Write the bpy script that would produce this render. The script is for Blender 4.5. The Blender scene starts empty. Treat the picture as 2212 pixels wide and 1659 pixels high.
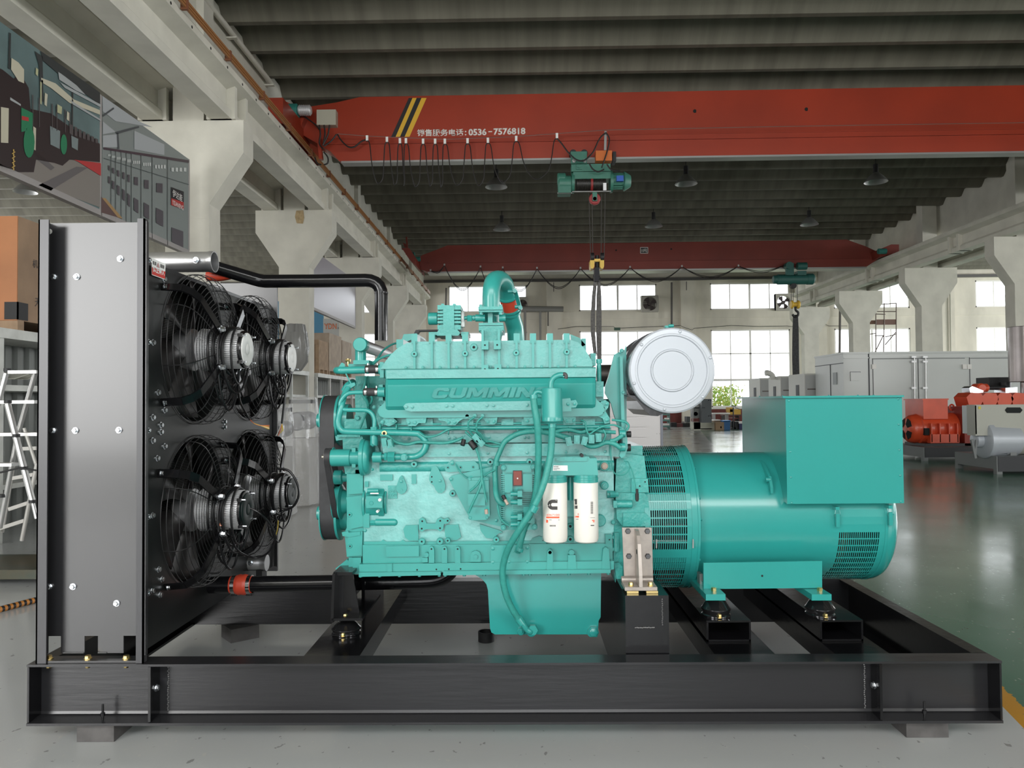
import bpy, bmesh, math, random
from mathutils import Vector, Matrix, Euler
random.seed(7)
SC = bpy.context.scene; COL = SC.collection
PI = math.pi
# ------------------------------------------------------------------ camera model
F = 1640.0; CX, CY = 1106.0, 829.5; CAM = Vector((0, 0, 1.35))
yc = Vector(((1128-CX)/F, -(869-CY)/F, -1)).normalized()
xc = Vector((1, 0.0085, 0)); xc = (xc - xc.dot(yc)*yc).normalized()
zc = xc.cross(yc)
cam = bpy.data.cameras.new('camera'); camo = bpy.data.objects.new('camera', cam); COL.objects.link(camo)
cam.sensor_width = 36; cam.lens = 36*F/2212; cam.clip_end = 300; cam.clip_start = .05
R = Matrix((xc, yc, zc))            # cam <- world rows transposed below
camo.matrix_world = Matrix.Translation(CAM) @ R.to_4x4()
SC.camera = camo
def W(px, py, Y):
    """world point seen at a photo pixel, at distance Y down the hall"""
    c = Vector(((px-CX)/F, -(py-CY)/F, -1))
    d = Vector((c.dot(xc), c.dot(yc), c.dot(zc)))
    return CAM + d*(Y/d.y)
def S(Y): return Y/F
# ------------------------------------------------------------------ materials
MATS = {}
def mat(name, col, rough=.5, metal=0., var=.0, vs=6., bump=0., bs=60., coat=0., stretch=None, col2=None, spec=.5, trans=0., alpha=1., emit=None):
    if name in MATS: return MATS[name]
    m = bpy.data.materials.new(name); m.use_nodes = True; nt = m.node_tree; b = nt.nodes['Principled BSDF']
    b.inputs['Base Color'].default_value = (*col, 1); b.inputs['Roughness'].default_value = rough; b.inputs['Metallic'].default_value = metal
    b.inputs['Specular IOR Level'].default_value = spec
    if coat: b.inputs['Coat Weight'].default_value = coat; b.inputs['Coat Roughness'].default_value = .12
    if trans: b.inputs['Transmission Weight'].default_value = trans
    if alpha < 1: b.inputs['Alpha'].default_value = alpha
    if emit: b.inputs['Emission Color'].default_value = (*emit[0], 1); b.inputs['Emission Strength'].default_value = emit[1]
    if var or bump or col2:
        tc = nt.nodes.new('ShaderNodeTexCoord'); mp = nt.nodes.new('ShaderNodeMapping')
        nt.links.new(tc.outputs['Object'], mp.inputs[0])
        if stretch: mp.inputs['Scale'].default_value = stretch
    if var or col2:
        n = nt.nodes.new('ShaderNodeTexNoise'); n.inputs['Scale'].default_value = vs; n.inputs['Detail'].default_value = 6
        nt.links.new(mp.outputs[0], n.inputs['Vector'])
        rp = nt.nodes.new('ShaderNodeValToRGB'); rp.color_ramp.elements[0].position = .32; rp.color_ramp.elements[1].position = .68
        c2 = col2 if col2 else tuple(min(1, c*(1+var)) for c in col)
        c1 = col if col2 else tuple(c*(1-var) for c in col)
        rp.color_ramp.elements[0].color = (*c1, 1); rp.color_ramp.elements[1].color = (*c2, 1)
        nt.links.new(n.outputs['Fac'], rp.inputs[0]); nt.links.new(rp.outputs[0], b.inputs['Base Color'])
    if bump:
        n2 = nt.nodes.new('ShaderNodeTexNoise'); n2.inputs['Scale'].default_value = bs; n2.inputs['Detail'].default_value = 3
        nt.links.new(mp.outputs[0], n2.inputs['Vector'])
        bp = nt.nodes.new('ShaderNodeBump'); bp.inputs['Strength'].default_value = bump; bp.inputs['Distance'].default_value = .01
        nt.links.new(n2.outputs['Fac'], bp.inputs['Height']); nt.links.new(bp.outputs[0], b.inputs['Normal'])
    MATS[name] = m; return m
teal = mat('teal_paint', (.032, .315, .282), .34, var=.05, vs=3, coat=.35)
tealc = mat('teal_cast', (.040, .325, .292), .40, var=.08, vs=9, bump=.35, bs=70, coat=.3)
teald = mat('teal_smooth_sheet', (.024, .290, .266), .27, var=.03, vs=2, coat=.5)
tealL = mat('teal_pale', (.075, .345, .318), .33, var=.10, vs=10, bump=.3, bs=60, coat=.5)  # paler teal for covers, bands and strips
tealb = mat('teal_block_casting', (.165, .46, .435), .28, var=.16, vs=12, bump=.35, bs=45, coat=.6)
tealh = mat('teal_hose', (.036, .29, .25), .5, var=.1, vs=30, bump=.2, bs=150)
black = mat('black_gloss_paint', (.006, .006, .007), .17, bump=.04, bs=30, spec=.42)
blackw = mat('black_frame_web', (.019, .019, .021), .26, bump=.08, bs=14, spec=.5, stretch=(.3, 1, 4))
blackp = mat('black_satin_panel', (.018, .018, .02), .33, coat=.25, spec=.7)
blackm = mat('black_matt', (.012, .012, .013), .55)
rubber = mat('belt_rubber', (.03, .03, .032), .6, var=.2, vs=20)
cable = mat('black_cable', (.01, .01, .011), .35)
zinc = mat('zinc_bolt', (.75, .78, .82), .25, 1.)
gold = mat('gold_zinc_bolt', (.85, .65, .28), .28, 1.)
alu = mat('cast_aluminium', (.74, .74, .75), .42, .55)
alub = mat('brushed_aluminium_pipe', (.62, .62, .63), .34, .9)
chrome = mat('silver_clamp', (.8, .8, .8), .15, 1.)
white = mat('white_plastic', (.82, .82, .80), .4)
cream = mat('filter_white', (.76, .74, .68), .38)
silver = mat('silver_grey_paint', (.46, .49, .53), .36, .15)
beige = mat('bare_steel_bracket', (.40, .355, .32), .40, .45, var=.12, vs=25)
darkhole = mat('dark_hole', (.004, .006, .006), .8)
redhose = mat('red_silicone_hose', (.52, .055, .025), .42)
steel = mat('grey_steel', (.35, .35, .34), .4, .8)
white2 = mat('lettering_white', (.8, .78, .74), .6)
orange = mat('orange_ink', (.85, .12, .05), .5)
ink = mat('dark_ink', (.05, .045, .045), .6)
wirey = mat('yellow_wire', (.75, .55, .08), .5); wireo = mat('orange_wire', (.8, .2, .08), .5); wirew = mat('white_wire', (.7, .68, .62), .5)
# ------------------------------------------------------------------ mesh builder
class MB:
    def __init__(s): s.bm = bmesh.new(); s.mi = 0
    def _fin(s, fs):
        for f in fs: f.material_index = s.mi
    def _bev(s, verts, off, seg=2):
        es = {e for v in verts for e in v.link_edges}
        sharp = [e for e in es if len(e.link_faces) == 2 and e.calc_face_angle(0) > .5]
        if sharp:
            r = bmesh.ops.bevel(s.bm, geom=sharp, offset=off, segments=seg, affect='EDGES', profile=.5, clamp_overlap=True)
            s._fin(r['faces'])
    def box(s, x0, x1, y0, y1, z0, z1, bev=0, M=None):
        v = [s.bm.verts.new((x, y, z)) for x in (x0, x1) for y in (y0, y1) for z in (z0, z1)]
        if M: 
            for q in v: q.co = M @ q.co
        fs = [s.bm.faces.new([v[i] for i in q]) for q in ((0,1,3,2),(4,6,7,5),(0,4,5,1),(2,3,7,6),(0,2,6,4),(1,5,7,3))]
        s._fin(fs)
        if bev: s._bev(v, bev)
        return s
    def obox(s, c, ax, ay, az, bev=0):
        """box about c with half-axis vectors"""
        c = Vector(c); ax, ay, az = Vector(ax), Vector(ay), Vector(az)
        v = [s.bm.verts.new(c+i*ax+j*ay+k*az) for i in (-1, 1) for j in (-1, 1) for k in (-1, 1)]
        s._fin([s.bm.faces.new([v[i] for i in q]) for q in ((0,1,3,2),(4,6,7,5),(0,4,5,1),(2,3,7,6),(0,2,6,4),(1,5,7,3))])
        if bev: s._bev(v, bev)
        return s
    def bar(s, p0, p1, w, h, bev=0, up=(0, 0, 1)):
        p0, p1 = Vector(p0), Vector(p1); d = p1-p0; u = Vector(up)
        if abs(d.normalized().dot(u)) > .98: u = Vector((0, 1, 0))
        a = d.cross(u).normalized(); b = a.cross(d).normalized()
        return s.obox((p0+p1)/2, d/2, a*w/2, b*h/2, bev)
    def ring(s, c, a, b, r, seg):
        return [s.bm.verts.new(c + (a*math.cos(2*PI*i/seg)+b*math.sin(2*PI*i/seg))*r) for i in range(seg)]
    def lathe(s, o, axis, prof, seg=28, cap=True, phase=0):
        """prof: list of (r, t) along axis"""
        o = Vector(o); d = Vector(axis).normalized(); u = Vector((0, 0, 1)) if abs(d.z) < .9 else Vector((0, 1, 0))
        a = d.cross(u).normalized(); b = d.cross(a).normalized()
        if phase: a, b = a*math.cos(phase)+b*math.sin(phase), b*math.cos(phase)-a*math.sin(phase)
        rs = [s.ring(o+d*t, a, b, max(r, 1e-4), seg) for r, t in prof]; fs = []
        for p, q in zip(rs, rs[1:]):
            for i in range(seg): fs.append(s.bm.faces.new((p[i], p[(i+1) % seg], q[(i+1) % seg], q[i])))
        if cap: fs.append(s.bm.faces.new(rs[0][::-1])); fs.append(s.bm.faces.new(rs[-1]))
        s._fin(fs); return s
    def cyl(s, p0, p1, r, r2=None, seg=24, bev=0, cap=True):
        p0, p1 = Vector(p0), Vector(p1); L = (p1-p0).length; r2 = r if r2 is None else r2
        if bev: pr = [(r-bev, 0), (r, bev), (r2, L-bev), (r2-bev, L)]
        else: pr = [(r, 0), (r2, L)]
        return s.lathe(p0, p1-p0, pr, seg, cap)
    def hexb(s, p, d, r, h, washer=True):
        """hex bolt head on a washer"""
        p = Vector(p); d = Vector(d).normalized()
        if washer: s.lathe(p, d, [(r*1.25, -.001), (r*1.25, h*.2)], 14)
        s.lathe(p, d, [(r, h*.15), (r, h*.85), (r*.8, h)], 6); return s
    def tube(s, pts, r, seg=10, sub=0, closed=False, cap=True, rad=None):
        pts = [Vector(p) for p in pts]
        if sub:
            out = []; n = len(pts); rr = []
            rng = range(n) if closed else range(n-1)
            for i in rng:
                if closed: p0, p1, p2, p3 = pts[i-1], pts[i], pts[(i+1) % n], pts[(i+2) % n]
                else: p0, p1, p2, p3 = pts[max(i-1, 0)], pts[i], pts[i+1], pts[min(i+2, n-1)]
                for k in range(sub):
                    t = k/sub; out.append(.5*((2*p1)+(p2-p0)*t+(2*p0-5*p1+4*p2-p3)*t*t+(3*p1-p0-3*p2+p3)*t**3))
            if not closed: out.append(pts[-1])
            pts = out
        n = len(pts); rings = []; a = None
        for i in range(n):
            if closed: d = (pts[(i+1) % n]-pts[i-1])
            else: d = pts[min(i+1, n-1)]-pts[max(i-1, 0)]
            if d.length < 1e-7: d = Vector((0, 0, 1))
            d.normalize()
            if a is None:
                u = Vector((0, 0, 1)) if abs(d.z) < .9 else Vector((1, 0, 0)); a = d.cross(u).normalized()
            else:
                a = (a-d*a.dot(d)).normalized()
            b = d.cross(a); rings.append(s.ring(pts[i], a, b, rad(i/(n-1)) if rad else r, seg))
        fs = []; m = n if closed else n-1
        for i in range(m):
            p, q = rings[i], rings[(i+1) % n]
            k0 = 0
            if closed and i == n-1:
                k0 = min(range(seg), key=lambda k: (q[k].co-p[0].co).length)
            for j in range(seg): fs.append(s.bm.faces.new((p[j], p[(j+1) % seg], q[(j+1+k0) % seg], q[(j+k0) % seg])))
        if cap and not closed: fs.append(s.bm.faces.new(rings[0][::-1])); fs.append(s.bm.faces.new(rings[-1]))
        s._fin(fs); return s
    def prism(s, pts, ext, bev=0, seg=2):
        ext = Vector(ext); a = [s.bm.verts.new(Vector(p)) for p in pts]; b = [s.bm.verts.new(Vector(p)+ext) for p in pts]; n = len(pts)
        fs = [s.bm.faces.new(a), s.bm.faces.new(b[::-1])] + [s.bm.faces.new((a[i], b[i], b[(i+1) % n], a[(i+1) % n])) for i in range(n)]
        s._fin(fs)
        if bev: s._bev(a+b, bev, seg)
        return s
    def quad(s, *p):
        s._fin([s.bm.faces.new([s.bm.verts.new(Vector(q)) for q in p])]); return s
    def sphere(s, c, r, seg=16, sc=(1, 1, 1)):
        r_ = bmesh.ops.create_uvsphere(s.bm, u_segments=seg, v_segments=seg//2+2, radius=r, matrix=Matrix.Translation(c) @ Matrix.Diagonal((*sc, 1)))
        s._fin({f for v in r_['verts'] for f in v.link_faces}); return s
    # ---- shapes placed from photo measurements at a given distance
    def pbox(s, x0, y0, x1, y1, Y0, Y1, bev=0):
        a = W((x0+x1)/2, (y0+y1)/2, Y0); k = S(Y0); w = (x1-x0)/2*k; h = (y1-y0)/2*k
        return s.box(a.x-w, a.x+w, Y0, Y1, a.z-h, a.z+h, bev)
    def pcy(s, px, py, r, Y0, Y1, r2=None, seg=24, bev=0):
        a = W(px, py, Y0); k = S(Y0)
        return s.cyl((a.x, Y1, a.z), (a.x, Y0, a.z), (r2 or r)*k, r*k, seg, bev)
    def pcx(s, x0, x1, py, r, Y, r2=None, seg=24, bev=0):
        a = W(x0, py, Y); b = W(x1, py, Y); b.z = a.z
        return s.cyl(a, b, r*S(Y), None if r2 is None else r2*S(Y), seg, bev)
    def pcz(s, px, y0, y1, r, Y, r2=None, seg=24, bev=0):
        a = W(px, y0, Y); b = W(px, y1, Y); b.x = a.x
        return s.cyl(a, b, r*S(Y), None if r2 is None else r2*S(Y), seg, bev)
    def ppoly(s, pts, Y0, Y1, bev=0, seg=2):
        return s.prism([W(x, y, Y0) for x, y in pts], (0, Y1-Y0, 0), bev, seg)
    def ptube(s, pts, r, seg=10, sub=6, **k):
        Ym = sum(p[2] for p in pts)/len(pts)
        return s.tube([W(*p) for p in pts], r*S(Ym), seg, sub, **k)
    def pbolt(s, px, py, Y, r=3., h=.008): 
        return s.hexb(W(px, py, Y), (0, -1, 0), r*S(Y), h)
    def phole(s, px, py, Y, r, ri, h=.006, mi=1):
        """round boss with a dark drilled hole"""
        s.pcy(px, py, r, Y-h, Y+.004, bev=.0015); o = s.mi; s.mi = mi
        a = W(px, py, Y-h-.0006); s.lathe(a, (0, 1, 0), [(ri*S(Y), 0), (ri*S(Y), .0005)], 12); s.mi = o; return s
    def pieces(s, name, mats, parent=None, smooth=.7):
        bmesh.ops.recalc_face_normals(s.bm, faces=s.bm.faces); s.bm.verts.index_update(); seen = set(); out = []
        for v in list(s.bm.verts):
            if v in seen: continue
            st = [v]; isl = set()
            while st:
                q = st.pop()
                if q in isl: continue
                isl.add(q); st += [e.other_vert(q) for e in q.link_edges if e.other_vert(q) not in isl]
            seen |= isl; n = MB(); mp = {}
            for q in isl: mp[q] = n.bm.verts.new(q.co)
            for f in {f for q in isl for f in q.link_faces}:
                g = n.bm.faces.new([mp[q] for q in f.verts]); g.material_index = f.material_index
            out.append(n.build(name, mats, parent, smooth, False))
        s.bm.free(); return out
    def build(s, name, mats, parent=None, smooth=.7, recalc=True):
        if recalc: bmesh.ops.recalc_face_normals(s.bm, faces=s.bm.faces)
        base = parent.get('_b', None) if parent else None
        if base is not None:
            off = -Vector(base)
            for v in s.bm.verts: v.co += off
        me = bpy.data.meshes.new(name); s.bm.to_mesh(me); s.bm.free()
        for mt in (mats if isinstance(mats, (list, tuple)) else [mats]): me.materials.append(mt)
        if smooth:
            me.shade_smooth() if hasattr(me, 'shade_smooth') else None
            try: me.set_sharp_from_angle(angle=smooth)
            except Exception: pass
        o = bpy.data.objects.new(name, me); COL.objects.link(o)
        if parent:
            o.parent = parent
            if base is not None: o['_b'] = list(base)
        return o
def thing(name, label, cat, loc=(0, 0, 0), group=None):
    o = bpy.data.objects.new(name, None); COL.objects.link(o); o.location = loc; o.empty_display_size = .1
    o['_b'] = list(loc); o['label'] = label; o['category'] = cat
    if group: o['group'] = group
    return o
def tag(o, label, cat, group=None, kind=None):
    o['label'] = label; o['category'] = cat
    if group: o['group'] = group
    if kind: o['kind'] = kind
    return o
def struct(o): o['kind'] = 'structure'; return o
def dup(root, loc, label=None, group=None, rotz=None):
    r = root.copy(); COL.objects.link(r); r.location = loc
    if rotz is not None: r.rotation_euler = (0, 0, rotz)
    if label: r['label'] = label
    if group: r['group'] = group
    for ch in list(root.children):
        c = ch.copy(); COL.objects.link(c); c.parent = r
        for g in list(ch.children):
            d = g.copy(); COL.objects.link(d); d.parent = c
    return r
def text(body, p0, p1, height, mt, parent, name='lettering', normal='-y', ext=.001, bold=0, shear=0, sx=None):
    """flat raised lettering: fitted between p0 and p1 (world, baseline left and right)"""
    cu = bpy.data.curves.new(name, 'FONT'); cu.body = body; cu.size = 1; cu.extrude = 0; cu.offset = bold; cu.shear = shear; cu.resolution_u = 3
    to = bpy.data.objects.new('tmp', cu); COL.objects.link(to)
    dg = bpy.context.evaluated_depsgraph_get(); me = bpy.data.meshes.new_from_object(to.evaluated_get(dg))
    bpy.data.objects.remove(to); bpy.data.curves.remove(cu)
    xs = [v.co.x for v in me.vertices]; ys = [v.co.y for v in me.vertices]
    if not xs: return None
    x0, x1, y0, y1 = min(xs), max(xs), min(ys), max(ys)
    p0, p1 = Vector(p0), Vector(p1); u = p1-p0; up = Vector((0, 0, 1)); n = u.cross(up).normalized()
    base = Vector(parent['_b']) if parent and '_b' in parent else Vector((0, 0, 0))
    bm = bmesh.new(); bm.from_mesh(me); bpy.data.meshes.remove(me)
    for v in bm.verts: v.co = p0 + u*((v.co.x-x0)/(x1-x0)) + up*((v.co.y-y0)/(y1-y0)*height) - base
    if ext:
        r = bmesh.ops.extrude_face_region(bm, geom=bm.faces[:])
        for v in [g for g in r['geom'] if isinstance(g, bmesh.types.BMVert)]: v.co += n*ext
    bmesh.ops.recalc_face_normals(bm, faces=bm.faces)
    m2 = bpy.data.meshes.new(name); bm.to_mesh(m2); bm.free(); m2.materials.append(mt)
    o = bpy.data.objects.new(name, m2); COL.objects.link(o)
    if parent: o.parent = parent; o['_b'] = list(base)
    return o
# ================================================================== ROOM
EYE = 1.35
paintw = mat('whitewashed_concrete', (.62, .60, .525), .75, var=.09, vs=1.6, bump=.25, bs=9)
wallm = mat('cream_wall_render', (.68, .64, .54), .8, var=.12, vs=1.1, bump=.15, bs=12, stretch=(1, 1, .45))
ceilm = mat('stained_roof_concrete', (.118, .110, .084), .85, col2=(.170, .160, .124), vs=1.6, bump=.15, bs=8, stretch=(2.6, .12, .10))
winf = mat('window_frame_white', (.85, .83, .78), .45)
redw = mat('red_dado_paint', (.13, .02, .015), .5, var=.2, vs=5)
def floor_material():
    m = bpy.data.materials.new('epoxy_floor'); m.use_nodes = True; nt = m.node_tree; b = nt.nodes['Principled BSDF']; L = nt.links.new
    def N(t): return nt.nodes.new(t)
    g = N('ShaderNodeNewGeometry'); sx = N('ShaderNodeSeparateXYZ'); L(g.outputs['Position'], sx.inputs[0])
    def math_(op, a, b_=None, clamp=False):
        n = N('ShaderNodeMath'); n.operation = op; n.use_clamp = clamp
        for i, v in enumerate((a, b_)):
            if v is None: continue
            if isinstance(v, (int, float)): n.inputs[i].default_value = v
            else: L(v, n.inputs[i])
        return n.outputs[0]
    def noise(sc, det=5, st=None):
        n = N('ShaderNodeTexNoise'); n.inputs['Scale'].default_value = sc; n.inputs['Detail'].default_value = det
        if st:
            mp = N('ShaderNodeMapping'); mp.inputs['Scale'].default_value = st; L(g.outputs['Position'], mp.inputs[0]); L(mp.outputs[0], n.inputs['Vector'])
        else: L(g.outputs['Position'], n.inputs['Vector'])
        return n.outputs['Fac']
    def mix(f, a, c):
        n = N('ShaderNodeMix'); n.data_type = 'RGBA'; L(f, n.inputs['Factor'])
        for k, v in (('A', a), ('B', c)):
            s_ = [i for i in n.inputs if i.name == k and i.type == 'RGBA'][0]
            if isinstance(v, tuple): s_.default_value = (*v, 1)
            else: L(v, s_)
        return [o for o in n.outputs if o.type == 'RGBA'][0]
    # side of the painted line: t = X - (2.14 + .24 (Y - 3.4))
    t = math_('SUBTRACT', sx.outputs['X'], math_('ADD', math_('MULTIPLY', sx.outputs['Y'], .24), 1.324))
    t2 = math_('ADD', t, math_('MULTIPLY', math_('SUBTRACT', noise(30), .5), .05))
    green = math_('MAXIMUM', math_('GREATER_THAN', t2, .045), math_('MULTIPLY', math_('GREATER_THAN', sx.outputs['Y'], 4.0), math_('GREATER_THAN', math_('SUBTRACT', sx.outputs['X'], math_('MULTIPLY', sx.outputs['Y'], .20)), 1.15)))
    yel = math_('MULTIPLY', math_('GREATER_THAN', t, -.045), math_('LESS_THAN', t2, .045))
    yel = math_('MULTIPLY', yel, math_('LESS_THAN', sx.outputs['Y'], 3.8))
    grey = mix(noise(.9, 6), (.42, .435, .43), (.54, .555, .548))
    n1 = noise(.35, 5); r1 = N('ShaderNodeValToRGB'); L(n1, r1.inputs[0]); r1.color_ramp.elements[0].position = .60; r1.color_ramp.elements[1].position = .72
    grey = mix(math_('MULTIPLY', r1.outputs[0], .6), grey, (.16, .27, .245))
    gr = mix(noise(1.3, 6), (.055, .15, .10), (.09, .19, .135))
    base = mix(green, grey, gr); base = mix(yel, base, (.55, .27, .03))
    # chips and scuffs in the paint
    v = noise(36, 8, (1, .55, 1)); rc = N('ShaderNodeValToRGB'); L(v, rc.inputs[0]); rc.color_ramp.elements[0].position = .675; rc.color_ramp.elements[1].position = .69
    base = mix(math_('MULTIPLY', rc.outputs[0], .5), base, (.55, .55, .5))
    v2 = noise(21, 9, (1, .7, 1)); rd = N('ShaderNodeValToRGB'); L(v2, rd.inputs[0]); rd.color_ramp.elements[0].position = .305; rd.color_ramp.elements[1].position = .33
    rd.color_ramp.elements[0].color = (1, 1, 1, 1); rd.color_ramp.elements[1].color = (0, 0, 0, 1)
    base = mix(math_('MULTIPLY', rd.outputs[0], .55), base, (.11, .105, .095))
    # expansion joints
    L(base, b.inputs['Base Color'])
    ro = math_('ADD', math_('MULTIPLY', noise(1.1, 5), .20), .07); L(ro, b.inputs['Roughness'])
    bp = N('ShaderNodeBump'); bp.inputs['Strength'].default_value = .09; bp.inputs['Distance'].default_value = .012
    L(noise(2.2, 5, (1.4, .5, 1)), bp.inputs['Height']); L(bp.outputs[0], b.inputs['Normal'])
    return m
fl = MB(); fl.quad((-24, -9, 0), (36, -9, 0), (36, 42.5, 0), (-24, 42.5, 0)); struct(fl.build('floor', floor_material(), smooth=0))
# ---- corrugated precast roof
ce = MB(); ZR = EYE+7.0; P = 1.148
pro = []
y = -9.3
while y < 43:
    pro += [(y, ZR), (y+.13, ZR), (y+.2, ZR+.36), (y+.74, ZR+.44)]; y += P
pro.append((y, ZR))
for (a, b) in zip(pro, pro[1:]): ce.quad((-24.3, a[0], a[1]), (36.3, a[0], a[1]), (36.3, b[0], b[1]), (-24.3, b[0], b[1]))
ce.box(-24.3, 36.3, -9.3, y, ZR+.6, ZR+.7)
bmesh.ops.remove_doubles(ce.bm, verts=ce.bm.verts, dist=.0005)
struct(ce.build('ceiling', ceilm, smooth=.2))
# ---- walls with real openings
def wall_y(name, Y, x0, x1, z0, z1, holes, mt, th=.25):
    xs = sorted({x0, x1, *[h[0] for h in holes], *[h[1] for h in holes]}); zs = sorted({z0, z1, *[h[2] for h in holes], *[h[3] for h in holes]})
    m = MB()
    for j in range(len(zs)-1):
        run = None
        for i in range(len(xs)-1):
            cx, cz = (xs[i]+xs[i+1])/2, (zs[j]+zs[j+1])/2
            solid = not any(h[0] < cx < h[1] and h[2] < cz < h[3] for h in holes)
            if solid and run is None: run = xs[i]
            if run is not None and (not solid or i == len(xs)-2):
                e = xs[i+1] if solid else xs[i]; m.box(run, e, Y, Y+th, zs[j], zs[j+1]); run = None
    return struct(m.build(name, mt, smooth=0))
YB = 42.5
zu1, zu0 = W(1380, 613.5, YB).z, W(1380, 671, YB).z
zl1, zl0 = W(1600, 712, YB).z, W(1600, 879, YB).z
ups = [(180, 330), (420, 583), (690, 812), (970, 1140), (1253, 1421), (1537, 1709), (1805, 1969), (2112, 2275)]
xr = [(W(a, 850, YB).x, W(b, 850, YB).x) for a, b in ups]
holes = [(a, b, zu0, zu1) for a, b in xr] + [(a, b, zl0, zl1) for a, b in xr]
wall_y('wall_back', YB, -24, 36, 0, ZR+.6, holes, wallm)
glass = mat('window_glass', (.95, .97, 1), .02, trans=1., spec=.3)
n = 1
for row, (z0, z1) in enumerate(((zu0, zu1), (zl0, zl1))):
    for (a, b) in xr:
        m = MB(); f = .07
        m.box(a, b, YB+.02, YB+.1, z0, z0+f).box(a, b, YB+.02, YB+.1, z1-f, z1).box(a, a+f, YB+.02, YB+.1, z0, z1).box(b-f, b, YB+.02, YB+.1, z0, z1)
        for k in (1, 2, 3):
            x = a+(b-a)*k/4; w = .11 if k == 2 else .05
            m.box(x-w/2, x+w/2, YB+.03, YB+.09, z0+f, z1-f)
        if row:
            zt = z0+(z1-z0)*.35; m.box(a, b, YB+.02, YB+.1, zt-.06, zt+.06)
            zt = z0+(z1-z0)*.69; m.box(a, b, YB+.03, YB+.09, zt-.03, zt+.03)
            m.box(a-.05, b+.05, YB-.06, YB+.06, z0-.1, z0)
        o = struct(m.build('window_%d' % n, winf, smooth=0)); n += 1
# far wall relief: cap beam, steel angle under it, pilasters, dado
zb1, zb0, za0 = W(1380, 584, YB).z, W(1380, 603, YB).z, W(1380, 609, YB).z
t = MB(); t.box(-24, 36, YB-.35, YB, zb0, ZR+.5); struct(t.build('trim_1', wallm, smooth=0))
t = MB(); t.box(-24, 36, YB-.55, YB-.35, za0, zb0-.02); struct(t.build('trim_2', mat('dark_angle', (.09, .085, .08), .6), smooth=0))
zmid = W(1380, 690, YB).z
t = MB(); t.box(-24, 36, YB-.05, YB, zu0-.45, zu0-.04); struct(t.build('trim_3', wallm, smooth=0))
k = 4
for px in (640, 905, 1197, 1485, 1765, 2040):
    c = W(px, 700, YB).x
    t = MB(); t.box(c-.42, c+.42, YB-.3, YB, 0, zb0); struct(t.build('trim_%d' % k, wallm, smooth=0)); k += 1
t = MB(); t.box(-24, 36, YB-.07, YB-.01, 0, zl0-.12); struct(t.build('baseboard_back', redw, smooth=0))
# side walls and the wall behind the photographer with its tall door and window openings
for nm, X, hs in (('wall_left', -24.3, [(z, z+4, 2.2, 6.2) for z in (-4, 3, 10, 17, 24, 31)]), ('wall_right', 36, [(z, z+4, 2.2, 6.2) for z in (-4, 3, 10, 17, 24, 31)])):
    ys = [-9.0]+[v for h in hs for v in h[:2]]+[42.8]; m = MB()
    m.box(X, X+.3, -9, 42.8, 0, 2.2).box(X, X+.3, -9, 42.8, 6.2, ZR+.6)
    for i in range(0, len(ys), 2): m.box(X, X+.3, ys[i], ys[i+1], 2.2, 6.2)
    struct(m.build(nm, wallm, smooth=0))
wall_y('wall_front', -6.6, -24, 36, 0, ZR+.6, [(-10.5, -5.5, .6, 5.4), (-2.5, 2.5, 0, 4.2), (-6.5, 6.5, 5.3, 7.9), (8, 14, 1.6, 6.4), (18, 26, 2.2, 6.4)], wallm)
# ---- columns with their brackets, roof beams, crane runway beams
def make_column(face):   # face = depth of the front face; axis at x=0
    r = thing('concrete_column', 'x', 'column', (0, 0, 0))
    m = MB(); m.box(-.37, .37, 0, .46, 0, EYE+3.099); m.box(-.26, .26, .03, .43, EYE+4.7, ZR+.3, .02); m.build('shaft', paintw, r)
    m = MB(); m.prism([(-.365, 0, EYE+3.1), (.365, 0, EYE+3.1), (.365, 0, EYE+3.35), (.94, 0, EYE+4.2), (.94, 0, EYE+4.75), (-.94, 0, EYE+4.75), (-.94, 0, EYE+4.2), (-.365, 0, EYE+3.35)], (0, .46, 0), .015)
    m.build('bracket', paintw, r, smooth=0); return r
XL, XRr = -5.55, 14.85
cl = make_column(0)
labs = ['nearest white concrete column on the left, its bracket half hidden by the photo banner', 'white concrete column second from left, patch of bare plaster on its bracket',
        'white concrete column on the left just right of the blank hanging banner', 'fourth white column of the left row behind the black riser pipe', 'farthest white column of the left row beside the far wall']
for i, yy in enumerate((12.5, 18.4, 24.5, 30.5, 36.5)):
    if i == 0: cl.location = (XL, yy, 0); cl['label'] = labs[0]; cl['group'] = 'concrete columns of the left row'
    else: dup(cl, (XL, yy, 0), labs[i])
rl = ['right row column behind the tall steel silencer at the photo edge', 'right row column rising behind the big grey enclosure, its bracket widest in view', 'right row column with a dark cable down its shaft, left of the scaffold tower', 'farthest column of the right row at the end of the runway beam']
for i, yy in enumerate((22.4, 27.6, 33.3, 39.0)): dup(cl, (XRr, yy, 0), rl[i], 'concrete columns of the right row')
pat = MB(); q = [W(x, y, 18.385) for x, y in ((640, 455), (655, 454), (657, 470), (654, 483), (641, 482), (637, 468))]
pat.prism(q, (0, .01, 0)); tag(pat.build('bare_plaster_patch', mat('bare_plaster', (.42, .31, .17), .9, var=.2, vs=20), smooth=0), 'tan patch of missing paint on the second left column bracket', 'plaster patch')
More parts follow.
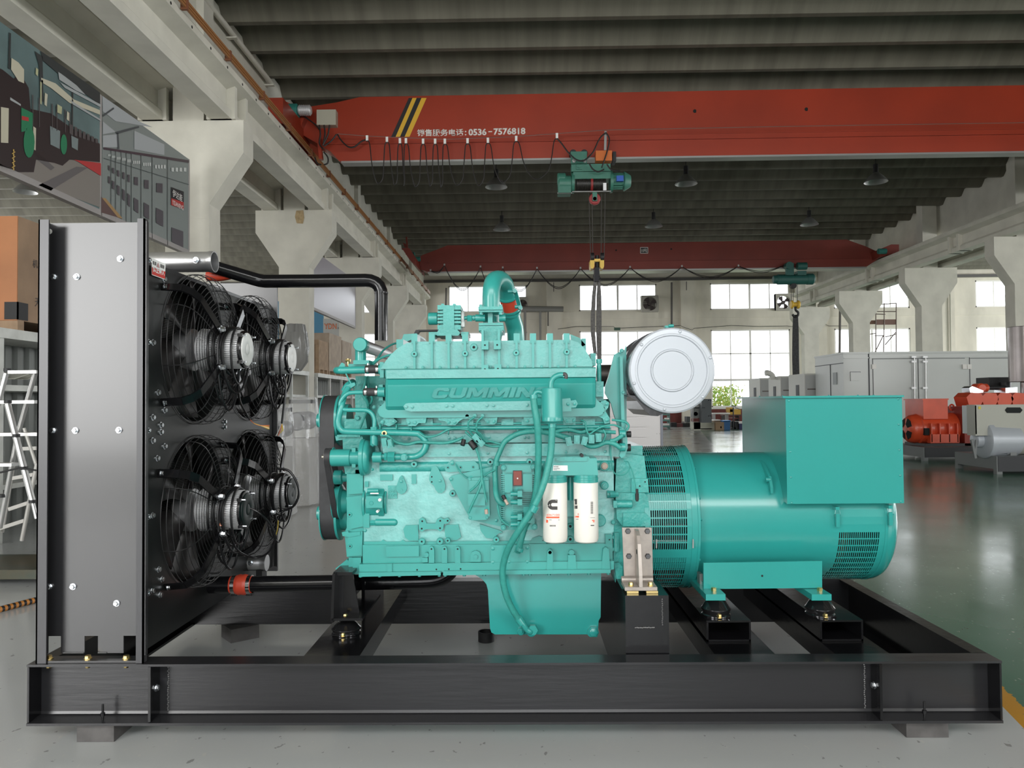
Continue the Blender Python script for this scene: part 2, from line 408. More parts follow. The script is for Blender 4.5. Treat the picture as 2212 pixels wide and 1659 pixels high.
def runway(name, xc, sgn, y1, lab, grp):
    r = thing(name, lab, 'beam', (xc, 0, 0), grp); z0, z1 = EYE+4.755, EYE+5.45
    m = MB(); pr = [(-.175, z0), (.175, z0), (.175, z0+.14), (.10, z0+.22), (.10, z1-.2), (.33, z1-.12), (.33, z1), (-.33, z1), (-.33, z1-.12), (-.10, z1-.2), (-.10, z0+.22), (-.175, z0+.14)]
    m.prism([(xc+a, -8.5, b) for a, b in pr], (0, y1+8.5, 0)); m.build('beam_web', paintw, r, smooth=0)
    yy = 0.75
    while yy < y1:
        for d in (-.25, .25):
            q = MB(); q.box(xc-.24, xc+.24, yy+d-.05, yy+d+.05, z0, z1-.02); q.build('end_rib', paintw, r, smooth=0)
        yy += 6
    return r
for a in (('crane_runway_beam', XL+.575, 1, 38.6, 'white concrete crane runway beam along the left, main hall side with brown busbar', 'crane runway beams'),
          ('crane_runway_beam', XL-.575, -1, 38.6, 'white concrete runway beam of the left aisle, left of the busbar beam', 'crane runway beams'),
          ('crane_runway_beam', XRr-.575, -1, 39.2, 'white concrete crane runway beam along the right side of the hall', 'crane runway beams'),
          ('crane_runway_beam', XRr+.575, 1, 39.2, 'runway beam of the right aisle on the far side of the right columns', 'crane runway beams')): runway(*a)
# bolt sockets below the rail: holes in the left beam flange
hb = MB()
for i in range(46):
    y = 8+i*.65; hb.lathe((XL+.575+.331, y, EYE+5.37), (1, 0, 0), [(.022, 0), (.022, .003)], 10)
o = hb.build('bolt_hole', darkhole, smooth=0); tag(o, 'row of small dark bolt holes along the left runway beam edge', 'bolt holes', kind='stuff')
for nm, xa, xb, lab in (('roof_beam', -5.95, -5.42, 'pale roof edge beam above the left columns with a white pipe'), ('roof_beam', 15.25, 15.75, 'pale roof edge beam above the right columns')):
    m = MB(); m.box(xa, xb, -9, 42.4, EYE+5.95, ZR+.2); tag(m.build(nm, paintw, smooth=0), lab, 'beam', 'roof edge beams')
# rails and brown busbar
for nm, xx, lab, w in (('crane_rail', XL+.575, 'steel crane rail on top of the left runway beam', .06), ('crane_rail', XRr-.575, 'steel crane rail on top of the right runway beam', .06)):
    m = MB(); m.box(xx-w/2, xx+w/2, -8, 38.4, EYE+5.45, EYE+5.55); tag(m.build(nm, mat('rail_steel', (.14, .12, .10), .5, .5), smooth=0), lab, 'rail', 'crane rails')
bb = thing('busbar', 'brown copper busbar line running along the left runway beam', 'busbar', (XL+1.0, 0, EYE+5.5))
m = MB()
for d in (0, .045, .09): m.box(XL+.97, XL+1.0, 3, 37.8, EYE+5.44+d, EYE+5.475+d)
m.build('conductor', mat('busbar_brown', (.33, .14, .045), .5), bb, smooth=0)
for i in range(22):
    q = MB(); y = 4+i*1.55; q.box(XL+.92, XL+1.015, y, y+.05, EYE+5.42, EYE+5.575); q.build('insulator', mat('busbar_rust', (.22, .08, .035), .6), bb, smooth=0)
pp = thing('conduit_pipe', 'white conduit pipe with saddle clips on the left roof edge beam', 'pipe', (-5.3, 8, EYE+6.4))
m = MB(); m.tube([(-5.3, 4, EYE+6.86), (-5.3, 16, EYE+6.86)], .05, 10); m.build('pipe', paintw, pp)
for y in (9.5, 11.6, 13.8, 15.9):
    q = MB(); q.box(-5.415, -5.22, y, y+.08, EYE+6.78, EYE+6.805); q.build('clip', paintw, pp, smooth=0)
# high bay lamps
shade = mat('lamp_reflector', (.42, .42, .41), .4, .6)
def lamp(px, py, Y, lab):
    p = W(px, py, Y); r = thing('high_bay_lamp', lab, 'lamp', (p.x, p.y, p.z), 'unlit high bay lamps under the roof')
    m = MB(); m.lathe((p.x, p.y, p.z-.13), (0, 0, 1), [(.33, 0), (.30, .05), (.2, .17), (.1, .26), (.07, .28)], 20, cap=False); m.build('lamp_shade', shade, r)
    m = MB(); m.cyl((p.x, p.y, p.z+.14), (p.x, p.y, p.z+.4), .07); m.cyl((p.x, p.y, p.z+.4), (p.x, p.y, max(p.z+.6, ZR+.1)), .012, seg=6); m.build('ballast', blackm, r)
for a in ((1072, 395, 22.3, 'unlit dome lamp left of the hoist, below the near crane girder'), (1482, 388, 22.3, 'unlit dome lamp right of the hoist above the 10 ton plate'), (1892, 384, 22.3, 'unlit dome lamp nearest the right runway beam'),
          (1084, 489, 28.2, 'small far dome lamp above the teal crossover pipe'), (1412, 482, 28.2, 'small far dome lamp right of the hoist ropes'), (1748, 478, 28.2, 'small far dome lamp above the far crane right half'),
          (55, 406, 22.5, 'unlit dome lamp under the left aisle roof below the banner'), (470, 407, 22.5, 'unlit dome lamp beside the nearest left column')): lamp(*a)
# ================================================================== CRANES
red = mat('crane_red_paint', (.31, .030, .008), .42, var=.10, vs=.8, coat=.15)
red_dim = mat('crane_red_dimmed', (.19, .026, .015), .5, var=.12, vs=.8)  # near crane's red, darkened in the colour for the far girder's dimmer light
hgreen = mat('hoist_green_paint', (.045, .18, .13), .45, var=.1, vs=6)
hdark = mat('hoist_dark_green', (.018, .10, .085), .5)
craney = mat('hook_yellow', (.75, .48, .06), .4)
blackc = mat('black_rubber_cable', (.016, .014, .013), .5)
def Yg(px): return 16.36-(px-740)/1472*.3
def G(px, py, d=0): 
    Y = Yg(px)+d; return W(px, py, Y)
def gpoly(m, pts, d0, d1, bev=0): 
    m.prism([G(x, y, d0) for x, y in pts], (0, d1-d0, 0), bev)
c = W(700, 340, 16.4)
cr = thing('bridge_crane', 'bright red overhead crane girder with white phone number and black and yellow stripes', 'crane', (c.x, c.y, c.z))
RX = 2545
def yb(px): return 352-(px-737)*22/1475.
m = MB(); gpoly(m, [(655, 240), (672, 230), (728, 221), (778, 209.5), (RX, 178), (RX, yb(RX)-16), (728, 336), (699, 318), (655, 292)], 0, .5); m.build('girder', red, cr, smooth=0)
m = MB()
gpoly(m, [(690, yb(690)-42), (RX, yb(RX)-42), (RX, yb(RX)-40.5), (690, yb(690)-40.5)], -.04, 0)
gpoly(m, [(690, yb(690)-53), (RX, yb(RX)-53), (RX, yb(RX)-51.5), (690, yb(690)-51.5)], -.015, 0)
gpoly(m, [(715, yb(715)-24), (RX, yb(RX)-24), (RX, yb(RX)-4), (733, yb(733)-4)], -.08, .12)
m.build('track_flange', red, cr, smooth=0)
m = MB(); gpoly(m, [(737, yb(737)-4), (RX, yb(RX)-4), (RX, yb(RX)), (737, yb(737))], -.11, .15); m.build('track_lip', steel, cr, smooth=0)
m = MB()
for x, y in ((1501, 240), (1742, 236)): p = G(x, y, -.004); m.lathe(p, (0, 1, 0), [(.04, 0), (.04, .003)], 14)
for x, y in ((1106+640, 0),): pass
m.build('bolt_hole', darkhole, cr, smooth=0)
for j, (a, b) in enumerate((((883, 845), (891, 854.5)), ((891, 854.5), (900, 864)), ((900, 864), (910.5, 874)), ((910.5, 874), (921.5, 884.5)))):
    m = MB(); m.prism([G(a[0], 211.7, -.004), G(b[0], 211.5, -.004), G(b[1], 295.3, -.004), G(a[1], 295.6, -.004)], (0, .003, 0))
    m.build('stripe', [blackm, mat('stripe_yellow', (.72, .42, .03), .5)][j % 2], cr, smooth=0)
text('销售服务电话', G(901, 294.6, -.006), G(1001, 293.4, -.006), .155, white2, cr, 'lettering', bold=.022)
text(':', G(1004, 292.5, -.006), G(1007.5, 292.5, -.006), .10, white2, cr, 'lettering', bold=.02)
text('0536', G(1012, 293, -.006), G(1051, 292.3, -.006), .15, white2, cr, 'lettering', bold=.035)
text('-', G(1055, 285.5, -.006), G(1063, 285.3, -.006), .02, white2, cr, 'lettering')
text('7576818', G(1066, 291.7, -.006), G(1135, 290.2, -.006), .15, white2, cr, 'lettering', bold=.035)
# end carriages on the rails
for nm, x0, x1, ya in (('end_carriage', -5.02, -4.72, 14.95), ('end_carriage', 14.1, 14.45, 14.7)):
    m = MB(); m.box(x0, x1, ya, ya+2.7, EYE+5.6, EYE+6.12, .015); m.build(nm, red, cr, smooth=0)
    for yy in (ya+.3, ya+2.3):
        q = MB(); q.cyl((x0+.05, yy, EYE+5.62), (x1-.05, yy, EYE+5.62), .16); q.build('wheel', steel, cr)
m = MB(); m.bar(G(615, 250), G(660, 270), .4, .5); m.bar(G(690, 300, -.1), G(694, 345, -.1), .07, .12); m.build('end_bracket', red, cr, smooth=0)
m = MB(); a = W(622, 241, 16.0); m.cyl(a, a+Vector((.22, 0, 0)), .16, bev=.02); m.cyl(a+Vector((.0, 0, -.12)), a+Vector((.16, 0, -.12)), .10, bev=.01); m.build('drive_gearbox', mat('gearbox_teal', (.03, .2, .17), .45), cr)
m = MB(); m.cyl(a+Vector((.22, 0, .02)), a+Vector((.5, 0, .02)), .10, bev=.02)
for i in range(6): m.lathe(a+Vector((.26+i*.04, 0, .02)), (1, 0, 0), [(.115, 0), (.115, .012)], 18)
m.build('drive_motor', alu, cr)
m = MB(); a, b = G(684, 270, -.2), G(725, 236, -.2); m.box(a.x, b.x, a.y, a.y+.2, a.z, b.z, .012); m.build('control_box', mat('control_box_beige', (.47, .45, .36), .5), cr, smooth=0)
m = MB()
for pts in ([(655, 250), (672, 262), (684, 272), (690, 280)], [(690, 270), (692, 290), (690, 310), (698, 322)], [(700, 270), (702, 290), (698, 312)], [(712, 270), (708, 292), (697, 314)], [(727, 290), (716, 304), (700, 316)],
            [(729, 290), (737, 303), (752, 317), (766, 317), (780, 306), (793, 301)], [(699, 328), (708, 340), (708, 352), (700, 356)], [(680, 340), (685, 352), (694, 356)]):
    m.tube([G(x, y, -.25) for x, y in pts], .017, 6, 5)
m.build('control_cable', blackc, cr)
hooks = [(793, 298), (836, 301), (864, 304), (877, 304), (914, 305), (940, 305), (961, 305), (1010, 304), (1054, 303), (1115, 299), (1203, 293)]
bot = [396, 399, 401, 403, 402, 404, 400, 401, 394, 387]
for x, y in hooks:
    m = MB(); p = G(x, y, -.3); m.box(p.x-.025, p.x+.025, p.y-.02, p.y+.02, p.z-.06, p.z+.05); m.build('cable_trolley', white, cr, smooth=0)
for i, (h0, h1) in enumerate(zip(hooks, hooks[1:])):
    m = MB(); d = h1[0]-h0[0]; H = bot[i]-h0[1]; y0, y1 = h0[1]+6, h1[1]+6
    pts = [(h0[0]-2, y0+2), (h0[0]+1, y0), (h0[0]+4+d*.04, y0+8), (h0[0]+5+d*.12, y0+H*.5), (h0[0]+6+d*.25, y0+H*.8), ((h0[0]+h1[0])/2+2, bot[i]), (h1[0]-d*.22, y1+H*.8), (h1[0]-d*.10-3, y1+H*.5), (h1[0]-3-d*.04, y1+8), (h1[0]-1, y1)]
    m.tube([G(x, y, -.3) for x, y in pts], .012, 6, 5); m.build('festoon_cable', blackc, cr)
m = MB(); m.tube([G(x, y, -.3) for x, y in ((729, 289), (793, 294), (961, 301), (1115, 295), (1308, 281), (1700, 273), (2400, 262))], .006, 5); m.build('festoon_wire', steel, cr)
# hoist trolley
hp = W(1283, 395, 16.1)
ho = thing('electric_hoist', 'green wire rope hoist with orange box under the near red crane girder', 'hoist', tuple(hp))
HY = 15.95
def hpart(n, mt, f, sm=.7): m = MB(); f(m); m.build(n, mt, ho, smooth=sm)
hpart('trolley_plate', hgreen, lambda m: m.pbox(1233, 327, 1268, 353, HY-.02, HY+.04, .01) and m.pbox(1233, 327, 1268, 353, HY+.5, HY+.56, .01))
for x, y in ((1238, 330), (1262, 330)): hpart('trolley_wheel', blackm, lambda m: m.pcy(x, y, 7.5, HY+.03, HY+.5))
for x in (1240, 1263): hpart('bolt', steel, lambda m: m.pcy(x, 347, 4, HY-.06, HY))
hpart('terminal_box', mat('hoist_orange', (.58, .14, .02), .5), lambda m: m.pbox(1287, 325, 1322, 347, HY-.1, HY+.1, .02))
hpart('terminal_bracket', blackm, lambda m: m.pbox(1324, 327, 1331, 348, HY, HY+.3))
hpart('frame_beam', hgreen, lambda m: m.pbox(1234, 354, 1319, 370, HY+.05, HY+.3, .01))
hpart('mount_plate', hgreen, lambda m: m.pbox(1245, 355, 1257, 366, HY+.02, HY+.06, .005) and m.pcy(1251, 360, 3, HY, HY+.03))
hpart('drum_housing', hgreen, lambda m: m.pcx(1236, 1322, 380, 10, HY+.25) and m.pbox(1238, 371, 1320, 386, HY+.05, HY+.4, .03))
hpart('rope_drum', mat('greased_rope', (.02, .018, .015), .4), lambda m: [m.pcx(1245+i*3, 1247.4+i*3, 398, 15.5, HY+.22) for i in range(21)] and None)
hpart('rope_guide', mat('guide_red', (.25, .02, .02), .5), lambda m: m.pcx(1275, 1280, 398, 18, HY+.22))
hpart('gearbox', hgreen, lambda m: m.pcx(1204, 1222, 388, 14, HY+.2, bev=.02) and m.pcx(1205, 1236, 398, 18, HY+.22, bev=.03) and m.pbox(1206, 402, 1234, 416, HY+.05, HY+.4, .03))
hpart('end_flange', hgreen, lambda m: m.pcx(1234, 1240, 396, 22, HY+.22) and m.pcx(1317, 1323, 394, 22, HY+.22))
hpart('motor', hgreen, lambda m: m.pcx(1323, 1346, 392, 17, HY+.22) and [m.pcx(1324, 1345, 392+math.sin(a*.4)*17, 1.6, HY+.22-.17*math.cos(a*.4)) for a in range(-4, 5)] and m.pcx(1346, 1362, 392, 21, HY+.22, 14, bev=.02))
hpart('capacitor_box', mat('blue_box', (.02, .1, .45), .4), lambda m: m.pbox(1332, 379, 1347, 391, HY-.04, HY+.04, .01))
hpart('lower_bar', steel, lambda m: m.pcx(1236, 1320, 414, 1.6, HY+.1) and m.pcx(1204, 1236, 417, 1.6, HY+.1))
hpart('weight_limit_switch', alu, lambda m: m.pbox(1303, 395, 1310, 411, HY, HY+.05))
hpart('sheave', mat('sheave_red', (.32, .03, .03), .45), lambda m: m.pcy(1285, 429, 12.5, HY+.15, HY+.25, bev=.015) and m.pcy(1285, 429, 4, HY+.1, HY+.2))
hpart('sheave_bracket', hgreen, lambda m: m.pbox(1280, 412, 1290, 434, HY+.1, HY+.14, .005))
hpart('hoist_cable', blackc, lambda m: [m.tube([W(x, y, HY-.15) for x, y in p], .016, 6, 6) for p in
      ([(1203, 299), (1213, 310), (1228, 330), (1245, 345), (1262, 346), (1280, 330), (1295, 300), (1307, 288)], [(1308, 286), (1316, 300), (1312, 325), (1304, 350), (1300, 362)], [(1273, 353), (1280, 365), (1292, 371), (1305, 366)], [(1311, 355), (1320, 366), (1338, 369)])] and None)
hpart('cable_arm', steel, lambda m: m.bar(W(1308, 284, HY-.1), W(1307, 325, HY-.1), .05, .05))
for x0, x1 in ((1272, 1276), (1279, 1280.5), (1299, 1298.5), (1307, 1305)):
    hpart('wire_rope', mat('wire_rope', (.05, .045, .04), .6), lambda m: m.tube([W(x0, 418, HY+.2), W(x1, 556, HY+.15)], .009, 6))
hb_ = W(1290, 570, HY+.15)
hk = thing('hook_block', 'yellow two sheave hook block hanging from the near hoist', 'hook block', tuple(hb_))
for a, b in ((1275, 1284), (1296, 1305)):
    m = MB(); m.mi = 0; m.ppoly([(a, 562), (b, 562), (b, 575), (b-2, 580), (a+2, 580), (a, 575)], HY, HY+.3, .02); m.build('cheek', craney, hk)
    m = MB(); m.pcx(a+1, b-1, 556, 10, HY+.15); m.build('rope_sheave', blackm, hk)
m = MB(); m.pbox(1284, 559, 1297, 565, HY+.05, HY+.25, .01); m.build('crosshead', craney, hk)
m = MB(); m.tube([W(x, y, HY+.15) for x, y in ((1290, 552), (1290, 575), (1290, 588), (1285, 596), (1289, 603), (1296, 599))], .042, 10, 5); m.build('hook', blackm, hk)
sling = mat('grey_webbing', (.13, .125, .12), .85, var=.3, vs=25)
sb = W(1290, 690, HY+.15)
sl = thing('lifting_sling', 'worn grey lifting sling hanging from the near hook block', 'sling', tuple(sb))
def strap(pts, w, Y, par, mt, nm='strap'):
    m = MB()
    for (a, b) in zip(pts, pts[1:]):
        wa, wb = (a[2] if len(a) > 2 else w)/2, (b[2] if len(b) > 2 else w)/2
        m.ppoly([(a[0]-wa, a[1]), (a[0]+wa, a[1]), (b[0]+wb, b[1]), (b[0]-wb, b[1])], Y, Y+.05)
    m.build(nm, mt, par, smooth=0)
strap([(1287, 582, 8), (1286, 610, 7), (1283, 640, 8), (1281, 680, 9), (1281, 720, 9), (1286, 765, 7)], 8, HY+.05, sl, sling)
strap([(1291, 582, 7), (1294, 610, 6), (1294, 640, 10), (1294, 680, 11), (1294, 720, 11), (1295, 778, 9)], 8, HY+.14, sl, sling)
strap([(1290, 578, 10), (1289, 608, 9)], 8, HY-.02, sl, mat('sling_knot', (.03, .03, .035), .8))
# ---------------- far crane
Y2 = 29.7
def g2(m, pts, d0, d1): m.ppoly(pts, Y2+d0, Y2+d1)
c = W(1400, 550, Y2)
c2 = thing('bridge_crane', 'dimly lit red overhead crane girder with a black 10 ton plate, farther from the camera', 'crane', tuple(c))
m = MB(); g2(m, [(904, 557), (913, 550.5), (943, 539.5), (966, 530), (1829, 517.5), (1870, 532), (1896, 544), (1896, 560), (1872, 576), (924, 587), (908, 582), (897, 574)], 0, .55); m.build('girder', red_dim, c2, smooth=0)
m = MB(); g2(m, [(922, 567), (1880, 556.5), (1880, 558), (922, 568.5)], -.05, .1); m.build('seam', red_dim, c2, smooth=0)
m = MB(); g2(m, [(924, 587), (1872, 576), (1872, 579), (924, 590.2)], -.15, .5); m.build('track_lip', steel, c2, smooth=0)
m = MB(); g2(m, [(1383, 534), (1400, 534), (1400, 547.5), (1383, 547.5)], -.012, 0); m.build('capacity_plate', [blackm], c2, smooth=0)
m = MB()
for q in ([(1383, 534), (1400, 534), (1400, 535), (1383, 535)], [(1383, 546.5), (1400, 546.5), (1400, 547.5), (1383, 547.5)], [(1383, 534), (1384, 534), (1384, 547.5), (1383, 547.5)], [(1399, 534), (1400, 534), (1400, 547.5), (1399, 547.5)]): g2(m, q, -.02, -.012)
m.build('plate_border', white2, c2, smooth=0)
text('10吨', W(1385.5, 545, Y2-.02), W(1397.5, 545, Y2-.02), .15, white2, c2)
for x, y in ((1331, 540.5), (1450, 538)):
    m = MB(); m.pcy(x, y, 1.8, Y2-.01, Y2); m.build('bolt_hole', darkhole, c2)
for pts in ([(868, 536), (884, 536), (897, 556), (900, 575), (884, 560)],): m = MB(); m.ppoly(pts, Y2-1.2, Y2+1.2); m.build('end_carriage', red_dim, c2, smooth=0)
m = MB(); m.ppoly([(1896, 540), (1925, 528), (1942, 528), (1942, 545), (1900, 556)], Y2-.6, Y2+1.2); m.build('end_carriage', red_dim, c2, smooth=0)
m = MB(); m.pcx(890, 908, 560, 5, Y2-.3); m.pcx(889, 896, 553, 8, Y2-.3); m.build('drive_motor', mat('gearbox_teal', (.03, .2, .17), .45), c2)
m = MB(); m.pcx(1897, 1914, 543, 6, Y2-.7); m.build('drive_motor', mat('gearbox_teal', (.03, .2, .17), .45), c2)
m = MB(); m.bar(W(878, 512, Y2), W(880, 536, Y2), .06, .06); m.ppoly([(870, 524), (878, 528), (882, 536), (874, 534)], Y2, Y2+.1); m.build('stop_bracket', red_dim, c2, smooth=0)
fh = [(930, 585), (960, 573), (1038, 577), (1086, 579), (1160, 580), (1254, 580), (1361, 578), (1473, 576), (1595, 575), (1693, 573)]
fb = [590, 628, 624, 630, 624, 618, 609, 601, 589]
for i, (a, b) in enumerate(zip(fh, fh[1:])):
    for k in (0, 1):
        m = MB(); d = b[0]-a[0]; mid = fb[i]-k*3; fr = .22
        pts = [(a[0], a[1]), (a[0]+d*fr*.5, a[1]+(mid-a[1])*.35), (a[0]+d*.3, a[1]+(mid-a[1])*.8), (a[0]+d*.5, mid), (b[0]-d*.3, b[1]+(mid-b[1])*.8), (b[0]-d*fr*.5, b[1]+(mid-b[1])*.35), (b[0], b[1])]
        m.tube([W(x, y, Y2-.35+k*.05) for x, y in pts], .014, 5, 4); m.build('festoon_cable', blackc, c2)
    m = MB(); p = W(a[0], a[1]-1, Y2-.35); m.box(p.x-.03, p.x+.03, p.y-.02, p.y+.02, p.z-.03, p.z+.04); m.build('cable_trolley', steel, c2, smooth=0)
hp = W(1714, 600, Y2)
h2 = thing('electric_hoist', 'dark green hoist hanging under the far crane girder', 'hoist', tuple(hp))
def h2p(n, mt, f): m = MB(); f(m); m.build(n, mt, h2)
h2p('hoist_body', hdark, lambda m: m.pcx(1678, 1752, 604, 11, Y2, bev=.03) and m.pcx(1670, 1690, 604, 9, Y2, bev=.03) and m.pcx(1740, 1758, 603, 12, Y2, bev=.05))
h2p('trolley_plate', hdark, lambda m: m.pbox(1698, 568, 1715, 594, Y2-.4, Y2-.3, .02) and m.pbox(1723, 585, 1742, 594, Y2-.4, Y2-.1, .02))
h2p('trolley_motor', hdark, lambda m: m.pcx(1722, 1742, 575, 8, Y2-.4) and m.pcy(1706, 573, 8, Y2-.5, Y2-.2))
h2p('sheave', blackm, lambda m: m.pcy(1715, 617, 6, Y2-.1, Y2+.1))
for x in (1709, 1713, 1722): h2p('wire_rope', mat('wire_rope', (.05, .045, .04), .6), lambda m: m.tube([W(x, 612, Y2), W(x+.5, 650, Y2)], .012, 6))
hk2 = thing('hook_block', 'brass yellow hook block hanging from the far hoist', 'hook block', tuple(W(1717, 658, Y2)))
m = MB(); m.pcx(1708, 1713, 658, 9, Y2, bev=.03); m.pcx(1721, 1727, 658, 9, Y2, bev=.03); m.pcx(1713, 1721, 658, 5, Y2); m.build('rope_sheave', craney, hk2)
m = MB(); m.tube([W(x, y, Y2) for x, y in ((1718, 662), (1719, 670), (1724, 675), (1723, 682), (1716, 684), (1712, 679))], .045, 10, 5); m.build('hook', blackm, hk2)
sl2 = thing('lifting_sling', 'long dark sling hanging from the far hook', 'sling', tuple(W(1719, 740, Y2)))
strap([(1719, 680, 10), (1719, 720, 13), (1719, 770, 14), (1720, 812, 14)], 12, Y2, sl2, mat('dark_webbing', (.05, .05, .052), .85, var=.3, vs=15))
# ================================================================== BASE FRAME
ZT = EYE-1.031; ZB = EYE-1.273
XA = W(57, 1500, 3.03).x; XB = W(2166, 1490, 3.03).x
sk = thing('base_frame', 'long black welded steel base frame carrying radiator, engine and alternator', 'frame', ((XA+XB)/2, 3.77, ZB))
m = MB(); m.prism([(XA, 3.03, ZB), (XA, 3.125, ZB), (XA, 3.125, ZT), (XA, 3.03, ZT), (XA, 3.03, ZT-.009), (XA, 3.113, ZT-.014), (XA, 3.113, ZB+.026), (XA, 3.109, ZB+.016), (XA, 3.03, ZB+.010)], (XB-XA, 0, 0)); m.build('front_channel', blackw, sk, smooth=0)
m = MB(); m.prism([(XA, 4.50, ZB), (XA, 4.41, ZB), (XA, 4.41, ZT), (XA, 4.50, ZT), (XA, 4.50, ZT-.009), (XA, 4.422, ZT-.014), (XA, 4.422, ZB+.016), (XA, 4.50, ZB+.010)], (XB-XA, 0, 0)); m.build('rear_channel', blackw, sk, smooth=0)
for nm, x0, sg in (('end_channel', XA, 1), ('end_channel', XB, -1)):
    m = MB(); m.prism([(x0, 3.032, ZB+.001), (x0+sg*.08, 3.032, ZB+.001), (x0+sg*.08, 3.032, ZB+.013), (x0+sg*.012, 3.032, ZB+.017), (x0+sg*.012, 3.032, ZT-.017), (x0+sg*.06, 3.032, ZT-.012), (x0+sg*.06, 3.032, ZT+.001), (x0, 3.032, ZT+.001)] if False else
        [(x0, 3.128, ZB), (x0+sg*.08, 3.128, ZB), (x0+sg*.08, 3.128, ZB+.013), (x0+sg*.012, 3.128, ZB+.017), (x0+sg*.012, 3.128, ZT-.017), (x0+sg*.062, 3.128, ZT-.012), (x0+sg*.062, 3.128, ZT), (x0, 3.128, ZT)], (0, 1.28, 0)); m.build(nm, black, sk, smooth=0)
    m = MB(); m.box(min(x0, x0+sg*.008), max(x0, x0+sg*.008), 3.034, 3.112, ZB+.012, ZT-.012); m.build('end_plate', black, sk, smooth=0)
for px in (324, 1902):
    x = W(px, 1490, 3.04).x; m = MB(); m.box(x-.005, x+.005, 3.034, 3.112, ZB+.013, ZT-.012); m.build('stiffener_plate', black, sk, smooth=0)
    x2 = x+(.04 if px < 1000 else -.03); m = MB()
    for i in range(26): m.sphere((x2+random.uniform(-.002, .002), 3.111, ZB+.03+i*.0075), .0035, 6)
    m.build('weld_bead', mat('weld_steel', (.18, .18, .18), .35, .6), sk)
    m = MB(); s_ = .014; xx = (x+x2)/2; m.hexb((x+(.005 if px < 1000 else -.005), 3.08, (ZB+ZT)/2+.01), (1 if px < 1000 else -1, 0, 0), .012, .012); m.build('bolt', zinc, sk)
m = MB(); m.box(-.905, -.675, 3.125, 4.41, ZT-.092, ZT-.002, .004); m.build('cross_member', black, sk, smooth=0)
m = MB(); m.box(.415, .592, 3.135, 4.41, ZB+.01, EYE-.795, .008); m.build('engine_pedestal', black, sk, smooth=0)
m = MB()
for i in range(12): m.sphere((.415+.04+i*.0068, 3.133, EYE-.925+random.uniform(-.001, .001)), .004, 6)
for i in range(14): m.sphere((.565+random.uniform(-.001, .001), 3.133, EYE-.81-i*.008), .003, 6)
m.build('weld_bead', mat('weld_steel', (.18, .18, .18), .35, .6), sk)
for a, b, t0, t1 in ((.775, 1.02, .782, .971), (1.262, 1.483, 1.266, 1.449)):
    m = MB(); m.box(a, b, 3.125, 4.41, ZT-.088, ZT-.002, .003); m.build('cross_member', black, sk, smooth=0)
    m = MB(); z1, w = EYE-.943, .008; z0 = ZT-.001
    m.box(t0, t1, 3.29, 4.35, z1-w, z1, .003).box(t0, t0+w, 3.29, 4.35, z0, z1-w+.001).box(t1-w, t1, 3.29, 4.35, z0, z1-w+.001).box(t0, t1, 3.29, 4.35, z0, z0+w); m.build('box_beam', black, sk, smooth=0)
# lifting pins standing on the lower flange
for px, lab in ((222, ''), (1997, '')):
    p = W(px, 1548, 3.06); m = MB(); m.cyl((p.x, p.y, ZB+.012), (p.x, p.y, ZB+.075), .0045, seg=10); m.cyl((p.x, p.y, ZB+.028), (p.x, p.y, ZB+.04), .009, seg=10); m.build('threaded_pin', black, sk)
wood = mat('dirty_steel_block', (.085, .08, .078), .7, var=.25, vs=14)
for i, (x0, x1, y0, lab) in enumerate(((166, 246, 3.06, 'worn dark block under the front left end of the base frame'), (1958, 2049, 3.08, 'grey stained block under the front right end of the base frame'))):
    a, b = W(x0, 1580, y0).x, W(x1, 1580, y0).x; m = MB(); m.box(a, b, y0, y0+.16, .001, ZB-.001, .003); tag(m.build('support_block', wood, smooth=0), lab, 'block', 'support blocks')
a, b = W(480, 1355, 4.36).x, W(541, 1355, 4.36).x; m = MB(); m.box(a, b, 4.34, 4.5, .001, ZB-.001, .003, Matrix.Translation(((a+b)/2, 4.42, 0)) @ Matrix.Rotation(.7, 4, 'Z') @ Matrix.Translation((-(a+b)/2, -4.42, 0))); tag(m.build('support_block', wood, smooth=0), 'turned dark block under the rear rail of the base frame, left of the sump', 'block', 'support blocks')
p = W(1050, 1362, 4.33)
m = MB(); r = .045; m.lathe((p.x, 4.33, .001), (0, 0, 1), [(r, 0), (r, .055), (r-.006, .055), (r-.006, .004)], 24); tag(m.build('rubber_ring', blackm), 'short black rubber ring lying on the floor left of the oil sump', 'ring')
# ================================================================== RADIATOR
XP = -1.55
xl, xr_ = W(80, 950, 3.04).x, W(311, 950, 3.04).x
ztop = W(200, 473, 3.04).z; zbot = ZT+.001
ra = thing('radiator', 'tall black steel radiator cabinet at the left end of the base frame', 'radiator', ((xl+xr_)/2, 3.9, zbot))
m = MB(); t = .006
m.box(xl, xl+t, 3.04, 3.11, zbot, ztop).box(xl, xl+.042, 3.04, 3.046, zbot, ztop, .001); m.box(xr_-t, xr_, 3.04, 3.07, zbot, ztop).box(xr_-.030, xr_, 3.04, 3.046, zbot, ztop, .001)
m.build('side_flange', mat('grey_satin_edge', (.05, .05, .054), .32, .2), ra, smooth=0)
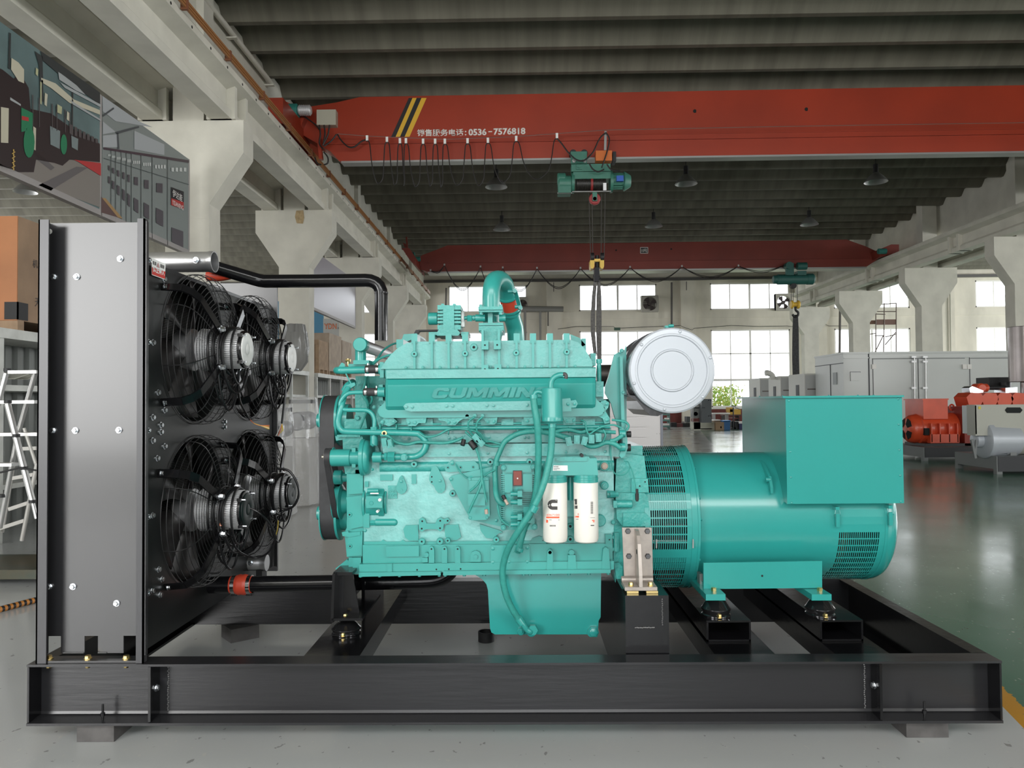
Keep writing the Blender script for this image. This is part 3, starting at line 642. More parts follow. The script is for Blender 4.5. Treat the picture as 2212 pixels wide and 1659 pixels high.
# web with the three cut-outs along its foot
s1 = [W(a, 1400, 3.11).x for a in (105, 133, 184, 213, 268, 296)]; zs = zbot+.09; m = MB(); xa, xb = xl+t, XP-.001
m.box(xa, xb, 3.105, 3.11, zs, ztop); e = [xa]+[max(q, xa) for q in s1]+[xb]
for i in range(0, len(e), 2):
    if e[i+1] > e[i]: m.box(e[i], e[i+1], 3.105, 3.11, zbot+.02, zs)
m.box(xa, xb, 3.047, 3.109, zbot, zbot+.008)
spn = m.build('side_panel', blackp, ra, smooth=0)
m = MB()
for i in range(40): 
    x = s1[1]+.012+i*.0045
    if not (s1[2] < x < s1[3]) and x < s1[4]: m.sphere((x, 3.103, zbot+.022), .003, 6)
m.build('weld_bead', mat('weld_steel', (.18, .18, .18), .35, .6), ra)
for x, y in ((166, 598), (260, 559), (114, 930), (163, 930), (257, 929), (107, 1267), (158, 1267), (252, 1303), (116, 598)):
    m = MB(); m.hexb(W(x, y, 3.104), (0, -1, 0), .0105, .013); m.build('bolt', zinc, spn)
m = MB(); m.lathe(W(107, 500, 3.104), (0, 1, 0), [(.011, 0), (.011, .001)], 14); m.build('punched_hole', mat('bright_hole', (.7, .7, .68), .6), ra)
for x in (106, 190, 273):
    p = W(x, 1424, 3.075); m = MB(); m.hexb((p.x, 3.075, zbot+.008), (0, 0, 1), .0125, .014); m.hexb((p.x, 3.075, ZT-.014), (0, 0, -1), .010, .014); m.build('gold_bolt', gold, ra)
for y in (560, 738, 930, 1118, 1284):
    m = MB(); p = W(305, y, 3.06); m.hexb((xr_, 3.075, p.z), (1, 0, 0), .009, .009); m.build('bolt', zinc, ra)
    m = MB(); m.hexb((xl, 3.075, p.z+.02), (-1, 0, 0), .009, .009); m.build('bolt', zinc, ra)
# back post flange beside the panel, rear side, top and bottom tanks
m = MB(); m.box(xr_, xr_+.005, 3.045, 3.065, zbot+.03, ztop-.01, .001); m.build('corner_flange', blackp, ra, smooth=0)
m = MB(); m.box(xl, xr_, 4.70, 4.72, zbot, ztop); m.build('far_side_panel', blackp, ra, smooth=0)
m = MB(); m.box(xl+.05, XP-.17, 3.12, 4.69, EYE-.90, EYE+.57); 
core = m
def core_mat():
    mm = bpy.data.materials.new('radiator_fins'); mm.use_nodes = True; nt = mm.node_tree; b = nt.nodes['Principled BSDF']; b.inputs['Roughness'].default_value = .5; b.inputs['Metallic'].default_value = .5
    tc = nt.nodes.new('ShaderNodeTexCoord'); sp = nt.nodes.new('ShaderNodeSeparateXYZ'); cb = nt.nodes.new('ShaderNodeCombineXYZ'); br = nt.nodes.new('ShaderNodeTexBrick')
    nt.links.new(tc.outputs['Object'], sp.inputs[0]); nt.links.new(sp.outputs['Y'], cb.inputs['X']); nt.links.new(sp.outputs['Z'], cb.inputs['Y']); nt.links.new(cb.outputs[0], br.inputs['Vector'])
    br.inputs['Color1'].default_value = (.45, .45, .44, 1); br.inputs['Color2'].default_value = (.38, .38, .37, 1); br.inputs['Mortar'].default_value = (.005, .005, .005, 1)
    br.inputs['Scale'].default_value = 1; br.inputs['Brick Width'].default_value = .014; br.inputs['Row Height'].default_value = .008; br.inputs['Mortar Size'].default_value = .0028; br.offset = 0
    nt.links.new(br.outputs['Color'], b.inputs['Base Color']); return mm
core.build('core', core_mat(), ra, smooth=0)
m = MB(); m.box(xl+.04, XP-.05, 3.13, 4.68, EYE+.575, EYE+.62, .01); m.build('top_tank', blackp, ra, smooth=0)
FC = [(3.58, .262), (4.28, .262), (3.58, -.495), (4.28, -.495)]; FR = .352
m = MB(); ys = (3.106, 3.93, 4.69); zs_ = (-1.0, -.12, .585)
for (cy, cz) in FC:
    y0, y1 = (ys[0], ys[1]) if cy < 4 else (ys[1], ys[2]); z0, z1 = (zs_[1], zs_[2]) if cz > 0 else (zs_[0], zs_[1])
    N_ = 72; A = []; B = []; Cc = []
    angs = sorted([2*PI*i/N_ for i in range(N_)]+[math.atan2(b-cz, a-cy) % (2*PI) for a in (y0, y1) for b in (z0, z1)])
    for an in angs:
        c_, s__ = math.cos(an), math.sin(an)
        tt = min([((y1 if c_ > 0 else y0)-cy)/c_ if abs(c_) > 1e-6 else 9, ((z1 if s__ > 0 else z0)-cz)/s__ if abs(s__) > 1e-6 else 9])
        rr = min(FR-.012, tt-.001); A.append(m.bm.verts.new((XP, cy+c_*tt, EYE+cz+s__*tt))); B.append(m.bm.verts.new((XP, cy+c_*rr, EYE+cz+s__*rr))); Cc.append(m.bm.verts.new((XP-.09, cy+c_*rr*.97, EYE+cz+s__*rr*.97)))
    n_ = len(angs)
    for i in range(n_):
        j = (i+1) % n_; m._fin([m.bm.faces.new((A[i], A[j], B[j], B[i])), m.bm.faces.new((B[i], B[j], Cc[j], Cc[i]))])
cwl = m.build('fan_cowl', mat('cowl_black', (.010, .011, .011), .34), ra, smooth=.5, recalc=False)
def onplate(px, py):   # point of the cowl plane seen at a pixel
    Y = 3.2
    for _ in range(6):
        p = W(px, py, Y); Y *= XP/p.x
    return W(px, py, Y)
for x, y in ((353, 603), (340, 848), (354, 886), (346, 918), (346, 933), (354, 964), (338, 990), (341, 1230), (348, 1251), (344, 1285), (318, 902), (315, 953), (311, 1284), (317, 738), (484, 911), (484, 922), (312, 1118)):
    p = onplate(x, y); m = MB(); m.hexb((XP+.001, max(p.y, 3.16), p.z), (1, 0, 0), .011, .012); m.build('bolt', zinc, cwl)
# warning plate on the cowl corner
w1 = [onplate(322, 557), onplate(352, 570), onplate(350, 604), onplate(322, 594)]; w1 = [q+Vector((.012, 0, 0)) for q in w1]
wp = MB(); wp.prism(w1, (-.002, .001, 0)); wo = wp.build('warning_plate', white, ra, smooth=0)
wp = MB(); A_ = w1[0].lerp(w1[3], .55); B_ = w1[1].lerp(w1[2], .5); off = Vector((.0012, -.0012, 0)); wp.quad(A_+off, B_+off, w1[2].lerp(w1[1], .04)+off, w1[3].lerp(w1[0], .04)+off); wp.build('red_field', mat('warning_red', (.55, .03, .02), .5), ra, smooth=0)
o2 = off*2
text('禁止伸入', A_.lerp(w1[3], .60)+o2+(B_-A_)*.06, B_.lerp(w1[2], .60)+o2-(B_-A_)*.06, .026, white, ra, ext=0, bold=.03)
wp = MB()
def wq(u0, v0, u1, v1):
    f_ = lambda u, v: w1[0].lerp(w1[1], u).lerp(w1[3].lerp(w1[2], u), v)+o2
    wp.quad(f_(u0, v0), f_(u1, v0), f_(u1, v1), f_(u0, v1))
for u in (.08, .10, .20, .26, .62, .70, .76, .84): wq(u, .16, u+.03, .36)
for v in (.17, .25, .33): wq(.08, v, .14, v+.03); wq(.19, v, .29, v+.03); wq(.60, v, .72, v+.03); wq(.76, v, .90, v+.03)
wp.build('small_print', ink, ra, smooth=0); wp = MB()
f_ = lambda u, v: w1[0].lerp(w1[1], u).lerp(w1[3].lerp(w1[2], u), v)+o2
wp._fin([wp.bm.faces.new([wp.bm.verts.new(q) for q in (f_(.44, .12), f_(.56, .42), f_(.33, .42))])]); wp._fin([wp.bm.faces.new([wp.bm.verts.new(q+off*.3) for q in (f_(.44, .19), f_(.52, .39), f_(.37, .39))])][:0])
wp.build('warning_triangle', mat('faded_red', (.45, .25, .25), .6), ra, smooth=0)
# silver header pipes
m = MB(); Yp = 3.66; a, b = W(300, 566, Yp), W(464, 566, Yp); b.z = a.z = W(430, 566, Yp).z; rp = 22*S(Yp)
m.lathe(a, (1, 0, 0), [(rp, 0), (rp, (b-a).x-.03), (rp*1.05, (b-a).x-.025), (rp*1.05, (b-a).x), (rp*.93, (b-a).x), (rp*.93, .05)], 32, cap=False); m.build('inlet_pipe', alub, ra)
m = MB(); q = W(423, 562, Yp-.055); m.hexb(q, (0, -1, 0), .012, .014); m.bar(W(350, 562, Yp-.052), W(408, 562, Yp-.052), .008, .006); m.build('pipe_plug', zinc, ra)
m = MB(); Yq = 4.30; a, b = W(430, 1217, Yq), W(577, 1217, Yq); b.z = a.z = W(530, 1216, Yq).z; rp = 16.5*S(Yq)
m.lathe(a, (1, 0, 0), [(rp, 0), (rp, (b-a).x-.035), (rp*.96, (b-a).x-.03), (rp*1.04, (b-a).x-.01), (rp*1.04, (b-a).x)], 32); m.build('outlet_pipe', alub, ra)
m = MB(); q = W(541, 1216, Yq-.046); m.hexb(q, (0, -1, 0), .012, .013); m.bar(W(482, 1216, Yq-.045), W(530, 1216, Yq-.045), .008, .006); m.build('pipe_plug', zinc, ra)
m = MB(); m.pbox(497, 1232, 530, 1262, Yq-.03, Yq+.05); m.pbox(553, 1232, 566, 1262, Yq-.03, Yq+.05); m.build('pipe_support', blackm, ra, smooth=0)
# ---------------- cooling fans
guardm = mat('guard_wire', (.016, .016, .017), .35)
def make_fan():
    r = thing('cooling_fan', 'x', 'fan', (0, 0, 0))
    m = MB()
    prof = [(.352, .004), (.354, .03), (.352, .055), (.342, .08), (.324, .098), (.304, .108), (.284, .115), (.264, .120), (.244, .124), (.224, .127), (.204, .129), (.184, .131), (.164, .133), (.144, .134), (.124, .135), (.106, .136)]
    for rr, xo in prof: m.tube([(xo, rr*math.cos(2*PI*i/56), rr*math.sin(2*PI*i/56)) for i in range(56)], .0017, 5, closed=True)
    for k in range(8):
        a = 2*PI*(k+.33)/8; m.tube([(xo+.003, rr*math.cos(a), rr*math.sin(a)) for rr, xo in prof], .0025, 5)
    m.build('guard', guardm, r)
    for k in range(6):
        a0 = 2*PI*k/6; m = MB(); pts = []
        for i in range(7):
            rr = .09+i*.039
            pts.append((rr, a0+.25*i/6))
        f = []; 
        for (rr, a) in pts: f.append((m.bm.verts.new((-.075, rr*math.cos(a-.30), rr*math.sin(a-.30))), m.bm.verts.new((-.035, rr*math.cos(a+.12), rr*math.sin(a+.12))), m.bm.verts.new((-.01, rr*math.cos(a+.42), rr*math.sin(a+.42)))))
        for p, q in zip(f, f[1:]):
            for j in (0, 1): m._fin([m.bm.faces.new((p[j], p[j+1], q[j+1], q[j]))])
        o = m.build('fan_blade', mat('blade_black', (.02, .018, .018), .38), r); md = o.modifiers.new('s', 'SOLIDIFY'); md.thickness = .006
    m = MB(); m.lathe((-.075, 0, 0), (1, 0, 0), [(.09, 0), (.1, .01), (.1, .07), (.07, .08)], 32); m.build('hub', alub, r)
    for sy, sz in ((1, 1), (1, -1), (-1, 1), (-1, -1)):
        m = MB(); y0, z0 = sy*.335, sz*.25; t = Vector((0, y0, z0)).normalized(); w = Vector((0, -t.z, t.y))*.019
        path = [(0, y0, z0), (.085, y0*.98, z0*.98), (.115, y0*.88, z0*.92), (.135, y0*.75, z0*.82), (.155, y0*.30, z0*.36)]
        for p, q in zip(path, path[1:]):
            p, q = Vector(p), Vector(q); d = (q-p).normalized(); n_ = d.cross(w).normalized()*.004
            m.obox((p+q)/2, (q-p)/2*1.03, w, n_)
        m.build('motor_arm', black, r, smooth=0)
        q = MB(); q.hexb((.012, y0, z0+.0), (1, 0, 0), .011, .012); q.hexb((.16, y0*.29, z0*.35), (1, 0, 0), .014, .02); q.build('bolt', zinc, r)
    m = MB()
    m.cyl((.03, 0, 0), (.232, 0, 0), .082, seg=40)
    for k in range(56):
        a = 2*PI*k/56; c_, s__ = math.cos(a), math.sin(a)
        m.obox((.136, .086*c_, .086*s__), (.094, 0, 0), (0, .006*c_, .006*s__), (0, -.0022*s__, .0022*c_))
    for i in range(5): m.lathe((.04+i*.012, 0, 0), (1, 0, 0), [(.086, 0), (.100-i*.001, .001), (.100-i*.001, .004), (.086, .005)], 40)
    mo = m.build('motor', alu, r)
    m = MB(); m.lathe((.229, 0, 0), (1, 0, 0), [(.084, 0), (.090, .004), (.090, .014), (.078, .018)], 40)
    for k in range(4):
        a = 2*PI*(k+.5)/4; m.obox((.237, .09*math.cos(a), .088*math.sin(a)), (.010, 0, 0), (0, .008, 0), (0, 0, .008))
    m.build('end_ring', black, mo)
    q = MB()
    for k in range(4):
        a = 2*PI*(k+.5)/4; q.cyl((.247, .088*math.cos(a), .088*math.sin(a)), (.265, .088*math.cos(a), .088*math.sin(a)), .005, seg=8)
    q.pieces('cap_screw', zinc, mo)
    m = MB(); m.lathe((.246, 0, 0), (1, 0, 0), [(.078, 0), (.078, .004), (.074, .006), (.028, .0065), (.026, .005), (.024, .0065), (0.001, .0065)], 40); m.build('end_cap', white, mo)
    m = MB()
    rnd = random.Random(3)
    for k in range(11):
        x0 = .092+k*.0115; rr = .100+rnd.uniform(0, .018); dz = -rnd.uniform(0, .012); tl = rnd.uniform(-.03, .03)
        hang = (.012, .05, .10, .02, .14, .03, .17, .06, .02, .09, .04)[k]
        m.tube([(x0+tl*math.cos(2*PI*i/28), rr*math.cos(2*PI*i/28), dz+(rr+(hang if math.sin(2*PI*i/28) < 0 else 0))*math.sin(2*PI*i/28)) for i in range(28)], .0056, 7, closed=True)
    m.build('power_cable', cable, r)
    return r
fan = make_fan()
fl_ = ['upper cooling fan nearest the camera, white motor cap, right of the grey panel', 'upper cooling fan farther back, white motor cap, beside the plastic sheet', 'lower cooling fan nearest the camera, black motor cap, orange wires tied on its motor', 'lower cooling fan farther back, black motor cap, above the silver outlet pipe']
fans = [fan]
for i, (cy, cz) in enumerate(FC):
    if i == 0: fan.location = (XP, cy, EYE+cz); fan['label'] = fl_[0]; fan['group'] = 'radiator cooling fans'; f_ = fan
    else: f_ = dup(fan, (XP, cy, EYE+cz), fl_[i]); fans.append(f_)
    if i > 1:
        f_.rotation_euler = (PI*.04, 0, 0)
        for c_ in [g for h in f_.children for g in h.children]:
            if c_.name.startswith('end_cap'):
                c_.data = c_.data.copy(); c_.data.materials[0] = mat('cap_black_green', (.008, .016, .015), .45)
# loose leads
def leads(nm, lab, pts, r, wires, end):
    p = W(*pts[0]); t = thing(nm, lab, 'cable', tuple(p)); m = MB(); m.ptube(pts, r, 8, 8); m.build('sheath', cable, t)
    for w_, wm in wires:
        q = MB(); q.ptube(w_, .9, 6, 4); q.build('wire', wm, t)
Yw = 3.5
leads('fan_lead', 'black fan cable hanging from the near upper motor, ending in orange and yellow wires', [(516, 800, 3.56), (514, 830, 3.6), (518, 865, 3.75), (530, 890, 3.85), (540, 906, 3.88)], 2.4,
      [([(540, 906, 3.88), (548, 914, 3.88), (562, 919, 3.88), (582, 922+d, 3.88)], mm) for d, mm in ((-3, wireo), (0, wirey), (3, wirew), (5, wirey), (1, wireo))], 0)
leads('fan_lead', 'black fan cable with coloured wire ends hanging below the far upper motor', [(612, 812, 4.28), (617, 830, 4.28), (614, 870, 4.28), (609, 915, 4.28)], 2.6,
      [([(609, 915, 4.28), (604+d*.6, 928, 4.28), (598+d, 944-abs(d), 4.28)], mm) for d, mm in ((-2, wirew), (3, wireo), (8, wirey), (12, wirey))], 0)
leads('fan_lead', 'looping black fan cable hanging below the near lower motor', [(541, 1098, 3.5), (560, 1108, 3.5), (580, 1128, 3.55), (594, 1155, 3.6), (590, 1180, 3.65), (570, 1200, 3.7), (545, 1204, 3.7), (515, 1190, 3.6), (500, 1165, 3.55), (496, 1142, 3.5)], 2.2, [], 0)
leads('fan_lead', 'black cable loop sticking out around the far lower motor cap', [(600, 1012, 4.2), (625, 1018, 4.2), (642, 1045, 4.2), (645, 1070, 4.2), (635, 1092, 4.2), (615, 1102, 4.2), (602, 1095, 4.2)], 2.6,
      [([(601, 1124, 4.2), (600, 1140, 4.2), (596, 1156, 4.2)], wirey)], 0)
t = thing('cable_tie_wires', 'orange wire ends tied to the near lower fan motor', 'wires', tuple(W(476, 1110, 3.46)))
for d in (-3, 0, 3):
    q = MB(); q.ptube([(472+d, 1095, 3.485), (478+d*.6, 1105, 3.485), (479+d*.4, 1120, 3.485), (476+d*.5, 1136, 3.485)], 1.2, 6, 4); q.build('wire', wireo if d else wirew, t)
# ---------------- coolant pipes
rpipe = thing('coolant_riser_pipe', 'glossy black upper coolant pipe with elbow from radiator to engine', 'pipe', tuple(W(690, 607, 4.05)))
m = MB(); m.tube([W(*p) for p in ((458, 575, 3.95), (475, 581, 3.97), (550, 603, 4.04), (561, 606, 4.05), (572, 607.5, 4.05), (680, 607, 4.05), (790, 605.5, 4.05), (801, 606.5, 4.05), (811, 610.5, 4.05), (818.5, 618, 4.05), (822.5, 628, 4.05), (823.5, 640, 4.05), (823.5, 736, 4.05))], 14.3*S(4.05), 20); m.build('pipe', black, rpipe)
m = MB(); m.pcz(823.5, 631, 634, 15.2, 4.05); m.build('weld_ring', black, rpipe)
m = MB(); m.ptube([(448, 596, 4.0), (470, 597, 4.0), (490, 594, 4.0), (505, 590, 4.0)], 11, 14, 4); m.build('silicone_hose', redhose, rpipe)
lp = thing('coolant_return_pipe', 'glossy black lower coolant pipe running under the engine front', 'pipe', tuple(W(700, 1262, 3.75)))
m = MB(); m.ptube([(405, 1264, 3.75), (500, 1263, 3.75)], 18, 18, 2); m.build('pipe', black, lp)
m = MB(); m.ptube([(540, 1262, 3.75), (720, 1259, 3.75), (800, 1257, 3.75), (905, 1255, 3.75), (940, 1252, 3.75), (962, 1243, 3.75), (975, 1228, 3.75), (978, 1205, 3.75)], 17, 18, 5); m.build('pipe', black, lp)
m = MB(); Yh = 3.75; a = W(499, 1263, Yh); L = 46*S(Yh); s_ = S(Yh)
m.lathe(a, (1, 0, 0), [(18.5*s_, 0), (19*s_, .02), (21*s_, .035), (22.5*s_, .045), (21*s_, .055), (22.5*s_, .068), (21*s_, .08), (19*s_, .09), (18.5*s_, L)], 32); hs = m.build('silicone_hose', redhose, lp)
for x in (503, 536):
    m = MB(); m.pcx(x, x+8, 1263, 20.3, Yh); q = W(x+4, 1283, Yh-.01); m.box(q.x-.016, q.x+.016, q.y-.01, q.y+.01, q.z-.006, q.z+.006); m.build('hose_clamp', chrome, hs)
# ---------------- front engine support and vibration mounts
fs = thing('engine_support', 'glossy black welded bracket under the front of the engine', 'bracket', tuple(W(748, 1340, 3.45)))
m = MB(); m.ppoly([(722, 1240), (762, 1240), (779, 1340), (719, 1340)], 3.42, 3.43); m.ppoly([(720, 1236), (761, 1236), (761, 1243), (720, 1243)], 3.36, 3.8, .003); m.build('face_plate', black, fs, smooth=0)
m = MB(); m.ppoly([(718, 1240), (723, 1240), (720, 1345), (714, 1345)], 3.33, 3.75, .003); m.build('side_plate', black, fs, smooth=0)
m = MB(); m.pbox(716, 1336, 783, 1341, 3.33, 3.75, .003); m.build('foot_plate', black, fs, smooth=0)
m = MB(); m.pbox(781, 1240, 788, 1338, 3.7, 4.2); m.build('rear_plate', black, fs, smooth=0)
m = MB(); m.hexb(W(746, 1337, 3.38), (0, 0, 1), .011, .022); m.build('gold_bolt', gold, fs)
mdark = mat('mount_dark_chrome', (.10, .10, .105), .12, .9)
def mount(px, Y, ztop_, zbase, w, lab):
    p = W(px, 1300, Y); r = thing('vibration_mount', lab, 'mount', (p.x, Y, zbase), 'anti-vibration mounts')
    h = ztop_-zbase
    m = MB(); m.lathe((p.x, Y, zbase), (0, 0, 1), [(w*1.04, 0), (w*1.04, h*.07), (w*.96, h*.13), (w*.99, h*.24), (w*1.06, h*.36), (w*1.06, h*.44), (w*.99, h*.50), (w*.68, h*.90), (w*.5, h)], 36); m.build('dome', mdark, r)
    m = MB(); m.lathe((p.x, Y, zbase), (0, 0, 1), [(w*1.2, 0), (w*1.2, h*.07)], 4, phase=PI/4); m.build('base_plate', black, r, smooth=0)
    m = MB(); m.hexb((p.x, Y-w*1.03, zbase+h*.05), (0, 0, 1), .009, .014); m.build('gold_bolt', gold, r)
mount(748, 3.44, W(748, 1341, 3.44).z, ZT, .062, 'low chrome edged mount under the black front engine bracket')
mount(1546, 3.38, W(1546, 1297, 3.34).z, EYE-.942, .060, 'dark rubber mount under the left alternator foot')
mount(1771, 3.38, W(1771, 1296, 3.34).z, EYE-.942, .060, 'dark rubber mount under the right alternator foot')
# bare steel rear engine bracket
bk = thing('steel_bracket', 'bare steel angle bracket with centre web bolting the engine to the pedestal', 'bracket', tuple(W(1378, 1275, 3.25)))
m = MB(); m.ppoly([(1344, 1140), (1408, 1140), (1411, 1262), (1349, 1262)], 3.29, 3.305, .002); m.build('upright_plate', beige, bk, smooth=0)
m = MB(); zb_ = W(1380, 1276, 3.17).z; xa, xb = W(1350, 1270, 3.17).x, W(1420, 1270, 3.17).x; m.box(xa, xb, 3.17, 3.29, zb_, zb_+.014, .003); m.lathe((xa, 3.283, zb_+.02), (1, 0, 0), [(.015, 0), (.015, xb-xa)], 12); m.build('foot_plate', beige, bk)
m = MB(); x_ = W(1380, 1200, 3.22).x
zt_ = W(1380, 1142, 3.29).z
m.prism([(x_-.007, 3.29, zt_), (x_-.007, 3.255, zt_-.002), (x_-.007, 3.225, zt_-.018), (x_-.007, 3.205, zt_-.05), (x_-.007, 3.175, zb_+.06), (x_-.007, 3.172, zb_+.012), (x_-.007, 3.29, zb_+.012)], (.014, 0, 0), .002); m.build('web_plate', beige, bk, smooth=0)
m = MB(); m.lathe((x_+.0075, 3.235, (zt_+zb_)/2+.03), (1, 0, 0), [(.011, 0), (.011, .0008)], 16); m.lathe((x_-.0078, 3.235, (zt_+zb_)/2+.03), (1, 0, 0), [(.011, 0), (.011, .0008)], 16); m.build('web_hole', darkhole, bk)
for x, y in ((1356, 1147), (1398, 1147), (1358, 1201), (1399, 1201)):
    m = MB(); m.lathe(W(x, y, 3.29), (0, -1, 0), [(.0125, 0), (.0125, .008), (.010, .011)], 6); m.build('bolt', mat('dark_bolt', (.12, .12, .125), .4, .7), bk)
for x in (1363, 1405):
    p = W(x, 1266, 3.2); m = MB(); m.hexb((p.x, 3.2, zb_+.014), (0, 0, 1), .010, .014); m.build('gold_bolt', gold, bk)
    a, b = W(x-9, 1280, 3.17).x, W(x+16, 1280, 3.17).x; m = MB(); m.box(a, b, 3.165, 3.25, zb_-.012, zb_-.001, .002); m.build('shim', gold, bk, smooth=0)
    m = MB(); m.box(a-.003, b+.003, 3.16, 3.26, EYE-.795, zb_-.012, .001); m.build('shim_plate', steel, bk, smooth=0)
# ================================================================== ENGINE
en = thing('diesel_engine', 'large teal painted six cylinder diesel engine with raised lettering on its intake cover', 'engine', tuple(W(1040, 1243, 3.77)))
def E_(name, mt, fn, par=None, sm=.7, label=None):
    m = MB(); fn(m)
    if name in ('connector', 'sensor_tip', 'cable_tie', 'pump_bolt', 'black_connector', 'black_socket', 'tab', 'bead_ring', 'breather_wires'): return m.pieces(name, mt, par or en, sm)
    o = m.build(name, mt, par or en, smooth=sm)
    if label: o['label'] = label
    return o
HM = [teal, darkhole]
def block(m):
    m.pbox(786, 985, 1325, 1185, 3.46, 4.12, .01); m.pbox(822, 925, 1320, 990, 3.50, 4.1, .008); m.pbox(768, 1015, 800, 1235, 3.50, 4.1, .006)
blk = E_('engine_block', tealb, block, sm=.4)
E_('oil_gallery', tealc, lambda m: m.pcx(822, 1325, 1008, 13.5, 3.478))
E_('cylinder_head', tealc, lambda m: [m.pbox(826, 896, 1306, 930, 3.44, 4.08, .006)]+[m.pbox(x-13, 905, x+13, 918, 3.425, 3.46, .004) for x in (838, 880, 922, 966, 1010, 1052, 1096, 1140, 1230, 1272)])
E_('fuel_rail', teal, lambda m: m.pcx(818, 1318, 926, 4.2, 3.425) and m.pcx(830, 1318, 917, 2.2, 3.43))
E_('side_strip', tealL, lambda m: m.ppoly([(826, 961), (1306, 957), (1341, 964), (1338, 987), (1300, 984), (828, 988)], 3.425, 3.47, .004) and [m.pbolt(x, y, 3.425, 3.6, .006) for x, y in ((970, 980), (1054, 979), (1139, 978), (1223, 976.5), (1307, 975))] and None)
E_('mid_strip', tealL, lambda m: m.ppoly([(826, 938), (1300, 934), (1300, 955), (826, 957)], 3.47, 3.52, .003) and [m.pbolt(x, y, 3.47, 3.6, .006) for x, y in ((884, 948), (970, 946), (982, 946), (1057, 944), (1134, 945), (1142, 945))] and None)
# intake / aftercooler cover
top = [(822, 797), (832, 781), (845, 765), (860, 751), (878, 741.5), (895, 738), (1232, 734), (1250, 740), (1262, 752), (1272, 768), (1279, 781), (1280, 792)]
E_('aftercooler_cover', tealL, lambda m: m.ppoly(top, 3.405, 4.0, .018, 3))
def ribs(m):
    for x in (895, 932.6, 969, 1004.5, 1116, 1151.5, 1188, 1224): m.pbox(x-2.6, 736.5, x+2.6, 797, 3.39, 3.45, .002)
    for x in (1042.5, 1078): m.pbox(x-2.6, 712, x+2.6, 800, 3.385, 3.45, .002)
    for x in (895, 932.6, 969, 1004.5, 1116, 1151.5, 1188, 1224): m.pbox(x-6.5, 722+(4 if x > 1010 else 6)-6, x+6.5, 742, 3.40, 3.5, .004)
E_('cover_rib', teal, ribs)
def bosses(m):
    for x, y in ((894.5, 764.5), (1004.5, 763.5), (1115, 762), (1224.5, 760)): m.phole(x, y, 3.39, 6.8, 2, .005)
    m.phole(1023.5, 750, 3.405, 8, 3, .008)
    for x, y in ((1047.5, 745.5), (1074, 745), (1047.5, 797.5), (1075.5, 796.5)):
        m.pbox(x-7.5, y-9.5, x+7.5, y+9.5, 3.355, 3.41, .003); a = W(x, y, 3.3545); m.mi = 1; m.lathe(a, (0, 1, 0), [(2*S(3.36), 0), (2*S(3.36), .0004)], 12); m.mi = 0
    for x in (877, 913.5, 950.5, 987, 1024, 1060, 1097, 1134, 1170, 1206, 1243): m.pbolt(x, 793+(1000-x)*.008, 3.385, 2.7, .006)
E_('mounting_boss', HM, bosses)
# lower cover body, lofted along the engine with a bowed face
def body(m):
    prof = [(797, 3.372), (800, 3.352), (815, 3.350), (817.5, 3.362), (832, 3.335), (836, 3.336), (866, 3.362), (878, 3.368), (893, 3.40), (903, 3.46)]
    def sec(px): 
        return [(W(px, y-(px-834)*.0095, Y).x, Y, W(px, y-(px-834)*.0095, Y).z) for y, Y in prof]
    L = []
    for px, dy in ((829, .03), (833, .006), (838, 0), (1060, 0), (1280, 0), (1286, .006), (1289, .03)):
        s_ = [(x, Y+dy, z) for x, Y, z in sec(px)]; s_ += [(s_[-1][0], 3.9, s_[-1][2]), (s_[0][0], 3.9, s_[0][2])]; L.append([m.bm.verts.new(p) for p in s_])
    for a, b in zip(L, L[1:]):
        for i in range(len(a)): m._fin([m.bm.faces.new((a[i], a[(i+1) % len(a)], b[(i+1) % len(a)], b[i]))])
    m._fin([m.bm.faces.new(L[0]), m.bm.faces.new(L[-1])])
E_('intake_housing', teal, body, sm=.35)
E_('flange_band', tealL, lambda m: m.ppoly([(834, 799.5), (1287, 795.5), (1288, 814), (834, 818)], 3.347, 3.36, .003))
E_('housing_skirt', teal, lambda m: m.ppoly([(835, 862), (829, 871), (819, 880), (816, 889), (820, 898), (830, 903), (1292, 899), (1301, 895), (1306, 886), (1303, 875), (1290, 864), (1285, 852), (1200, 858), (836, 860)], 3.385, 3.85, .02, 3))
GL = {'C': (1.25, [(1.25,.66),(1.25,.85),(1.08,1),(.27,1),(0,.8),(0,.2),(.25,0),(1.08,0),(1.25,.15),(1.25,.34),(.88,.34),(.82,.27),(.42,.27),(.36,.33),(.36,.67),(.42,.73),(.82,.73),(.88,.66)]),
 'U': (1.3, [(0,1),(0,.2),(.25,0),(1.05,0),(1.3,.2),(1.3,1),(.94,1),(.94,.33),(.88,.27),(.42,.27),(.36,.33),(.36,1)]),
 'M': (1.6, [(0,0),(0,1),(.48,1),(.8,.5),(1.12,1),(1.6,1),(1.6,0),(1.27,0),(1.27,.6),(.98,.12),(.62,.12),(.33,.6),(.33,0)]), 'I': (.36, [(0,0),(0,1),(.36,1),(.36,0)]),
 'N': (1.35, [(0,0),(0,1),(.45,1),(1.0,.42),(1.0,1),(1.35,1),(1.35,0),(.92,0),(.35,.6),(.35,0)]),
 'S': (1.26, [(1.26,.68),(1.22,.9),(1.05,1),(.2,1),(0,.82),(0,.55),(.15,.42),(.83,.40),(.9,.32),(.83,.25),(.42,.25),(.36,.32),(0,.32),(.05,.1),(.2,0),(1.05,0),(1.26,.18),(1.26,.46),(1.1,.60),(.42,.61),(.36,.68),(.42,.76),(.84,.76),(.9,.68)])}
def letters(m):
    u = 0
    for ch in 'CUMMINS':
        w_, P_l = GL[ch]
        m.prism([W(931+(u+x)*26.6+y*8, 860.3-y*22.3-(u+x)*.27, 3.350-y*.016) for x, y in P_l], (0, .02, 0), .0012); u += w_+.14
E_('raised_lettering', tealL, letters, sm=.3)
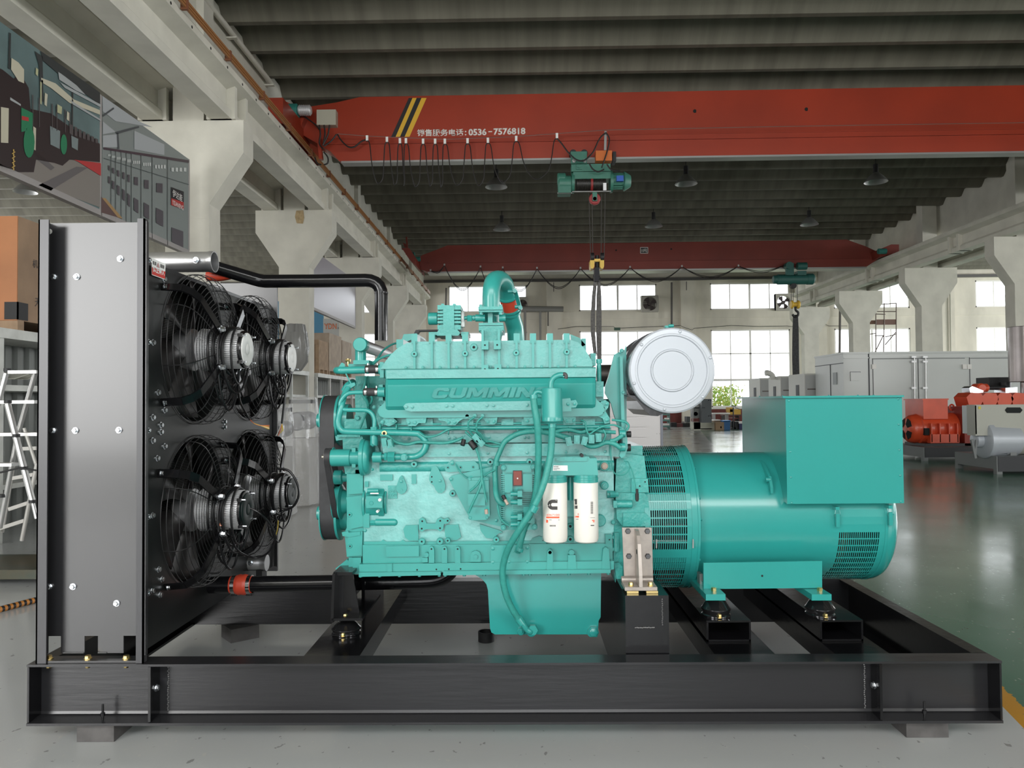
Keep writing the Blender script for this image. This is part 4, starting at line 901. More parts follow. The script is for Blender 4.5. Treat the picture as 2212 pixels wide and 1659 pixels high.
E_('strap_plate', tealL, lambda m: m.ppoly([(871, 878), (876, 872), (884, 870.5), (1150, 866), (1150, 886), (888, 889), (876, 886)], 3.342, 3.362, .003) and [m.pbolt(x, y, 3.342, 3.6, .006) for x, y in ((877.5, 879), (890.5, 879), (965, 877), (978, 877), (1052, 876), (1066, 876), (1139, 875))] and None)
def pads(m):
    m.ppoly([(822, 911), (830, 903), (850, 903), (858, 911), (850, 917), (840, 921), (830, 917)], 3.40, 3.45, .003)
    for p in ([(877, 902), (921, 902), (919, 914), (904, 914), (898, 920), (882, 920), (878, 912)], [(945, 901), (983, 901), (983, 890), (1052, 889), (1054, 896), (1066, 899), (1075, 899), (1073, 913), (1068, 917), (1052, 917), (1046, 906), (1000, 905), (992, 910), (984, 918), (968, 918), (962, 910), (948, 908)],
              [(1131, 899), (1150, 898), (1168, 898), (1168, 915), (1136, 916), (1132, 909)], [(1216, 898), (1244, 897), (1243, 912), (1238, 914), (1222, 914), (1217, 905)]): m.ppoly(p, 3.395, 3.45, .003)
    for x, y in ((826, 911.5), (850, 911.5), (883, 913), (896, 913), (969, 912), (982, 912), (1054, 911), (1067, 910.5), (1139, 909.5), (1225, 909), (1239, 908.5)): m.pbolt(x, y, 3.395, 3.6, .006)
    for x in (1009,): m.pcy(x, 899, 4, 3.385, 3.4)
    for x in (1026, 1042.5): m.pcy(x, 898.5, 4.8, 3.365, 3.4, seg=6); m.pcy(x, 898.5, 3, 3.355, 3.37)
E_('cover_pad', tealc, pads)
# side of the block
def blockb(m):
    m.phole(894, 1003, 3.44, 7, 2.4, .012); m.phole(1059, 998, 3.44, 7, 2.4, .012); m.phole(1144, 998, 3.44, 7, 2.4, .012); m.phole(977.5, 1066, 3.45, 7, 2.4, .012)
    m.ppoly([(961, 1012), (964, 1004), (970, 998), (1025, 996), (1033, 1003), (1036, 1017), (968, 1020), (962, 1017)], 3.44, 3.47, .004)
    for x, y in ((967.5, 1010), (995, 1009.5), (1022, 1009)): m.phole(x, y, 3.44, 3.6, 1.6, .002)
    m.pbolt(977, 1000, 3.438, 4.5, .008)
    m.ppoly([(863, 1031), (867, 1027), (871, 1031), (878, 1048), (879, 1056), (875, 1064), (867, 1068), (859, 1064), (856, 1056), (857, 1048)], 3.447, 3.47, .003)
    m.pbolt(867, 1040, 3.447, 3.2, .006); m.pcy(867, 1033, 2, 3.444, 3.45); m.pcy(867, 1059, 2.6, 3.444, 3.45)
    m.ppoly([(933, 1010), (937, 1006), (942, 1006), (946, 1011), (959, 1037), (962, 1048), (961, 1059), (955, 1065), (947, 1065), (941, 1058), (937, 1048), (930, 1044), (927, 1036), (928, 1026)], 3.447, 3.47, .003)
    m.pbolt(950.5, 1039, 3.447, 3.2, .006); m.phole(932.7, 1030, 3.4475, 2.2, 1.7, .0005); m.phole(932.7, 1041, 3.4475, 2.2, 1.7, .0005); m.pcy(950.5, 1058, 2.6, 3.444, 3.45)
    m.ppoly([(905, 1122), (911, 1118), (918, 1122), (921, 1131), (940, 1131), (944, 1122), (951, 1118), (958, 1122), (967, 1119), (973, 1125), (967, 1131), (959, 1132), (957.5, 1142), (951, 1148.5), (943, 1143), (919, 1143.5), (911, 1149), (904.5, 1143)], 3.435, 3.47, .004)
    for x, y in ((912, 1126), (951, 1125), (967, 1125), (911, 1142), (950.5, 1141)): m.phole(x, y, 3.4355, 2.4, 2.0, .0005)
    for x, y, r in ((911, 1170, 7.4), (950, 1169.5, 7.4), (967, 1168, 5.8), (1072, 1166, 6.6)): m.phole(x, y, 3.44, r, 2, .012)
    m.ppoly([(871, 1143), (876, 1135), (903, 1134), (904, 1168), (884, 1168), (875, 1161)], 3.448, 3.47, .006)
    m.ppoly([(960, 1138), (964, 1134), (990, 1133), (996, 1160), (988, 1166), (976, 1168), (962, 1160)], 3.448, 3.47, .006)
    m.ppoly([(1036, 1132), (1080, 1146), (1086, 1150), (1076, 1153), (1066, 1164), (1050, 1162), (1038, 1146)], 3.445, 3.47, .006)
    m.ppoly([(1146, 1170), (1150, 1163), (1164, 1158), (1171, 1160), (1171, 1173), (1146, 1174)], 3.445, 3.47, .005)
    m.pbox(889, 1025, 899, 1045, 3.452, 3.47, .002); m.ppoly([(786, 1170), (822, 1170), (827, 1166), (834, 1170), (865, 1170), (870, 1166), (876, 1170), (1180, 1168), (1180, 1178), (786, 1180)], 3.448, 3.47, .003)
    m.pbox(821, 1025, 848, 1038, 3.452, 3.47, .003)
    m.pcx(812, 852, 1128, 8, 3.465); m.sphere(W(852, 1128, 3.465), 8*S(3.465))
E_('block_casting', HM, blockb)
E_('date_block', tealc, lambda m: m.pbox(838, 1049, 858, 1077, 3.455, 3.47, .002))
for y in (1064, 1072.5): text('17.01', W(840, y, 3.454), W(856, y-.2, 3.454), .010, teal, en, 'cast_digits', ext=.002)
# crankcase rail
def rail(m):
    m.pbox(784, 1176, 1322, 1216, 3.435, 4.1, .004)
    for x in (932, 960, 988.5): m.ppoly([(x-6, 1216), (x-6, 1188), (x-4, 1182), (x, 1180), (x+4, 1182), (x+6, 1188), (x+6, 1216)], 3.415, 3.44, .003); m.phole(x, 1186, 3.4155, 2.4, 1.9, .0006)
    m.ppoly([(1016, 1214), (1016, 1200), (1019, 1193), (1028, 1189), (1036, 1193), (1039, 1200), (1039, 1214)], 3.42, 3.44, .003); m.pcy(1027.5, 1203, 4.5, 3.414, 3.43)
    m.ppoly([(1181, 1231), (1182, 1192), (1188, 1186), (1194, 1192), (1195, 1231)], 3.407, 3.44, .003); m.pbolt(1188, 1193, 3.412, 5, .005)
    m.ppoly([(1226, 1231), (1227, 1199), (1243, 1199), (1246, 1231)], 3.407, 3.44, .003); m.pcy(1234.5, 1194, 6, 3.415, 3.44); m.pbox(1247, 1213, 1257, 1231, 3.415, 3.44, .002)
    m.ppoly([(1299, 1231), (1303, 1186), (1308, 1182), (1315, 1186), (1318, 1231)], 3.407, 3.44, .003); m.pcy(1308, 1189, 4.5, 3.405, 3.42)
    m.ppoly([(833, 1180), (905, 1179), (905, 1202), (835, 1203)], 3.42, 3.44, .006); m.pcy(921, 1199, 5, 3.41, 3.43); m.pbox(912, 1205, 924, 1215, 3.42, 3.44, .003)
    m.ppoly([(776, 1219), (1327, 1212), (1327, 1228), (1318, 1233), (776, 1238)], 3.412, 4.1, .003)
    m.pbox(1320, 1212, 1326, 1230, 3.40, 3.5, .002)
    for x, y in ((901, 1231), (942.6, 1230), (969.5, 1229.5), (995, 1229)): m.phole(x, y, 3.4125, 2.2, 1.8, .0006)
    m.pbox(837, 1218, 847, 1236, 3.405, 3.42, .002)
E_('crankcase_rail', HM, rail)
def lip(m):
    m.ppoly([(775, 1237), (952, 1235), (952, 1242.5), (775, 1246)], 3.395, 4.12, .002); m.ppoly([(957, 1234), (1319, 1230), (1319, 1238), (957, 1243)], 3.395, 4.12, .002)
    for x in (779, 820, 863, 906, 949, 962, 1003, 1046, 1131, 1144.5, 1186, 1229, 1272, 1314): 
        p = W(x, 1244-(x-775)*.011, 3.42); m.lathe((p.x, 3.42, p.z+.004), (0, 0, -1), [(3.6*S(3.42), 0), (3.6*S(3.42), .010)], 6)
E_('pan_flange', teal, lip)
def access(m):
    m.ppoly([(1060, 1180), (1062, 1178), (1141, 1177), (1144, 1180), (1144, 1217), (1141, 1219.5), (1062, 1220), (1060, 1217)], 3.418, 3.44, .002)
    for x, y in ((1065, 1185), (1139, 1183), (1065, 1215), (1100, 1214), (1139, 1213.5)): m.pbolt(x, y, 3.418, 3.8, .006)
E_('access_cover', teal, access)
def sump(m):
    out = [(1027, 1242), (1041.6, 1251), (1050.6, 1262), (1054, 1275), (1057, 1330), (1058.5, 1357), (1061.5, 1366), (1069, 1370.5), (1270, 1370.5), (1285, 1369), (1292, 1362), (1293, 1341), (1297.5, 1333), (1298.5, 1238)]
    m.ppoly(out, 3.47, 4.08, .02, 4)
    m.pcy(1125, 1365, 8, 3.455, 3.5, bev=.003); m.pcy(1125, 1365, 3.5, 3.447, 3.47); m.ppoly([(1268, 1370), (1274, 1376), (1290, 1376), (1294, 1366), (1290, 1355), (1276, 1355), (1270, 1362)], 3.452, 3.6, .003)
    m.lathe(W(1282, 1365, 3.452), (0, -1, 0), [(9.2*S(3.45), 0), (9.2*S(3.45), .012), (7.5*S(3.45), .014)], 6)
    m.pcy(1148, 1366, 10, 3.45, 3.5, bev=.002)
E_('oil_sump', teald, sump)
# front of the engine: gear cover, nose, pump housings
def gear(m):
    m.ppoly([(749, 1024), (786, 1024), (786, 1198), (780, 1203), (749, 1203), (747, 1180), (744, 1150), (749, 1140)], 3.47, 4.1, .006)
    m.ppoly([(752, 1024), (784, 1024), (784, 1066), (752, 1068)], 3.452, 3.48, .003); m.ppoly([(748, 1074), (785, 1070), (785, 1137), (756, 1143)], 3.455, 3.48, .003); m.ppoly([(752, 1150), (783, 1148), (782, 1200), (750, 1202)], 3.455, 3.48, .003)
    m.phole(755, 1112, 3.455, 5.2, 2, .004); m.phole(756, 1180, 3.455, 4.6, 1.8, .004); m.pbolt(789, 1146, 3.46, 3, .006); m.pbolt(800, 1188, 3.45, 3.2, .006); m.pbolt(790, 1196, 3.45, 3.2, .006)
    m.ppoly([(738, 1150), (752, 1147), (753, 1151), (778, 1149), (778, 1156), (758, 1160), (740, 1158)], 3.45, 3.47, .003)
    m.pcz(795, 1145, 1196, 11, 3.52)
E_('gear_cover', HM, gear)
E_('front_nose', teal, lambda m: m.ppoly([(725, 1228), (750, 1208), (753, 1212), (753, 1238), (738, 1237), (726, 1233)], 3.5, 3.9, .004) and m.pbox(753, 1204, 762, 1239, 3.47, 4.1, .003) and m.pbox(762, 1205, 780, 1240, 3.45, 4.1, .003) and m.pbolt(749, 1229, 3.49, 3.5, .008))
def upperfront(m):
    m.pbox(768, 812, 832, 1010, 3.72, 4.15, .01); m.pbox(744, 905, 790, 1030, 3.62, 4.1, .01)
    m.ppoly([(724, 942), (780, 940), (784, 946), (784, 972), (741, 974), (740, 950), (726, 952)], 3.52, 3.9, .005); m.pbox(728, 939, 778, 944, 3.5, 3.9, .002)
    m.ppoly([(742, 1004), (790, 1004), (789, 1022), (746, 1024)], 3.50, 3.8, .004)
    m.ppoly([(812, 955), (833, 1003), (829, 1016), (806, 1020)], 3.50, 3.6, .003); m.phole(828.5, 1011, 3.50, 3, 1.4, .004)
    m.ppoly([(766, 834), (790, 826), (794, 895), (768, 897)], 3.66, 3.75, .004); m.ppoly([(766, 896), (788, 893), (793, 925), (764, 928)], 3.6, 3.72, .004); m.pbolt(773, 903, 3.6, 5, .012)
    m.ppoly([(818, 875), (826, 878), (828, 920), (818, 922), (812, 900)], 3.5, 3.7, .004); m.pbolt(809, 880, 3.5, 4, .008)
E_('front_housing', [tealc, darkhole], upperfront)
# belt drive
XBt = W(706, 1000, 3.65).x; zu = W(706, 908, 3.77).z; zl = W(715, 1108, 3.77).z; ru, rl_ = 53.5*S(3.77), 56*S(3.77)
def stad(z0, z1, r0, r1, yc0, yc1, n=20):
    """outline of a belt round two pulleys, in the YZ plane"""
    d = math.hypot(yc1-yc0, z1-z0); ang = math.atan2(z0-z1, yc0-yc1); a = math.acos(max(-1, min(1, (r0-r1)/d))); pts = []
    for i in range(n+1):
        t = ang - a + (2*a)*i/n if False else ang-(PI-(PI-a))+0*i
        break
    a0 = math.acos((r1-r0)/d)
    for i in range(n+1):
        t = ang-a0+2*a0*i/n; pts.append((yc0+r0*math.cos(t), z0+r0*math.sin(t)))
    for i in range(n+1):
        t = ang+a0+(2*PI-2*a0)*i/n; pts.append((yc1+r1*math.cos(t), z1+r1*math.sin(t)))
    return pts
def belt(m, xa, xb, o, th):
    n = len(o); cy = sum(p[0] for p in o)/n; cz = sum(p[1] for p in o)/n; R = []
    nrm = []
    for i in range(n):
        a, b = o[i-1], o[(i+1) % n]; dx, dz = b[0]-a[0], b[1]-a[1]; l = math.hypot(dx, dz) or 1; nrm.append((dz/l, -dx/l))
    s0 = 1 if (nrm[0][0]*(o[0][0]-cy)+nrm[0][1]*(o[0][1]-cz)) > 0 else -1
    for x, off in ((xa, 0), (xb, 0), (xb, -th), (xa, -th)): R.append([m.bm.verts.new((x, p[0]+s0*q[0]*off, p[1]+s0*q[1]*off)) for p, q in zip(o, nrm)])
    for k in range(4):
        for i in range(n): m._fin([m.bm.faces.new((R[k][i], R[k][(i+1) % n], R[(k+1) % 4][(i+1) % n], R[(k+1) % 4][i]))])
E_('drive_belt', rubber, lambda m: belt(m, XBt-.036, XBt+.036, stad(zu, zl, ru, rl_, 3.77, 3.77), .008), sm=.6)
for zc_, r_ in ((zu, ru-.008), (zl, rl_-.008)):
    E_('belt_pulley', teal, lambda m: m.lathe((XBt-.075, 3.77, zc_), (1, 0, 0), [(.02, -.005), (.034, 0), (.036, .02), (.06, .03), (r_*.95, .036), (r_+.012, .037), (r_+.012, .042), (r_, .043), (r_, .108), (r_+.012, .109), (r_+.012, .120), (r_*.7, .125), (r_*.7, .16)], 40))
XS = W(706, 988, 3.42).x
zs1, zs3, zs2 = W(706, 987, 3.5).z, W(733, 1084, 3.68).z, W(729, 1030, 3.62).z
XS = W(706, 988, 3.47).x
E_('accessory_belt', rubber, lambda m: belt(m, XS-.013, XS+.013, stad(zs1, zs3, .040, .082, 3.5, 3.68), .006), sm=.6)
E_('ribbed_pulley', mat('worn_pulley', (.42, .40, .34), .4, .8), lambda m: [m.lathe((XS-.015+i*.005, 3.5, zs1), (1, 0, 0), [(.034, 0), (.0385, .0012), (.0385, .0035), (.034, .005)], 28) for i in range(6)] and m.cyl((XS-.03, 3.5, zs1), (XS-.015, 3.5, zs1), .008))
E_('belt_pulley', teal, lambda m: m.lathe((XS-.022, 3.68, zs3), (1, 0, 0), [(.03, 0), (.07, .004), (.084, .006), (.084, .01), (.076, .011), (.076, .034), (.084, .035), (.084, .04), (.06, .05), (.05, .075)], 36) and m.lathe((XS-.0, 3.6, zs2), (1, 0, 0), [(.025, 0), (.034, .004), (.034, .04), (.022, .045), (.022, .08)], 28) and m.lathe((XS+.02, 3.5, zs1), (1, 0, 0), [(.040, 0), (.044, .002), (.044, .006), (.03, .008)], 28))
# water pump and its disc
Yw = 3.45
E_('water_pump', teal, lambda m: m.pcx(716, 758, 989, 18.5, Yw, bev=.002) and m.pcx(757, 780, 989, 16, Yw) and m.lathe(W(779, 988, Yw), (1, 0, 0), [(.06, 0), (.083, .006), (.083, .022), (.078, .026), (.078, .034), (.07, .044), (.05, .048), (.02, .05)], 40) and m.pbox(760, 968, 768, 1010, Yw-.02, Yw+.02, .002) and [m.hexb(W(804, 988-x, Yw-.045), (1, 0, 0), .006, .008) for x in (-26, 0, 26)] and None)
Yw = 3.412
E_('pipe_union', teal, lambda m: m.pcx(806, 825, 988, 11.5, Yw) and m.pcx(825, 832, 986, 6, Yw) and m.pcx(831, 837, 986, 9.5, Yw, seg=6) and m.pcx(838, 853, 986.5, 12, Yw, seg=6) and m.pcy(872.5, 988, 8.5, Yw-.03, Yw+.01, bev=.003) and m.pbox(868.5, 984, 876.5, 992, Yw-.035, Yw-.03))
def tubep(name, pts, r, mt=teal, seg=14, sub=6, par=None, **k): return E_(name, mt, lambda m: m.ptube(pts, r, seg, sub), par, **k)
Yc = 3.40
tubep('coolant_tube', [(752, 838, Yc+.05), (744, 853, Yc+.03), (737, 880, Yc), (731, 905, Yc), (731, 918, Yc), (737, 928, Yc), (748, 932, Yc), (800, 933.5, Yc), (892, 936, Yc), (906, 939, Yc), (916, 948, Yc), (920, 960, Yc), (915, 974, Yc), (903, 984, Yc), (885, 987, Yc+.01), (852, 987, Yw)], 6.8)
tubep('coolant_tube', [(789, 847.5, Yc), (762, 848, Yc), (750, 851, Yc), (741, 859, Yc), (735, 870, Yc), (735, 878, Yc), (741, 884, Yc), (752, 885.5, Yc), (786, 886, Yc), (798, 889, Yc), (806, 898, Yc), (809, 910, Yc), (808, 930, Yc)], 4.6)
E_('tube_collar', teal, lambda m: m.pcz(808, 922, 930, 8, Yc, seg=8) and m.pcz(808, 940, 962, 8.5, Yc+.02) and m.pcz(808, 930, 942, 5, Yc+.01))
tubep('elbow', [(744, 845, 3.55), (752, 833, 3.55), (762, 826, 3.6)], 8)
E_('sensor_port', gold, lambda m: m.pcy(830, 936, 5.5, Yc-.02, Yc))
E_('sensor_port_hole', darkhole, lambda m: m.pcy(829.5, 936, 3.2, Yc-.021, Yc-.019))
# top left: thermostat cylinder, pipe and hoses
Yt = 3.5; pt = W(777, 744, Yt)
E_('thermostat_pipe', alub, lambda m: m.cyl((pt.x, Yt+.05, pt.z), (pt.x, 4.2, pt.z), 14*S(Yt), seg=30))
E_('thermostat_cap', teal, lambda m: m.lathe((pt.x, Yt, pt.z), (0, 1, 0), [(.030, 0), (.0325, .003), (.0335, .01), (.0335, .06)], 32) and m.pcz(779, 755, 782, 12, Yt+.06) and m.pbox(763, 778, 797, 787, Yt, Yt+.14, .003) and m.pbox(752, 786, 795, 795, Yt+.02, Yt+.14, .003))
E_('brass_plug', gold, lambda m: m.pcx(747, 757, 779, 4, Yt+.04, seg=8) and m.pcz(752, 775, 790, 3, Yt+.04))
E_('bypass_pipe', teal, lambda m: m.ptube([(728, 800, Yt+.12), (728, 800, Yt+.03), (734, 800, Yt), (745, 800, Yt), (792, 799, Yt)], 8, 16, 4))
tubep('stay_rod', [(747, 807, 3.48), (765, 842, 3.48)], 1.6, sub=2)
E_('tab', teal, lambda m: m.ppoly([(728, 797), (738, 783), (744, 786), (746, 794)], 3.5, 3.51) and m.ppoly([(741, 840), (755, 829), (766, 826), (768, 832), (755, 840), (745, 850)], 3.45, 3.47))
for y, x0, x1, r in ((798, 789, 821, 9.2), (847, 785, 819, 8.8)):
    h = E_('rubber_hose', rubber, lambda m: m.pcx(x0, x1, y, r, Yt-.05 if y < 820 else Yc, bev=.003), label='black rubber hose with two silver clamps')
    for xa in (x0+3, x1-8):
        E_('hose_clamp', chrome, lambda m: m.pcx(xa, xa+5, y, r+.7, Yt-.05 if y < 820 else Yc) and m.pcz(xa+2.5, y-13, y-8, 2.2, Yt-.05 if y < 820 else Yc), h)
    E_('hose_stub', teal, lambda m: m.pcx(x1-2, x1+13, y, r+2, Yt-.05 if y < 820 else Yc) and m.pbox(x1-.5, y-16, x1+8, y+18, 3.42, 3.6, .003))
for pts, r in (([(862, 740, 3.75), (845, 745, 3.7), (828, 757, 3.65), (815, 775, 3.6), (803, 785, 3.58), (796, 790, 3.58)], 2.2), ([(855, 764, 3.6), (838, 768, 3.6), (820, 775, 3.6), (805, 788, 3.58)], 2.6), ([(790, 812, 3.6), (788, 830, 3.6), (784, 850, 3.6), (793, 868, 3.58), (796, 880, 3.56)], 3.2), ([(795, 812, 3.62), (796, 840, 3.62), (804, 862, 3.6), (798, 875, 3.58)], 2.6), ([(796, 880, 3.56), (790, 895, 3.55), (782, 915, 3.55), (776, 930, 3.55)], 2.2)):
    tubep('front_wire', pts, r, tealh, 8)
# crossover pipe at the top
def flange(m, x0, y0, x1, y1, Y0, Y1): m.pbox(x0, y0, x1, y1, Y0, Y1, .006)
E_('crossover_neck', tealc, lambda m: m.pcz(1062, 735, 712, 17, 3.55) and m.ppoly([(1040, 712), (1085, 712), (1082, 722), (1078, 750), (1046, 750), (1043, 722)], 3.42, 3.6, .006))
E_('lower_flange', tealc, lambda m: [flange(m, 1034, 697, 1087, 704, 3.43, 3.70), flange(m, 1034, 703, 1088, 714, 3.43, 3.70)]+[m.pcz(x, y, y+7, 4, 3.45, seg=6) for x in (1039, 1082) for y in (711,)])
E_('throttle_body', teal, lambda m: m.pcz(1062, 697, 676, 18.5, 3.56) and m.pcx(1027, 1048, 687, 8, 3.5) and m.pcx(1078, 1092, 687, 8, 3.5) and m.pbox(1054, 676, 1064, 697, 3.485, 3.52, .002))
E_('upper_flange', tealc, lambda m: [flange(m, 1033, 662, 1086, 669, 3.43, 3.70), flange(m, 1034, 668, 1086, 674, 3.44, 3.69)]+[m.pcz(x, 672, 680, 4, 3.45, seg=6) for x in (1039, 1081)]+[m.pcz(x, 658, 664, 4, 3.45, seg=6) for x in (1039, 1081)])
tubep('crossover_pipe', [(1061, 665, 3.56), (1061, 640, 3.56), (1062, 622, 3.57), (1067, 607, 3.61), (1079, 603, 3.68), (1090, 612, 3.76), (1095, 628, 3.81), (1098, 645, 3.85)], 18.5, seg=28)
E_('silicone_coupling', redhose, lambda m: m.tube([W(1098, 645, 3.85), W(1103, 668, 3.89)], 19*S(3.87), 28), label='dark red silicone coupling')
tubep('turbo_pipe', [(1102, 664, 3.89), (1106, 685, 3.92), (1112, 705, 3.95), (1114, 722, 3.96), (1115, 745, 3.96)], 18.5, seg=28)
def rings(m):
    for (x, y, Y) in ((1097, 641, 3.84), (1103, 668, 3.89), (1104.5, 675, 3.9)):
        a = W(x, y, Y); d = (W(1104, 672, 3.895)-W(1097, 642, 3.845)).normalized(); m.cyl(a-d*.004, a+d*.006, 21*S(Y), seg=28)
E_('bead_ring', teal, rings)
E_('link_bracket', teal, lambda m: m.bar(W(1113, 628, 3.7), W(1124, 668, 3.75), .02, .006) and m.pcx(1097, 1112, 630, 4, 3.7) and m.pcx(1112, 1124, 663, 4, 3.74) and m.pcy(1112, 628, 4.5, 3.68, 3.72) and m.pcy(1124, 664, 4.5, 3.72, 3.76))
# actuator
def act(m):
    m.pbox(957, 659, 981, 713, 3.44, 3.62, .006)
    for i, y in enumerate((664, 674, 681, 688.5, 696, 707)):
        h = 5 if i in (0, 5) else 2.4
        m.pbox(945, y-h, 958, y+h, 3.445, 3.6, .004); m.pbox(980, y-h, 995, y+h, 3.445, 3.6, .004)
    m.pbox(951, 668, 990, 705, 3.47, 3.6, .002); m.pbox(953, 656, 959, 661, 3.46, 3.5); m.pbox(978, 656, 984, 661, 3.46, 3.5)
E_('actuator_body', tealc, act)
E_('actuator_motor', teal, lambda m: m.pcx(925.5, 946, 688.5, 13.5, 3.53, bev=.003))
E_('actuator_base', tealc, lambda m: m.ppoly([(948, 712), (988, 712), (994, 719), (990, 725), (944, 725), (943, 719)], 3.42, 3.62, .005) and m.pbox(926, 717, 948, 724, 3.45, 3.6, .003) and m.pbox(996, 717, 1012, 725, 3.45, 3.6, .003))
E_('actuator_flange', white, lambda m: m.pcx(998, 1003, 688, 17, 3.53) and m.pbox(996, 696, 1003, 706, 3.5, 3.54), label='white actuator flange')
E_('actuator_shaft', teal, lambda m: m.pcx(1003, 1029, 687, 4, 3.5) and m.pcx(1009, 1020, 688, 7.5, 3.5, seg=6, bev=.002) and m.pcx(1021, 1026, 687, 6, 3.5))
E_('top_clutter', teal, lambda m: m.pbox(1075, 722, 1075.5, 723, 3.6, 3.61) and m.ppoly([(872, 722), (900, 720), (905, 727), (878, 738), (866, 738)], 3.7, 4.0, .006) and m.ppoly([(1232, 722), (1252, 730), (1265, 745), (1255, 750), (1234, 738)], 3.5, 3.9, .005) and m.pbox(1256, 731, 1266, 770, 3.5, 3.8, .003) and m.pbox(856, 733, 871, 752, 3.5, 3.8, .004))
E_('black_bracket', blackm, lambda m: m.ppoly([(893, 722), (898, 713), (905, 712), (905, 716), (899, 724)], 3.75, 3.8) and m.pbox(905, 712, 945, 715, 3.75, 3.8))
# rear upper posts, air cleaner bracket
E_('rear_post', tealc, lambda m: m.pbox(1276, 763, 1287, 790, 3.45, 3.7, .003) and m.pcz(1294, 782, 826, 4.6, 3.45) and m.pcz(1294, 776, 785, 6.5, 3.45) and m.pbox(1285, 824, 1304, 857, 3.42, 3.6, .004) and m.pbox(1287, 857, 1304, 866, 3.45, 3.6, .003) and m.ppoly([(1297, 868), (1308, 864), (1316, 871), (1314, 880), (1308, 888), (1318, 905), (1316, 914), (1306, 915), (1302, 904), (1290, 899), (1304, 892), (1306, 880), (1298, 874)], 3.40, 3.45, .004) and m.pbolt(1311, 872, 3.40, 4, .008) and m.pbolt(1311, 907, 3.40, 4.5, .008))
E_('air_cleaner_bracket', teal, lambda m: m.ppoly([(1327, 766), (1334, 762), (1349, 757), (1353, 745), (1354, 990), (1344, 988), (1336, 925), (1326, 895), (1320, 872), (1307, 850), (1307, 836), (1314, 815)], 3.48, 3.50, .002) and m.ppoly([(1339, 770), (1345, 770), (1352, 990), (1344, 990)], 3.42, 3.485, .002) and m.pbolt(1346, 848, 3.42, 3.5, .01) and m.pbolt(1343, 758, 3.45, 4, .01))
E_('exhaust_pipe', mat('exhaust_dark', (.06, .055, .05), .45, .6), lambda m: m.pcx(1290, 1345, 812, 24, 4.1))
E_('rear_wall', tealc, lambda m: m.pbox(1290, 862, 1318, 985, 3.62, 4.05, .005))
# flywheel housing
def fly(m):
    m.ppoly([(1332, 992), (1350, 980), (1392, 985), (1396, 1030), (1401, 1065), (1404, 1140), (1404, 1262), (1342, 1268), (1335, 1277), (1330, 1262), (1325, 1215), (1326, 1120)], 3.46, 4.15, .006)
    m.pbox(1354, 963, 1388, 988, 3.50, 4.0, .003)
    m.ppoly([(1330, 1069), (1338, 1065), (1392, 1065), (1400, 1075), (1405, 1122), (1400, 1135), (1345, 1137), (1332, 1120)], 3.435, 3.48, .008)
    m.ppoly([(1346, 1108), (1395, 1108), (1406, 1120), (1406, 1137), (1346, 1137)], 3.425, 3.46, .004)
    m.pcx(1329, 1366, 1089, 8.5, 3.42, bev=.004); m.pbox(1325, 1082, 1333, 1097, 3.4, 3.44, .002)
    m.pcx(1311, 1328, 1068, 8, 3.45); m.pcx(1318, 1336, 1068, 5.5, 3.42, seg=6); m.pcz(1331, 1150, 1190, 7, 3.45)
    m.ppoly([(1327, 1217), (1337, 1215), (1345, 1225), (1345, 1263), (1333, 1262)], 3.43, 3.5, .004)
    m.ppoly([(1364, 1034), (1400, 1034), (1401, 1064), (1364, 1064)], 3.445, 3.47, .002); m.phole(1393.5, 1041, 3.4455, 2.2, 1.7, .0005); m.phole(1382, 1050, 3.4455, 2.2, 1.7, .0005)
    for y in (1128, 1160, 1186): m.pbolt(1324, y, 3.45, 4, .01)
    m.pbox(1308, 1155, 1322, 1176, 3.43, 3.5, .003); m.phole(1316.5, 1166, 3.43, 3, 1.5, .001)
    m.pcy(1306, 1049, 9, 3.42, 3.48, bev=.004); m.pcy(1306, 1049, 4, 3.41, 3.43); m.pcy(1296, 1125, 13, 3.43, 3.47, bev=.003)
E_('flywheel_housing', [tealc, darkhole], fly)
E_('plug', mat('plug_tan', (.42, .34, .28), .5, .3), lambda m: m.pcy(1306, 1007, 7.5, 3.43, 3.48, bev=.002) and m.pcy(1306, 1007, 4.5, 3.425, 3.44))
E_('plug_seat', tealc, lambda m: m.pcy(1306, 1007, 11, 3.44, 3.48, bev=.003) and m.pbox(1296, 1000, 1322, 1018, 3.45, 3.48, .004))
E_('breather_wires', tealh, lambda m: [m.ptube(p, 1.5, 6, 5) for p in ([(1319, 962, 3.4), (1320, 990, 3.4), (1325, 1018, 3.4), (1335, 1026, 3.4), (1350, 1024, 3.4), (1360, 1010, 3.4), (1357, 998, 3.4), (1348, 996, 3.4)], [(1362, 1008, 3.4), (1368, 1025, 3.4), (1372, 1045, 3.4), (1374, 1055, 3.4)])] and None)
E_('black_plug', blackm, lambda m: m.pcz(1376, 1056, 1083, 3, 3.39, seg=8) and m.pcz(1376, 1066, 1080, 4, 3.39, seg=8))
# fuel filter head, ECM and its parts
E_('filter_head', teal, lambda m: m.ppoly([(1172, 1027), (1176, 1010), (1183, 999), (1199, 987), (1271, 986), (1274, 990), (1289, 990), (1292, 1027)], 3.27, 3.46, .006) and m.ppoly([(1200, 989), (1268, 988), (1268, 996), (1200, 997)], 3.262, 3.28, .002) and [m.pcy(x, 992, 3, 3.257, 3.27, seg=6) for x in (1205, 1222, 1240)] and m.pcz(1232, 1030, 1080, 6.2, 3.36) and m.ppoly([(1224, 1120), (1240, 1120), (1240, 1172), (1224, 1172)], 3.40, 3.46, .004) and None)
E_('head_bosses', [tealc, darkhole], lambda m: m.phole(1232, 1137, 3.395, 7, 3, .004) and m.phole(1232, 1165, 3.395, 7, 3, .004))
lab = E_('part_label', white, lambda m: m.ppoly([(1195.5, 1005), (1226, 1005.5), (1226.5, 1017), (1194, 1017)], 3.2685, 3.27))
